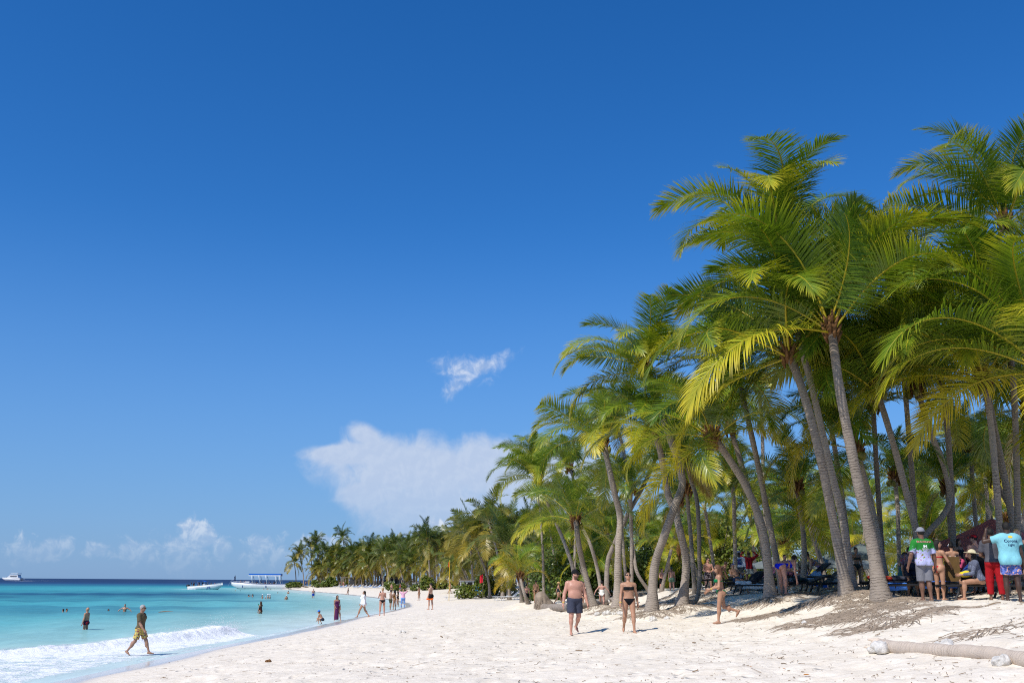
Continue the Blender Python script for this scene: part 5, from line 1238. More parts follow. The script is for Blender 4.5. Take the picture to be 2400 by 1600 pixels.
pp('bent_dark', 1682, 1380, 1328, 75, 'dark skinned person bending forward next to the lean man', D=50, f=0.62, h=1.72, skin='brown', pose='bend2', wear=[('trunks', cloth((60, 50, 46)))])
pp('white_longsleeve', 1735, 1379, 1291, 8, 'man in white long sleeved shirt with a blue square print and grey cap', D=46, skin='dark', wear=[('longsleeve', cloth((214, 222, 240))), ('shorts', cloth((120, 132, 156)), dict(len=0.9))], head_extra=[('cap', cloth((150, 160, 180)))])
pp('red_shirt', 1758, 1379, 1296, 12, 'man in dark red shirt with both hands on his head', D=48, skin='dark', pose='headup', wear=[('longsleeve', cloth((120, 18, 30))), ('shorts', cloth((150, 160, 160)))])
pp('blue_bikini', 1834, 1394, 1310, 62, 'woman in bright blue bikini bending over seen from behind', D=31.5, h=1.68, sex='f', skin='pink', pose='bend', bulk=1.08, wear=[('bottom', cloth((10, 40, 220)), dict(cut=1.0)), ('top', cloth((20, 40, 190)))], hair=('short', 'darkbrown'))
pp('behind_blue', 1843, 1386, 1296, 170, 'dark haired shirtless man standing behind the bending woman in blue', D=40, skin='pink', wear=[('trunks', cloth((60, 60, 70)))])
pp('camo_shirt', 1887, 1382, 1294, 165, 'man in camouflage shirt and blue trousers among the sun loungers', D=41, skin='dark', wear=[('shirt', cloth((70, 76, 66), [(110, 112, 116), (50, 60, 48)], 14), dict(hem=-0.1)), ('pants', cloth((32, 56, 150)))])
pp('bending_woman', 1928, 1384, 1310, -80, 'woman in striped bikini bending over a sun lounger', D=37, h=1.68, sex='f', skin='tan', pose='bend2', wear=[('top', cloth((120, 150, 190), [(190, 60, 60)], 30)), ('bottom', cloth((150, 130, 180)))], hair=('bun', 'brown'))
pp('grey_bikini', 2013, 1393, 1313, 165, 'woman in grey bikini between the two thickest trunks', D=35, sex='f', skin='tan', pose=('stand', dict(aR=(20, 60, 20, 0))), wear=[('top', cloth((62, 66, 62))), ('bottom', cloth((58, 62, 58)), dict(top=0.1))], hair=('bun', 'darkbrown'))
# the busy corner at the right
g_sh = bpy.data.materials.new('fabric_green_fading_to_print'); g_sh.use_nodes = True; q = NG(g_sh.node_tree)
tcn = q.node('ShaderNodeTexCoord'); sp = q.node('ShaderNodeSeparateXYZ'); q.l.new(tcn.outputs['Object'], sp.inputs[0])
nz = q.noise(tcn.outputs['Object'], 16, 3, 0.6); fz = q.m('ADD', sp.outputs[2], q.m('MULTIPLY', q.m('SUBTRACT', nz, 0.5), 0.30))
fl = q.mix(q.step(q.noise(tcn.outputs['Object'], 17, 1, 0.5), 0.62, 0.66), lin((176, 178, 214)), lin((120, 150, 60)))
fl = q.mix(q.step(q.noise(q.vm('ADD', tcn.outputs['Object'], (3.0, 1.0, 0.0)), 26, 1, 0.5), 0.66, 0.69), fl, lin((150, 50, 60)))
q.out(q.bsdf(Base_Color=q.mix(q.step(fz, 1.20, 1.24), fl, lin((38, 122, 46))), Roughness=0.85, Specular_IOR_Level=0.2, Normal=q.bump(q.noise(q.vm('MULTIPLY', tcn.outputs['Object'], (9.0, 9.0, 4.0)), 1.0, 4), 0.6, 0.03)))
pp('green_shirt', 2172, 1407, 1237, -6, 'man in green and lilac print shirt with grey cap seen from behind', D=24.6, skin='brown', pose=('stand', dict(L=(4, -2, 4), R=(-4, -2, 6), aL=(-6, 22, 20, 0), aR=(0, 16, 14, 0))), bulk=1.06, wear=[('shirt', g_sh, dict(hem=-0.1, loose=0.035, sleeve=0.85)), ('shorts', cloth((120, 120, 126)), dict(len=1.0, loose=0.045))], hair=('short', 'black'), head_extra=[('cap', cloth((136, 138, 148)))])
pp('board_woman', 2207, 1401, 1262, 60, 'dark haired woman in red thong holding a brown board', D=26.2, sex='f', skin='tan', look=(55, 0), pose=('stand', dict(aL=(10, 14, 50, 20), aR=(16, 22, 40, 30))), bulk=1.08, wear=[('bottom', cloth((190, 20, 40)), dict(cut=3.0)), ('top', cloth((190, 20, 40)))], hair=('long', 'black'))
pp('left_bent', 2141, 1392, 1287, 20, 'person in printed shirt bending beside the man in green', D=28.5, h=1.7, skin='tan', pose='bend2', wear=[('shirt', cloth((108, 96, 112), [(70, 80, 50), (130, 60, 70)], 16)), ('shorts', cloth((30, 34, 50)))], hair=('short', 'brown'))
pp('flower_woman', 2240, 1394, 1286, 10, 'woman with a white flower in dark hair and white top', D=29, sex='f', skin='tan', pose='cross', wear=[('swimsuit', cloth((238, 238, 234)))], hair=('bun', 'black'), head_extra=[('flower', WHT)])
pp('redcap_man', 2297, 1397, 1263, -10, 'shirtless man in black and red cap seen from behind', D=29, skin='pink', pose='cross', bulk=1.1, wear=[('trunks', BLK, dict(len=0.7))], head_extra=[('cap', cloth((30, 26, 34), [(170, 30, 40)], 4))], hair=('short', 'black'), look=(-45, 0))
pp('print_bent', 2308, 1398, 1296, 80, 'man in green and lilac print shirt bending down behind the floppy hat', D=27.5, h=1.72, skin='dark', pose='bend2', wear=[('shirt', cloth((70, 96, 66), [(170, 150, 190), (60, 50, 60)], 12)), ('shorts', BLK)])
pp('hat_woman', 2299, 1402, 1309, -78, 'seated woman in floppy sun hat and grey top with a yellow bag', D=25.6, h=1.62, sex='f', skin='tan', pose='sit', bulk=1.08, look=(0, -20), wear=[('longsleeve', cloth((92, 98, 118), [(120, 126, 144)], 40), dict(hem=-0.05)), ('bottom', BLK)], head_extra=[('hat', cloth((206, 196, 164)), 0.21)], hair=('long', 'black'))
pp('red_trousers', 2338, 1411, 1250, 25, 'man in red trousers and grey shirt seen from behind', D=24.6, h=1.74, skin='brown', pose='cross', bulk=1.05, wear=[('shirt', cloth((84, 84, 92)), dict(hem=-0.03)), ('pants', cloth((158, 22, 30)), dict(len=0.82, loose=0.035))], hair=('short', 'black'))
pp('corona', 2378, 1416, 1227, 15, 'tall man in pale aqua shirt with lettering and patterned shorts', D=24.0, h=1.9, skin='dark', pose=('stand', dict(aL=(50, 70, 100, 60))), bulk=1.1, wear=[('shirt', cloth((128, 192, 204)), dict(hem=-0.14, loose=0.05, sleeve=0.5)), ('shorts', cloth((96, 116, 186), [(226, 170, 150), (60, 70, 130)], 18), dict(len=0.75, loose=0.045))], hair=('short', 'black'))
pp('blond', 2400, 1407, 1262, 200, 'blond woman cut off by the right edge of the picture', D=27, sex='f', skin='fair', wear=[('swimsuit', cloth((40, 90, 90)))], hair=('bun', 'blond'))
pp('sun_man', 1729, 1381, 1338, 160, 'seated man in blue mirrored sunglasses below the man in white', D=43.5, h=1.74, skin='olive', pose='recline', wear=[('trunks', cloth((40, 60, 90)))], head_extra=[('shades', gloss('blue_lens', (40, 120, 200), 0.2))])
pp('brown_hair', 2258, 1395, 1290, 150, 'brown haired woman in dark top behind the flower woman', D=31.5, sex='f', skin='tan', wear=[('swimsuit', cloth((50, 44, 52)))], hair=('long', 'brown'))
pp('dark_guest', 2276, 1395, 1286, 20, 'dark clad man standing just left of the shirtless man in cap', D=32.5, skin='brown', pose='cross', wear=[('shirt', cloth((46, 48, 58))), ('shorts', cloth((60, 62, 70)))])
pp('pink_guest', 2268, 1392, 1330, -70, 'woman in pink seated on a lounger behind the floppy hat', D=29.2, h=1.62, sex='f', skin='tan', pose='sit', wear=[('shirt', cloth((206, 84, 120))), ('trunks', BLK)], hair=('bun', 'black'))
pp('teal_guest', 2118, 1392, 1330, 70, 'woman in teal seated on a lounger right of the thick palm', D=29.6, h=1.64, sex='f', skin='olive', pose='sit', wear=[('swimsuit', cloth((40, 96, 104)))], hair=('long', 'darkbrown'))
pp('edge_guest', 2362, 1397, 1320, -60, 'man in grey seated behind the red trousers', D=29.8, h=1.74, skin='tan', pose='sit', wear=[('shirt', cloth((110, 112, 118))), ('shorts', BLK)])
pp('nap_guest', 1862, 1390, 1345, 80, 'tanned man reclining on a lounger behind the bending woman in blue', D=38.5, h=1.74, skin='olive', pose='recline', wear=[('trunks', cloth((70, 40, 40)))])
pp('shade_guest', 1467, 1372, 1333, 160, 'dark haired man seated in the shade behind the thick based palm', D=53, h=1.74, skin='tan', pose='sit', wear=[('trunks', BLK)])
pp('left_guest', 1985, 1392, 1320, 150, 'woman in white top standing behind the left thick trunk', D=41, h=1.66, sex='f', skin='pink', wear=[('shirt', cloth((214, 214, 210))), ('bottom', BLK)], hair=('long', 'brown'))
# small figures on the far beach
for k, (px, ft, hd, up, lo_, lab) in enumerate((
    (671, 1369.5, 1358.5, (200, 70, 70), (60, 60, 80), 'first from the left of the group on the far point'), (674.5, 1369.5, 1359, None, (60, 140, 160), 'second from the left of the group on the far point'), (678, 1369.8, 1358.8, (220, 120, 60), (90, 60, 60), 'third from the left of the group on the far point'),
    (681.5, 1369.5, 1359, None, (40, 40, 50), 'fourth from the left of the group on the far point'), (687.5, 1369, 1357.5, (200, 200, 190), (70, 80, 70), 'last on the right of the group on the far point'),
    (716.5, 1374, 1365, None, (50, 50, 60), 'tiny walker nearest the far point'), (730, 1373, 1363, None, (60, 60, 90), 'tiny walker in front of the far shrubs, second from the point'), (741, 1372.5, 1362, (60, 60, 60), (40, 40, 40), 'tiny dark clad walker in front of the far shrubs'),
    (751, 1372, 1362.5, None, (180, 90, 80), 'tiny walker between the far shrubs'), (772, 1367, 1357, (220, 140, 150), (200, 150, 160), 'tiny figure in pink by the far shrub'), (797, 1375.5, 1364, None, (40, 60, 110), 'left one of two tiny figures at the far waterline'),
    (804.5, 1375.8, 1364, None, (150, 60, 60), 'right one of two tiny figures at the far waterline'), (844, 1372.5, 1360.5, (60, 60, 70), None, 'tiny figure in front of the far beach deck'), (893, 1366.5, 1355, (60, 60, 70), (40, 40, 50), 'tiny figure in dark clothes on the far deck'),
    (690, 1367, 1357, None, (100, 130, 90), 'tiny figure just right of the group on the far point'))):
    w = ([('shirt', cloth(up))] if up else []) + ([('shorts', cloth(lo_))] if lo_ else [])
    pp('far%d' % k, px, ft, hd, (k * 67) % 360, lab, h=1.72 if k % 3 else 1.62, skin=('pink', 'tan', 'olive')[k % 3], wear=w, pose=('stand', 'stride', 'stand')[k % 3], fingers=False, group='people on the far beach')

# ------------------------------------------------------------------ boats
GEL = mat('white_gelcoat', (0.66, 0.67, 0.68), 0.35, 0.5, noise=0.08, nscale=1.5)
INNER = mat('boat_inner', (0.62, 0.63, 0.64), 0.6, 0.3, noise=0.1)
BLUEC = mat('blue_canvas', lin((20, 96, 190)), 0.8, 0.2, noise=0.12)
NAVY = mat('navy_paint', lin((24, 60, 130)), 0.4, 0.4)
BLACKP = mat('black_plastic', (0.018, 0.018, 0.02), 0.5, 0.4, noise=0.25)
METAL = mat('pale_tube', (0.6, 0.61, 0.62), 0.35, 0.5, metal=0.6)
GLASSD = mat('tinted_glass', (0.03, 0.045, 0.06), 0.08, 0.6, noise=0.05)
def hull(L, B, fb, sheer=0.4, flr=0.55, n=22):
    V = []; F = []
    for i in range(n):
        t = i / (n - 1); x = (t - 0.5) * L
        w = B / 2 * (0.9 + 0.1 * min(1, t * 4)) * (1 - max(0, (t - 0.5) / 0.5) ** 2.3) + 0.03
        zs = fb * (1 + sheer * t ** 2.4); zk = -0.45 + (zs + 0.35) * max(0, (t - 0.78) / 0.22) ** 2
        zc = 0.12 + (zs * 0.55) * max(0, (t - 0.6) / 0.4) ** 2; zf = min(zs - 0.05, max(flr, zs - 1.0)); wi = max(0.02, w - 0.16)
        sec = [(0, zk), (w * 0.86, min(zc - 0.2, zs - 0.1)), (w * 0.95, zs * 0.5 + zc * 0.3), (w, zs), (wi, zs), (wi * 0.95, zf), (0, zf)]
        pts = sec + [(-a, b) for a, b in sec[-2:0:-1]]
        V += [(x, a, b) for a, b in pts]
    m = 12
    for i in range(n - 1):
        for k in range(m):
            a, b = i * m + k, i * m + (k + 1) % m; F.append((a, b, b + m, a + m))
    F.append(tuple(range(m - 1, -1, -1))); F.append(tuple((n - 1) * m + k for k in range(m)))
    return V, F
def rail(L, B, fb, sheer, r, off=0.0, n=18, side=1, t0=0.0, t1=1.0):
    P = []
    for i in range(n):
        t = t0 + (t1 - t0) * i / (n - 1); w = B / 2 * (0.9 + 0.1 * min(1, t * 4)) * (1 - max(0, (t - 0.5) / 0.5) ** 2.3) + 0.03
        P.append(((t - 0.5) * L, side * w, fb * (1 + sheer * t ** 2.4) + off))
    return P
def outboard(root, x, y, z, s=1.0):
    b = MB(); b.ball((x - 0.25 * s, y, z + 0.35 * s), (0.36 * s, 0.24 * s, 0.34 * s), 10, 8); o = b.build('outboard_motor', BLACKP, root, True)
    b = MB(); b.box((x - 0.2 * s, y, z - 0.35 * s), (0.22 * s, 0.14 * s, 1.0 * s)); b.build('motor_leg', BLACKP, o)
# tour boat with the long blue canopy
p = at_z(608, 1379.8, 0); TB = empty('tour_boat', (p[0], p[1], 0), R(183), 'long white tour boat with blue canopy moored off the far beach', 'boat')
L, B, FB = 17.0, 3.9, 1.5
V, F = hull(L, B, FB, 0.42, 0.95); mesh_obj('hull', V, F, GEL, TB, True)
for s in (1, -1):
    b = MB(); b.tube(rail(L, B, FB, 0.45, 0, -0.1, side=s), 0.05, 6); b.build('rub_rail', NAVY, TB, True)
    b = MB(); b.tube(rail(L, B, FB, 0.45, 0, 0.22, side=s, t0=0.72, t1=0.97), 0.03, 5); b.build('bow_rail', METAL, TB, True)
b = MB(); b.box((-1.6, 0, 4.28), (9.4, 3.2, 0.40)); cp = b.build('canopy', BLUEC, TB)
b = MB()
for s in (1, -1): b.box((-1.6, s * 1.62, 3.93), (9.4, 0.04, 0.3))
b.box((3.12, 0, 3.93), (0.04, 3.2, 0.3)); b.build('valance', GEL, cp)
for x in (-5.8, -4.6, -1.8, 0.2, 2.4):
    for s in (1, -1):
        b = MB(); b.tube([(x - 0.6, s * 1.55, 1.6), (x, s * 1.55, 4.1)], 0.10, 6); b.build('canopy_post', GEL, TB, True)
for x in (-4.5, -3.2, -1.9, -0.6, 0.7, 2.0):
    b = MB(); b.box((x, 0, 1.3), (0.45, 2.7, 0.12)); b.box((x - 0.25, 0, 1.55), (0.08, 2.7, 0.5)); b.build('bench', INNER, TB)
b = MB(); b.box((3.6, 0, 1.7), (1.2, 1.3, 1.1)); b.build('console', INNER, TB)
for y in (-0.6, 0.6): outboard(TB, -8.9, y, 1.0, 1.6)
b = MB(); b.tube([(-5.6, 1.4, 4.2), (-6.8, 1.4, 7.4)], 0.02, 4); b.build('antenna', METAL, TB)
for x, sd in ((4.6, 1), (-2.2, 1), (4.6, -1)):
    b = MB(); b.ball((x, sd * 1.98, 0.75), (0.13, 0.13, 0.4), 8, 6); b.build('fender', NAVY, TB, True)
def boat_pt(root, x, y, z):
    a = root.rotation_euler.z; return np.array([root.location.x + x * math.cos(a) - y * math.sin(a), root.location.y + x * math.sin(a) + y * math.cos(a), z])
ORD = 'first second third fourth fifth sixth seventh eighth ninth tenth eleventh twelfth thirteenth fourteenth fifteenth sixteenth'.split()
rr_ = np.random.default_rng(5)
COLS = [(40, 40, 48), (70, 80, 110), (120, 50, 50), (60, 90, 110), (30, 34, 46), (150, 150, 150)]
for i in range(13):
    x = -4.5 + 1.3 * (i % 6) + 0.1; y = (-0.9, 0.9, 0.1)[i // 6]
    person('tour boat passenger under the canopy, %s bench from the stern, %s' % (ORD[i % 6], ('far side', 'near side', 'middle')[i // 6]), boat_pt(TB, x, y, 1.0), -87 + rr_.uniform(-30, 30), 1.7, rr_.choice(['m', 'f']), ('tan', 'olive', 'brown')[i % 3], 'sit', [('shirt', cloth(COLS[i % 6]))], ('short', 'black'), v=0.045, group='passengers under the tour boat canopy', fingers=False)
person('passenger in the bow of the tour boat, nearer the canopy', boat_pt(TB, 4.4, -0.8, 1.25), -60, 1.7, 'm', 'pink', 'sit', [('trunks', cloth((60, 60, 70)))], ('short', 'brown'), v=0.045, fingers=False)
person('passenger in the bow of the tour boat, nearer the tip', boat_pt(TB, 5.6, -0.4, 1.35), -120, 1.7, 'f', 'tan', 'sit', [('swimsuit', cloth((90, 40, 40)))], ('long', 'black'), v=0.045, fingers=False)
bp = boat_pt(TB, 7.4, 0, 2.15); pf = person('boatman all in dark blue standing on the tour boat bow with a pole', bp, -70, 1.85, 'm', 'dark', 'cross', [('longsleeve', cloth((26, 40, 84))), ('pants', cloth((26, 40, 84)))], ('short', 'black'), v=0.04, fingers=False)
b = MB(); b.tube([bp + (0.2, -0.1, 1.3), bp + (-1.3, -0.1, -0.1), bp + (-1.9, -0.1, -1.3)], 0.03, 5); tag(b.build('boat_pole', METAL), 'thin pale pole held by the boatman over the bow', 'pole')
# speedboat under way to the right
p = at_z(482, 1380.6, 0); SB = empty('speedboat', (p[0], p[1], 0.05), R(-4), 'small white speedboat crowded with dark clad people, bow to the right', 'boat')
L, B, FB = 9.6, 2.5, 0.92
V, F = hull(L, B, FB, 0.75, 0.3); o = mesh_obj('hull', V, F, GEL, SB, True); o.rotation_euler = (0, R(-2.5), 0)
for s in (1, -1):
    b = MB(); b.tube(rail(L, B, FB, 0.75, 0, 0.02, side=s), 0.05, 6); o = b.build('rub_rail', GEL, SB, True); o.rotation_euler = (0, R(-2.5), 0)
b = MB()
P = [(-2.2 + 2.3 * t, 2.05 + 0.25 * math.sin(PI * t)) for t in np.linspace(0, 1, 7)]
for (x0, z0), (x1, z1) in zip(P[:-1], P[1:]):
    b.add([(x0, -1.05, z0), (x1, -1.05, z1), (x1, 1.05, z1), (x0, 1.05, z0), (x0, -1.05, z0 + 0.05), (x1, -1.05, z1 + 0.05), (x1, 1.05, z1 + 0.05), (x0, 1.05, z0 + 0.05)], [(0, 1, 2, 3), (4, 7, 6, 5), (0, 4, 5, 1), (3, 2, 6, 7)])
b.build('bimini_top', BLUEC, SB, True)
for x in (-2.1, 0.0):
    for s in (1, -1):
        b = MB(); b.tube([(x * 0.8, s * 1.1, 0.7), (x, s * 1.0, 2.1)], 0.025, 5); b.build('bimini_post', METAL, SB)
b = MB(); b.box((-0.4, 0, 0.95), (0.7, 1.1, 0.9)); b.build('console', INNER, SB)
b = MB(); b.box((0.05, 0, 1.55), (0.05, 1.1, 0.35), np.array(Matrix.Rotation(R(-25), 3, 'Y'))); b.build('windscreen', GLASSD, SB)
for x in (-3.0, -1.8, 1.2): b = MB(); b.box((x, 0, 0.55), (0.5, 1.9, 0.35)); b.build('bench', INNER, SB)
for y in (-0.4, 0.4): outboard(SB, -4.8, y, 0.55, 1.1)
b = MB(); b.add([(1.0, -1.27, 0.72), (1.35, -1.27, 0.76), (0.75, -1.29, 0.0), (0.6, -1.29, 0.0)], [(0, 1, 2, 3)]).add([(1.35, -1.27, 0.76), (1.55, -1.27, 0.78), (1.75, -1.29, 0.05), (1.55, -1.29, 0.05)], [(0, 1, 2, 3)]); b.build('blue_stripe', NAVY, SB)
for i, (x, y, pz, c) in enumerate(((-4.0, -0.5, 'stand', (26, 28, 36)), (-3.6, 0.5, 'stand', (30, 40, 80)), (-3.3, -0.7, 'sit', (30, 30, 36)), (-2.6, 0.5, 'sit', (40, 60, 120)), (-1.7, -0.6, 'stand', (26, 26, 30)), (-1.2, 0.6, 'stand', (34, 36, 44)), (0.6, -0.6, 'sit', (50, 60, 80)), (1.1, 0.5, 'sit', (30, 30, 34)), (1.6, -0.5, 'sit', (40, 40, 44)), (2.3, 0.1, 'sit', (170, 90, 70)))):
    person(ORD[i] + ' speedboat passenger from the stern, in dark clothes' if c[0] < 100 else 'speedboat passenger farthest forward, bare shouldered', boat_pt(SB, x, y, 0.6), 60 + 40 * (i % 3), 1.72 if pz == 'sit' else 1.45, 'm', ('olive', 'tan', 'brown')[i % 3], pz, [('shirt', cloth(c))], ('short', 'black'), v=0.045, group='passengers on the speedboat', fingers=False)
# two-decked cruiser far out
p = at_z(30, 1359.6, 0); CR_ = empty('cruiser', (p[0], p[1], 0), R(172), 'white two decked cruiser far out at the left horizon', 'boat')
for s in (1, -1):
    V, F = hull(24, 2.6, 2.4, 0.5, 1.2); o = mesh_obj('hull', V, F, GEL, CR_, True); o.location = (0, s * 3.0, 0)
b = MB(); b.box((-1.5, 0, 2.9), (19, 7.6, 0.5)); b.build('deck', GEL, CR_)
b = MB(); b.add([(-9, -3.4, 3.15), (6.5, -3.4, 3.15), (6.5, 3.4, 3.15), (-9, 3.4, 3.15), (-7.5, -3.1, 6.0), (3.0, -3.1, 6.0), (3.0, 3.1, 6.0), (-7.5, 3.1, 6.0)], [(0, 3, 2, 1), (4, 5, 6, 7), (0, 1, 5, 4), (1, 2, 6, 5), (2, 3, 7, 6), (3, 0, 4, 7)]); b.build('cabin', GEL, CR_)
b = MB()
for s in (1, -1): b.box((-2.5, s * 3.27, 4.7), (8.6, 0.06, 1.3))
b.build('cabin_window', GLASSD, CR_)
b = MB(); b.add([(-8.2, -3.3, 8.6), (1.6, -3.3, 8.6), (1.6, 3.3, 8.6), (-8.2, 3.3, 8.6), (-8.0, -3.2, 8.95), (1.3, -3.2, 8.95), (1.3, 3.2, 8.95), (-8.0, 3.2, 8.95)], [(0, 3, 2, 1), (4, 5, 6, 7), (0, 1, 5, 4), (1, 2, 6, 5), (2, 3, 7, 6), (3, 0, 4, 7)]); b.build('roof', GEL, CR_)
for x0, x1 in ((3.0, 1.4), (-2.6, -3.0), (-7.6, -8.0)):
    for s in (1, -1):
        b = MB(); b.tube([(x0, s * 3.0, 6.0), (x1, s * 3.1, 8.7)], 0.16, 5); b.build('roof_post', GEL, CR_)
for s in (1, -1): b = MB(); b.box((-2.5, s * 3.1, 6.6), (10.5, 0.08, 0.9)); b.build('side_rail', NAVY if s < 0 else GEL, CR_)
for i, (x, y) in enumerate(((5.5, -2.4), (7.0, -2.0), (8.0, 1.5), (4.2, -3.0))):
    person(ORD[i] + ' tiny passenger on the foredeck of the far cruiser', boat_pt(CR_, x, y, 3.15), 200 + 30 * i, 1.75, 'm', 'tan', 'stand', [('shirt', cloth(COLS[i]))], ('short', 'black'), v=0.06, group='passengers on the cruiser', fingers=False)
# floating driftwood
p = at_z(391, 1434, 0); b = MB(); b.tube(spline([(-0.7, 0, 0.0), (-0.2, 0.05, 0.05), (0.3, 0, 0.06), (0.75, 0.1, 0.02)], 10), [0.03, 0.06, 0.07, 0.07, 0.06, 0.06, 0.05, 0.05, 0.04, 0.02], 6); o = b.build('driftwood', TWIG if 'TWIG' in globals() else HUSK, None, True, (p[0], p[1], 0)); tag(o, 'short stick of driftwood floating on the pale water', 'driftwood')

# ------------------------------------------------------------------ sun loungers and what lies on them
LP = {}
def lounger_parts(m, back=38):
    root = []
    def add(name, b, par=None): root.append((name, b, par))
    for s in (1, -1):
        b = MB(); b.tube([(-0.98, s * 0.31, 0.33), (-0.5, s * 0.32, 0.345), (0.95, s * 0.31, 0.345)], 0.028, 6, flat=1.3); add('side_rail', b)
        for x in (-0.7, 0.62):
            b = MB(); b.tube([(x - 0.10, s * 0.30, 0.0), (x, s * 0.30, 0.19), (x + 0.02, s * 0.30, 0.34)], [0.035, 0.028, 0.035], 6); add('leg', b)
    for i in range(9): b = MB(); b.box((-0.9 + i * 0.135, 0, 0.352), (0.105, 0.58, 0.022)); add('slat', b)
    M = np.array(Matrix.Rotation(R(-back), 3, 'Y')); o = np.array([0.32, 0, 0.36])
    for i in range(6): b = MB(); b.box(o + M @ np.array([0.07 + i * 0.128, 0, 0.0]), (0.1, 0.58, 0.022), M); add('backrest_slat', b)
    for s in (1, -1): b = MB(); b.tube([o + M @ np.array([0, s * 0.29, -0.02]), o + M @ np.array([0.78, s * 0.29, -0.02])], 0.022, 6); add('backrest_rail', b)
    b = MB(); b.tube([o + M @ np.array([0.5, 0.24, -0.02]), np.array([0.80, 0.24, 0.34])], 0.016, 5); b.tube([o + M @ np.array([0.5, -0.24, -0.02]), np.array([0.80, -0.24, 0.34])], 0.016, 5); add('backrest_prop', b)
    return root
def make_lounger(loc, rz, label, back=38, white=False, group=None):
    key = (back, white)
    if key not in LP:
        m = GEL if white else BLACKP; L = []
        for nm, b, par in lounger_parts(m, back):
            o = b.build(nm, m, None, False); L.append((nm, o.data)); bpy.data.objects.remove(o)
        LP[key] = L
    r0 = empty('sun_lounger', loc, rz, label, 'sun lounger', group)
    for nm, me in LP[key]:
        o = bpy.data.objects.new(nm, me); COL.objects.link(o); o.parent = r0
    return r0
def towel(loc, rz, m, label, back=38, L0=-0.5, L1=1.0, w=0.66, dz=0.02):
    """a sheet lying over the seat and up the backrest"""
    V = []; F = []; n = 22; k = 9; rg = np.random.default_rng(abs(hash(label)) % 9999)
    for i in range(n):
        t = L0 + (L1 - L0) * i / (n - 1)
        for j in range(k):
            y = (j / (k - 1) - 0.5) * w * 1.25
            x, z = (t, 0.365) if t < 0.32 else (0.32 + (t - 0.32) * math.cos(R(back)), 0.365 + (t - 0.32) * math.sin(R(back)))
            if abs(y) > 0.33: z -= (abs(y) - 0.33) * 2.2; y = math.copysign(0.335, y)
            V.append((x, y, z + dz + 0.012 * math.sin(9 * t + 3 * y) + rg.normal(0, 0.003)))
    for i in range(n - 1):
        for j in range(k - 1): a = i * k + j; F.append((a, a + k, a + k + 1, a + 1))
    o = mesh_obj('towel', V, F, m, None, True, loc); o.rotation_euler = (0, 0, rz)
    md = o.modifiers.new('thickness', 'SOLIDIFY'); md.thickness = 0.012
    tag(o, label, 'towel', 'towels on the loungers'); return o
LG = 'black loungers in the shade'
def lz(px, py, D): s = spot(px, py, D); return s
lounge = [(1700, 45, 20, 'dark lounger beside the lean shirtless man', 45), (1742, 44, 18, 'dark lounger below the man in the white shirt', 38), (1768, 42.5, 14, 'dark lounger with white towels left of the leaning trunk', 38), (1775, 47, 16, 'dark lounger under the pink towel', 50),
          (1812, 45, 10, 'dark lounger half hidden by the leaning trunk', 38), (1868, 33.5, 4, 'low black lounger with empty seat before the bending women', 20), (1885, 36.5, 8, 'black lounger with the light blue towel', 38), (1935, 34.5, 0, 'black lounger with raised back under grey cloth', 50), (1915, 39, 6, 'black lounger by the man in camouflage', 38),
          (2105, 28.5, 12, 'black lounger piled with red clothes right of the thickest palm', 38), (2140, 27.6, 10, 'black lounger with a folded blue towel', 38), (2180, 29.5, 8, 'black lounger behind the man in green', 45), (2232, 28.2, 12, 'black lounger draped with a long blue towel', 45), (2262, 27.2, 10, 'black lounger with a blue towel hanging at its foot', 20),
          (2296, 26.0, 4, 'black lounger that the woman in the floppy hat sits on', 20), (2345, 27.4, 8, 'black lounger behind the red trousers', 38), (2392, 27.8, 12, 'black lounger at the right edge of the picture', 38), (2020, 37.5, 6, 'black lounger between the two thick trunks', 45)]
LO = {}
for px, D, rz, lab, bk in lounge:
    s = lz(px, 1390, D); LO[px] = (s, R(rz), bk); make_lounger(s, R(rz), lab, bk, group=LG)
for px, rgb, lab, l0, l1 in ((1742, (30, 34, 44), 'dark towel on the lounger below the man in white', -0.6, 1.0), (1768, (236, 236, 238), 'crumpled white towel beside the leaning trunk', -0.7, 0.35), (1775, (238, 150, 166), 'pink towel hung over a raised backrest', 0.5, 1.12), (1812, (150, 205, 232), 'pale blue towel left of the dark leaning trunk', -0.9, 0.2),
                             (1885, (150, 186, 226), 'light blue towel before the man in camouflage', -0.5, 0.6), (1935, (148, 148, 150), 'grey cloth over the raised lounger back', 0.2, 1.12), (1915, (24, 100, 190), 'strong blue towel behind the light blue one', -0.8, 0.3),
                             (2140, (70, 124, 206), 'folded blue towel at the feet of the man in green', -0.95, -0.35), (2232, (52, 98, 184), 'long blue and grey towel over the lounger back', -0.2, 1.12), (2262, (58, 104, 190), 'blue towel hanging at a lounger foot', -0.95, -0.3), (2180, (36, 60, 80), 'dark teal towel behind the board', -0.4, 1.0), (2345, (200, 60, 90), 'crimson towel behind the red trousers', -0.6, 0.1)):
    s, rz, bk = LO[px]; towel(s, rz, cloth(rgb), lab, bk, l0, l1)
def heap(px, dx, rgb, lab, name='clothes_pile', pat=None, r0=0.22, zz=0.38, cat='clothes'):
    s, rz, bk = LO[px]; rg = np.random.default_rng(px); pr = [ellp((rg.normal(0, 0.13), rg.normal(0, 0.1), 0.03 + rg.uniform(0, 0.06)), (r0 * rg.uniform(0.4, 0.8), r0 * rg.uniform(0.3, 0.6), 0.07), rotz(rg.uniform(0, 3)), 0.03) for _ in range(9)]
    V, F = surface(pr, 0.022); c, q_ = math.cos(rz), math.sin(rz); o = mesh_obj(name, V, F, cloth(rgb, pat, 10), None, True, (s[0] + dx * c, s[1] + dx * q_, s[2] + zz)); tag(o, lab, cat)
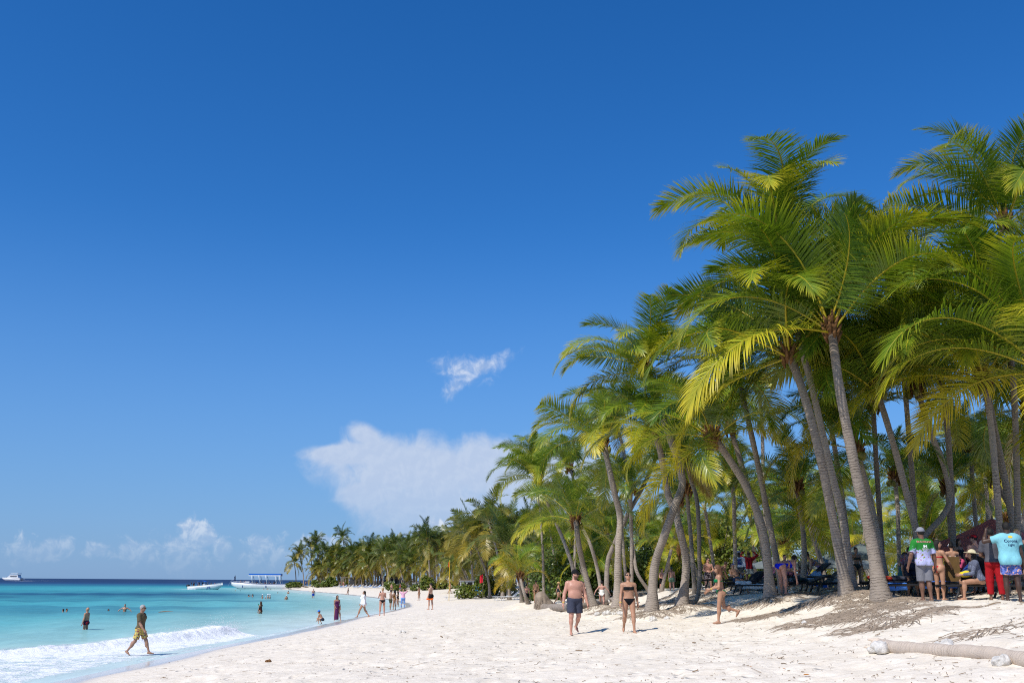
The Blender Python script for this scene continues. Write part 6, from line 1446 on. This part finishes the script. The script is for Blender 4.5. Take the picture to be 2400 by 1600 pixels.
heap(2105, -0.45, (200, 60, 40), 'red and orange clothes heaped on a lounger right of the thick palm', pat=[(230, 130, 50), (40, 40, 50)]); heap(2105, 0.0, (60, 62, 72), 'dark clothes beside the red heap on the lounger')
heap(1768, -0.55, (230, 228, 230), 'white cloth bundle on the lounger by the leaning trunk'); heap(1885, -0.5, (150, 90, 100), 'mauve bag and clothes before the bending woman', pat=[(70, 60, 90)]); heap(1868, 0.1, (30, 60, 70), 'dark teal bag on the low lounger', r0=0.3)
heap(2392, -0.4, (210, 200, 200), 'pale clothes on the lounger at the right edge', pat=[(160, 60, 60)])
# ------------------------------------------------------------------ parasols
def parasol(px, apex_y, D, half, drop, rgb, label, name='parasol', rot=20):
    a = at_y(px, apex_y, D); z0 = float(sand_z(a[0], D)[0]); m = cloth(rgb); root = empty(name, (a[0], D, z0), R(rot), label, 'parasol'); H = a[2] - z0
    cz = H - drop; cs = [(half * sx, half * sy, cz) for sx, sy in ((1, 1), (-1, 1), (-1, -1), (1, -1))]
    for i in range(4):
        p0, p1 = np.array(cs[i]), np.array(cs[(i + 1) % 4]); ap = np.array([0, 0, H]); V = []; F = []; n = 8
        for r_ in range(n + 1):
            for c_ in range(n + 1):
                e = p0 + (p1 - p0) * c_ / n; q_ = ap + (e - ap) * (0.03 + 0.97 * r_ / n); sag = 0.10 * math.sin(PI * r_ / n) + 0.07 * math.sin(PI * c_ / n) * r_ / n; V.append(q_ - (0, 0, sag))
        for r_ in range(n):
            for c_ in range(n): k = r_ * (n + 1) + c_; F.append((k, k + n + 1, k + n + 2, k + 1))
        b0 = len(V)
        for c_ in range(n + 1): V.append(np.array(V[n * (n + 1) + c_]) - (0, 0, 0.2))
        for c_ in range(n): k = n * (n + 1) + c_; F.append((k, b0 + c_, b0 + c_ + 1, k + 1))
        mesh_obj('canopy_panel', V, F, m, root, True)
    b = MB(); b.tube([(0, 0, -0.05), (0, 0, H + 0.08)], 0.03, 8); b.build('pole', TWIG if 'TWIG' in globals() else METAL, root)
    for c in cs: b = MB(); b.tube([(0, 0, H - 0.06), (c[0] * 0.5, c[1] * 0.5, (H + cz) / 2 - 0.13), (c[0], c[1], cz - 0.02)], 0.014, 5); b.build('rib', TWIG if 'TWIG' in globals() else METAL, root)
parasol(2325, 1214, 33, 1.75, 0.95, (192, 108, 98), 'red brown four sided parasol behind the crowd at the right', rot=38)
parasol(2016, 1272, 47, 1.2, 0.5, (108, 118, 114), 'grey green parasol seen between the two thick trunks', rot=10)
parasol(1965, 1292, 52, 1.6, 0.6, (122, 130, 128), 'pale grey parasol behind the bending woman', rot=30)
parasol(1820, 1300, 58, 1.3, 0.5, (110, 118, 120), 'pale parasol glimpsed left of the bending woman in blue', rot=25)
# ------------------------------------------------------------------ things held and worn
def held(key, side, b, name, m, label, cat, rotz_=0.0):
    fr = PPL[key]; h = world_of(fr, fr['hands'][side][0]); o = b.build(name, m, None, False, h); o.rotation_euler = (0, 0, fr['root'].rotation_euler.z + rotz_); return tag(o, label, cat)
def phone(): return MB().box((0, 0.03, 0.05), (0.075, 0.012, 0.15))
held('phone_woman', -1, phone(), 'phone', BLACKP, 'black phone held up by the woman in black bikini', 'phone'); held('black_shorts', 1, phone(), 'phone', BLACKP, 'black phone held by the person in black shorts', 'phone'); held('bikini_phone', 1, phone(), 'phone', BLACKP, 'small phone held out towards the sea', 'phone')
held('drink_woman', 1, MB().tube([(0, 0, -0.04), (0, 0, 0.09)], [0.03, 0.04], 8), 'drink_cup', gloss('green_cup', (40, 150, 110)), 'green drink cup held by the wading woman', 'cup')
b = MB(); b.box((0, 0.02, 0.0), (0.36, 0.03, 0.62)); b.box((0, 0.04, 0.28), (0.1, 0.02, 0.04)); held('board_woman', 1, b, 'display_board', mat('board_wood', lin((96, 72, 34)), 0.6, 0.3, noise=0.3), 'brown wooden display board held against the hip', 'board', R(30))
fr = PPL['hat_woman']; V, F = surface([ellp((0, 0, 0), (0.16, 0.10, 0.075), k=0.03), ellp((0.05, 0.02, 0.05), (0.08, 0.06, 0.05), k=0.03)], 0.02); o = mesh_obj('yellow_bag', V, F, cloth((222, 204, 48)), None, True, world_of(fr, (0.0, 0.34, 0.12))); tag(o, 'bright yellow bag on the lap of the seated woman', 'bag')
fr = PPL['black_shorts']; h = world_of(fr, fr['hands'][-1][0]); V, F = surface([cone((0, 0, -0.02), (0.34, 0, -0.04), 0.06, 0.05, 0.02), cone((0.3, 0, -0.04), (0.42, 0, 0.0), 0.03, 0.05, 0.02)], 0.025); o = mesh_obj('orange_fins', V, F, cloth((240, 110, 40)), None, True, h); tag(o, 'orange swim gear carried by the person in black shorts', 'swim gear')
fr = PPL['corona']; fr2 = PPL['red_trousers']
from mathutils.bvhtree import BVHTree
def decal(fr, part, V, F, name, m, off=0.006):
    """print lying on the back of a garment"""
    g_ = [c for c in fr['root'].children if c.name.split('.')[0] == part][0]; bv = BVHTree.FromPolygons([v.co for v in g_.data.vertices], [tuple(p_.vertices) for p_ in g_.data.polygons]); out = []
    for x, z in V:
        h = bv.ray_cast(Vector((x, -0.8, z)), Vector((0, 1, 0))); out.append((x, (h[0].y if h[0] else -0.1) - off, z))
    return mesh_obj(name, out, F, m, g_)
def text_geo(s, size, cx, cz, bold=0.0):
    cu = bpy.data.curves.new('lettering', 'FONT'); cu.body = s; cu.size = size; cu.align_x = 'CENTER'; cu.offset = bold; cu.resolution_u = 2
    o = bpy.data.objects.new('lettering', cu); COL.objects.link(o); dg = bpy.context.evaluated_depsgraph_get(); me = o.evaluated_get(dg).to_mesh()
    V = [(v.co.x + cx, v.co.y + cz) for v in me.vertices]; F = [tuple(p_.vertices) for p_ in me.polygons]; bpy.data.objects.remove(o); return V, F
def grid(cx, cz, w, h, n=10):
    V = [(cx + (i / n - 0.5) * w, cz + (j / n - 0.5) * h) for j in range(n + 1) for i in range(n + 1)]; return V, [(j * (n + 1) + i, j * (n + 1) + i + 1, (j + 1) * (n + 1) + i + 1, (j + 1) * (n + 1) + i) for j in range(n) for i in range(n)]
NAVYI = mat('navy_print', lin((22, 36, 84)), 0.8, 0.1); WHI = mat('white_print', (0.8, 0.8, 0.8), 0.8, 0.1); REDI = mat('red_print', lin((190, 34, 40)), 0.8, 0.1); GOLD = mat('gold_print', lin((226, 190, 70)), 0.8, 0.1)
H = 1.9 / 1.75
decal(PPL['corona'], 'shirt', *text_geo('Corona', 0.088 * H, 0.03, 1.27 * H, 0.002), 'lettering', NAVYI); decal(PPL['corona'], 'shirt', *text_geo('Light', 0.07 * H, 0.03, 1.195 * H, 0.0015), 'lettering', NAVYI)
cw = []; cf = []
for i in range(16): a = i * PI / 8; cw.append((0.03 + 0.055 * math.cos(a) * (1 if i % 2 else 0.8), 1.385 * H + 0.035 * math.sin(a) * (1 if i % 2 else 0.75)))
decal(PPL['corona'], 'shirt', cw, [tuple(range(16))], 'sun_emblem', GOLD)
hh = PPL['green_shirt']['scl']
decal(PPL['green_shirt'], 'shirt', *text_geo('BOUVACANI', 0.062 * hh, 0, 1.36 * hh, 0.002), 'lettering', WHI, 0.005); decal(PPL['green_shirt'], 'shirt', *text_geo('BOUVACANI', 0.062 * hh, 0, 1.36 * hh, 0.0), 'lettering', REDI, 0.009)
decal(PPL['green_shirt'], 'shirt', [(-0.045, 1.27), (-0.02, 1.27), (-0.02, 1.30), (0.0, 1.285), (0.02, 1.30), (0.02, 1.27), (0.045, 1.27), (0.045, 1.335), (0.02, 1.335), (0, 1.31), (-0.02, 1.335), (-0.045, 1.335)], [tuple(range(12))], 'emblem', WHI); decal(PPL['green_shirt'], 'shirt', *grid(0, 1.245, 0.16, 0.016, 6), 'underline', WHI)
hh = PPL['white_longsleeve']['scl']; decal(PPL['white_longsleeve'], 'shirt', *grid(0.0, 1.22 * hh, 0.22 * hh, 0.26 * hh), 'square_print', cloth((36, 62, 130), [(90, 70, 140), (70, 120, 140)], 9))
# ------------------------------------------------------------------ fallen trunks
def lying(name, pix, rad, label, cat, r_end=None, dz=0.0):
    P = []
    for px, py in pix: h = hit(px, py); P.append((h[0], h[1], float(sand_z(h[0], h[1])[0]) + rad * 0.4 + dz))
    P = spline(P, 60); base = P[0].copy(); root = empty(name, base, 0, label, cat); L = np.linspace(0, 1, 60); rd = (rad + (r_end or rad * 0.8 - rad) * L) if r_end is None else rad + (r_end - rad) * L
    rd = rd * (1 + 0.05 * np.sin(np.arange(60) * 0.7) + 0.008 * ((np.arange(60) % 2) * 2 - 1)); V, F = tube_geo(P - base, rd, 14); ln = np.repeat(np.linspace(0, np.linalg.norm(np.diff(P, axis=0), axis=1).sum(), 60), 14)
    return root, P, V, F, ln
root, P, V, F, ln = lying('fallen_log', [(2062, 1520), (2130, 1527), (2220, 1535), (2310, 1546), (2400, 1556), (2480, 1566)], 0.118, 'bleached palm log lying on the sand at the bottom right', 'log', 0.108)
mesh_obj('trunk', V, F, PALEBARK, root, True, attrs={'len': ln, 'top': ln * 0})
b = MB()
rg = np.random.default_rng(4)
for i in range(14): a = rg.uniform(0, 6.28); b.tube([np.array([0, 0.1 * math.cos(a), 0.1 * math.sin(a)]), np.array([-0.1 - 0.12 * rg.random(), 0.15 * math.cos(a), 0.12 * math.sin(a)])], [0.05, 0.015], 5)
b.ball((-0.03, 0, 0), (0.12, 0.15, 0.14), 8, 6); b.build('broken_end', PALEBARK, root, True)
root, P, V, F, ln = lying('fallen_palm', [(1272, 1424), (1300, 1428), (1360, 1430), (1420, 1417), (1470, 1402), (1520, 1392)], 0.21, 'grey fallen palm with its upturned root ball left of the walking couple', 'fallen palm', 0.14)
mesh_obj('trunk', V, F, BARK if 'BARK' in globals() else PALEBARK, root, True, attrs={'len': ln, 'top': ln * 0})
pr = [cone((0, 0, -0.25), (-0.1, 0, 0.55), 0.5, 0.33, 0.15), cone((-0.1, 0, 0.5), (0.35, 0.0, 0.15), 0.3, 0.28, 0.2)]; V, F = surface(pr, 0.05); V = V + 0.05 * (np.stack([vnoise(V[:, 1] * 7, V[:, 2] * 7, 1), vnoise(V[:, 0] * 7, V[:, 2] * 7, 2), vnoise(V[:, 0] * 7, V[:, 1] * 7, 3)], 1) - 0.5); rb_ = mesh_obj('root_ball', V, F, FIBRE if 'FIBRE' in globals() else PALEBARK, root, True)
V = []; F = []
for i in range(700):
    a = rg.uniform(0, 2 * PI); z = rg.uniform(-0.2, 0.6); r0 = 0.5 - 0.2 * (z + 0.2); c = np.array([-0.05 + r0 * math.cos(a), r0 * math.sin(a), z]); e = c + np.array([math.cos(a) * 0.1, math.sin(a) * 0.1, -rg.uniform(0.1, 0.3)]); t_ = np.array([-math.sin(a), math.cos(a), 0]) * 0.012; k = len(V); V += [c - t_, c + t_, e]; F.append((k, k + 1, k + 2))
tag(mesh_obj('root_fibre', V, F, FIBRE if 'FIBRE' in globals() else PALEBARK, root), kind='stuff')
# ------------------------------------------------------------------ stones and litter
ROCK = mat('coral_rock', (0.60, 0.57, 0.52), 0.9, 0.15, noise=0.3, nscale=8, bump=0.9)
def rock(px, py, w, label, flat=0.7, m=None):
    h = hit(px, py); r0 = w * h[1] / FPX / 2; rg = np.random.default_rng(int(px * 7 + py)); pr = [ellp(rg.normal(0, 0.35, 3) * r0 * (1, 1, 0.3), r0 * rg.uniform(0.5, 0.85, 3) * (1, 0.9, flat), rotz(rg.uniform(0, 3)), r0 * 0.15) for _ in range(6)]
    V, F = surface(pr, r0 * 0.12); V = V + r0 * 0.3 * (np.stack([vnoise(V[:, 1] / r0 * 3, V[:, 2] / r0 * 3, 1), vnoise(V[:, 0] / r0 * 3, V[:, 2] / r0 * 3, 2), vnoise(V[:, 0] / r0 * 3, V[:, 1] / r0 * 3, 3)], 1) - 0.5)
    tag(mesh_obj('rock', V, F, m or ROCK, None, True, (h[0], h[1], float(sand_z(h[0], h[1])[0]) + r0 * 0.22)), label, 'rock')
for a in ((2080, 1524, 54, 'big pitted coral rock leaning on the end of the bleached log'), (2210, 1526, 44, 'coral rock half buried against the middle of the log'), (2352, 1560, 46, 'jagged coral rock in front of the log at the right'), (1400, 1440, 17, 'tan rock first in the row between the walking couple'), (1421, 1439, 20, 'white rock second in the row between the couple'), (1439, 1438, 11, 'small grey rock third in the row between the couple'), (1455, 1439, 18, 'white rock right before the woman in black bikini'),
          (1425, 1416, 16, 'flat rock above the row between the couple'), (1530, 1455, 20, 'pale rock right of the woman in black bikini'), (1562, 1450, 14, 'small rock behind the pale rock on the sand'), (943, 1480, 14, 'grey coral lump on the open sand left of the couple'), (1655, 1392, 10, 'white stone under the leaning palm'), (1713, 1436, 14, 'white stone behind the woman in green bikini'), (1884, 1463, 14, 'half buried stone in front of the root bank')): rock(*a)
rock(630, 1552, 12, 'brown coconut husk on the sand near the foam', 0.7, HUSK if 'HUSK' in globals() else ROCK)
LIT = mat('dry_litter', (0.23, 0.16, 0.10), 0.9, 0.1, noise=0.4, nscale=2)
rg = np.random.default_rng(19); V = []; F = []
n = 5200; yy = 10 + 45 * rg.random(n * 3) ** 1.5; xx = rg.uniform(-0.56, 0.56, n * 3) * yy; sd = shore_d(xx, yy); ok = (sd > 1.8) & ((vnoise(xx * 0.9, yy * 0.9, 5) + 0.35 * (xx > 3)) > 0.52); xx, yy = xx[ok][:n], yy[ok][:n]; n = len(xx)
L = rg.lognormal(-3.0, 0.75, n).clip(0.015, 0.6); a = rg.uniform(0, PI, n) * 0.7; bend = rg.normal(0, 0.5, n); w = rg.uniform(0.002, 0.006, n) + 0.03 * L * (rg.random(n) < 0.1)
K = 4; t = np.linspace(0, 1, K)[None]; aa_ = a[:, None] + bend[:, None] * t; X_ = xx[:, None] + np.cumsum(np.cos(aa_), 1) * L[:, None] / K; Y_ = yy[:, None] + np.cumsum(np.sin(aa_), 1) * L[:, None] / K; Z_ = sand_z(X_.ravel(), Y_.ravel()).reshape(n, K) + 0.012
nx, ny = -np.sin(aa_) * w[:, None], np.cos(aa_) * w[:, None]; V = np.stack([np.stack([X_ - nx, Y_ - ny, Z_], -1), np.stack([X_ + nx, Y_ + ny, Z_], -1), np.stack([X_, Y_, Z_ + w[:, None] * 1.5], -1)], 2).reshape(-1, 3)
bb = (np.arange(n)[:, None] * (3 * K) + 3 * np.arange(K - 1)[None]).ravel(); F = np.vstack([np.stack([bb, bb + 2, bb + 5, bb + 3], 1), np.stack([bb + 2, bb + 1, bb + 4, bb + 5], 1)])
tag(mesh_obj('beach_litter', V, F, LIT), 'dry twigs and seaweed scraps strewn over the sand', 'litter', kind='stuff')
DEAD = mat('dead_leaf', lin((176, 112, 40)), 0.8, 0.2, noise=0.4)
for i, (px, py, w, lab) in enumerate(((1890, 1583, 15, 'orange brown dead leaf on the sand at the bottom right'), (1392, 1506, 7, 'small brown dead leaf below the man in cap'), (1704, 1497, 6, 'small dead leaf below the woman in green'), (1760, 1570, 6, 'tiny dead leaf left of the orange leaf'), (1838, 1568, 7, 'dark curled leaf just left of the orange leaf'))):
    h = hit(px, py); s = w * h[1] / FPX; z = float(sand_z(h[0], h[1])[0]) + 0.02; V = [(-s / 2, 0, 0), (-s / 5, s * 0.28, s * 0.12), (s / 4, s * 0.24, s * 0.15), (s / 2, 0, s * 0.1), (s / 4, -s * 0.24, s * 0.06), (-s / 5, -s * 0.26, s * 0.02)]
    tag(mesh_obj('dead_leaf', V + [(0, 0, s * 0.03)], [(6, 0, 1), (6, 1, 2), (6, 2, 3), (6, 3, 4), (6, 4, 5), (6, 5, 0)], DEAD, None, True, (h[0], h[1], z)), lab, 'leaf')
# ------------------------------------------------------------------ far beach: deck, loungers, flags
WOOD = mat('weathered_wood', (0.20, 0.16, 0.125), 0.85, 0.2, noise=0.3, nscale=3)
def deck(px0, px1, D, h, label):
    a, c = at_y(px0, 1365, D), at_y(px1, 1365, D); z = float(sand_z(a[0], D)[0]); W_ = c[0] - a[0]; root = empty('beach_deck', (a[0], D, z), 0, label, 'deck')
    n = max(4, int(W_ / 2.6))
    for i in range(n + 1):
        for y in (0, 3.4): b = MB(); b.box((W_ * i / n, y, h / 2), (0.16, 0.16, h)); b.build('post', WOOD, root)
    for zz in (0.55, h): b = MB(); b.box((W_ / 2, 0, zz + 0.06), (W_ + 0.4, 0.12, 0.12)); b.build('rail', WOOD, root); b = MB(); b.box((W_ / 2, 3.4, zz + 0.06), (W_ + 0.4, 0.12, 0.12)); b.build('rail', WOOD, root)
    b = MB(); b.box((W_ / 2, 1.7, 0.5), (W_, 3.3, 0.08)); b.build('floor', WOOD, root)
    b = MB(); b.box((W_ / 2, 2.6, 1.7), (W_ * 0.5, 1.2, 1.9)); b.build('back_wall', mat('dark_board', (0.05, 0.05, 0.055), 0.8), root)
deck(800, 868, 268, 2.5, 'weathered wooden pergola deck under the far palms, left one'); deck(880, 950, 250, 1.9, 'weathered wooden deck with rails under the far palms, right one')
for i, px in enumerate(np.linspace(790, 905, 16)):
    D = 262 - (px - 790) * 0.35; s = spot(px, 1366, D); make_lounger(s, R((i * 37) % 50 - 25), ORD[i] + ' pale lounger from the left in the row before the far decks', 38, True, 'pale loungers on the far beach')
for i, px in enumerate((806, 838, 862, 884)):
    D = 262 - (px - 790) * 0.35; s = spot(px, 1366, D); towel(s, 0.2, cloth((80, 140, 210)), ORD[i] + ' blue towel from the left among the pale far loungers', 38, -0.9, 0.9)
s = spot(919, 1368, 222); root = empty('sign_board', s, 0, 'white board standing on the far sand before the palms', 'sign'); MB().box((0, 0, 0.75), (1.0, 0.5, 1.3)).build('panel', GEL, root)
for x in (-0.4, 0.4): MB().box((x, 0, 0.05), (0.08, 0.4, 0.14)).build('foot', WOOD, root)
p = at_y(945, 1366, 212); b = MB(); z = float(sand_z(p[0], 212)[0]); o = empty('wooden_ramp', (p[0], 212, z), 0, 'slanting wooden stair ramp beside the hedge', 'ramp')
for y in (0, 0.9): MB().tube([(-1.2, y, 0), (1.9, y, 1.9)], 0.09, 6).build('rail', WOOD, o)
for i in range(7): MB().box((-0.9 + i * 0.42, 0.45, 0.2 + i * 0.26), (0.3, 0.9, 0.05)).build('step', WOOD, o)
def flag(px, top, base, D, rgb, pole, label, w=0.5, h=1.1, pw=0.03):
    s = spot(px, base, D); H = at_y(px, top, D)[2] - s[2]; root = empty('flag', s, 0, label, 'flag'); MB().tube([(0, 0, -0.05), (0, 0, H)], pw, 6).build('pole', pole, root)
    V = []; F = []
    for i in range(7):
        for j in range(7): V.append((-w * i / 6, 0.06 * math.sin(i * 1.4), H - 0.1 - h * j / 6 - 0.25 * h * (i / 6) * (1 - j / 12)))
    for i in range(6):
        for j in range(6): a = i * 7 + j; F.append((a, a + 1, a + 8, a + 7))
    mesh_obj('cloth', V, F, cloth(rgb), root, True)
YEL = mat('yellow_paint', lin((220, 180, 40)), 0.5); flag(1053, 1312, 1368, 116, (200, 70, 40), YEL, 'tall yellow pole with a small red pennant before the palms', 0.14, 0.6, 0.035); flag(1132, 1342, 1370, 112, (200, 40, 56), WOOD, 'red beach flag on a short pole before the palms', 0.36, 0.9, 0.02)
for px, py, D, rgb, lab in ((1123, 1352, 122, (40, 140, 210), 'light blue windbreak under the far palms'), (1146, 1348, 124, (30, 90, 190), 'strong blue awning under the far palms')):
    s = spot(px, 1368, D); root = empty('windbreak', s, 0.2, lab, 'windbreak')
    for x in (-0.7, 0.7): MB().tube([(x, 0, -0.05), (x, 0, 1.35)], 0.03, 5).build('post', WOOD, root)
    V = [(-0.7 + 1.4 * i / 6, 0.06 * math.sin(i), 0.25 + 1.05 * j / 4) for i in range(7) for j in range(5)]; mesh_obj('sheet', V, [(i * 5 + j, i * 5 + j + 5, i * 5 + j + 6, i * 5 + j + 1) for i in range(6) for j in range(4)], cloth(rgb), root, True)
for i, (px, D) in enumerate(((1062, 118), (1092, 119), (1108, 121), (1130, 117), (1180, 98), (1195, 96))): make_lounger(spot(px, 1368, D), R(20), ORD[i] + ' pale lounger from the left under the near end of the treeline', 38, True, 'pale loungers under the treeline')
s = spot(1080, 1368, 125); root = empty('beach_hut', s, 0, 'white post and rail hut under the palms', 'hut')
for x in np.linspace(0, 4.5, 7): MB().box((x, 0, 0.95), (0.1, 0.1, 1.9)).build('post', GEL, root)
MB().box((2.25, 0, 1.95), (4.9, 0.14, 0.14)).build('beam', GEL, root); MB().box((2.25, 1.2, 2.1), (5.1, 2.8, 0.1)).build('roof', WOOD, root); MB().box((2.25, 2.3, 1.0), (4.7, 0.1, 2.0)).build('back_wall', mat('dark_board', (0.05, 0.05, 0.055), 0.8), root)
# ------------------------------------------------------------------ spray thrown up by the breaker
rg = np.random.default_rng(23); n = 2200; k = (rg.random(n) ** 2.2 * 0.35 * (len(BR) - 1)); i = k.astype(int); c = BR[i] + rg.normal(0, 0.35, (n, 2)); z = 0.25 + np.abs(rg.normal(0, 0.24, n)) * np.interp(k / len(BR), [0, 0.03, 0.1, 0.35], [0.4, 1.2, 1.3, 0.5]); s = rg.uniform(0.003, 0.009, n)
off = np.array([(1, 1, 1), (-1, -1, 1), (-1, 1, -1), (1, -1, -1)], float); V = (np.c_[c, z][:, None] + off[None] * s[:, None, None]).reshape(-1, 3); b4 = np.arange(n)[:, None] * 4
F = np.concatenate([b4 + np.array(t_)[None] for t_ in ((0, 1, 2), (0, 2, 3), (0, 3, 1), (1, 3, 2))]); tag(mesh_obj('sea_spray', V, F, mat('foam_white', (0.85, 0.87, 0.88), 0.7, 0.2)), 'white spray thrown up along the breaking wave', 'spray', kind='stuff')
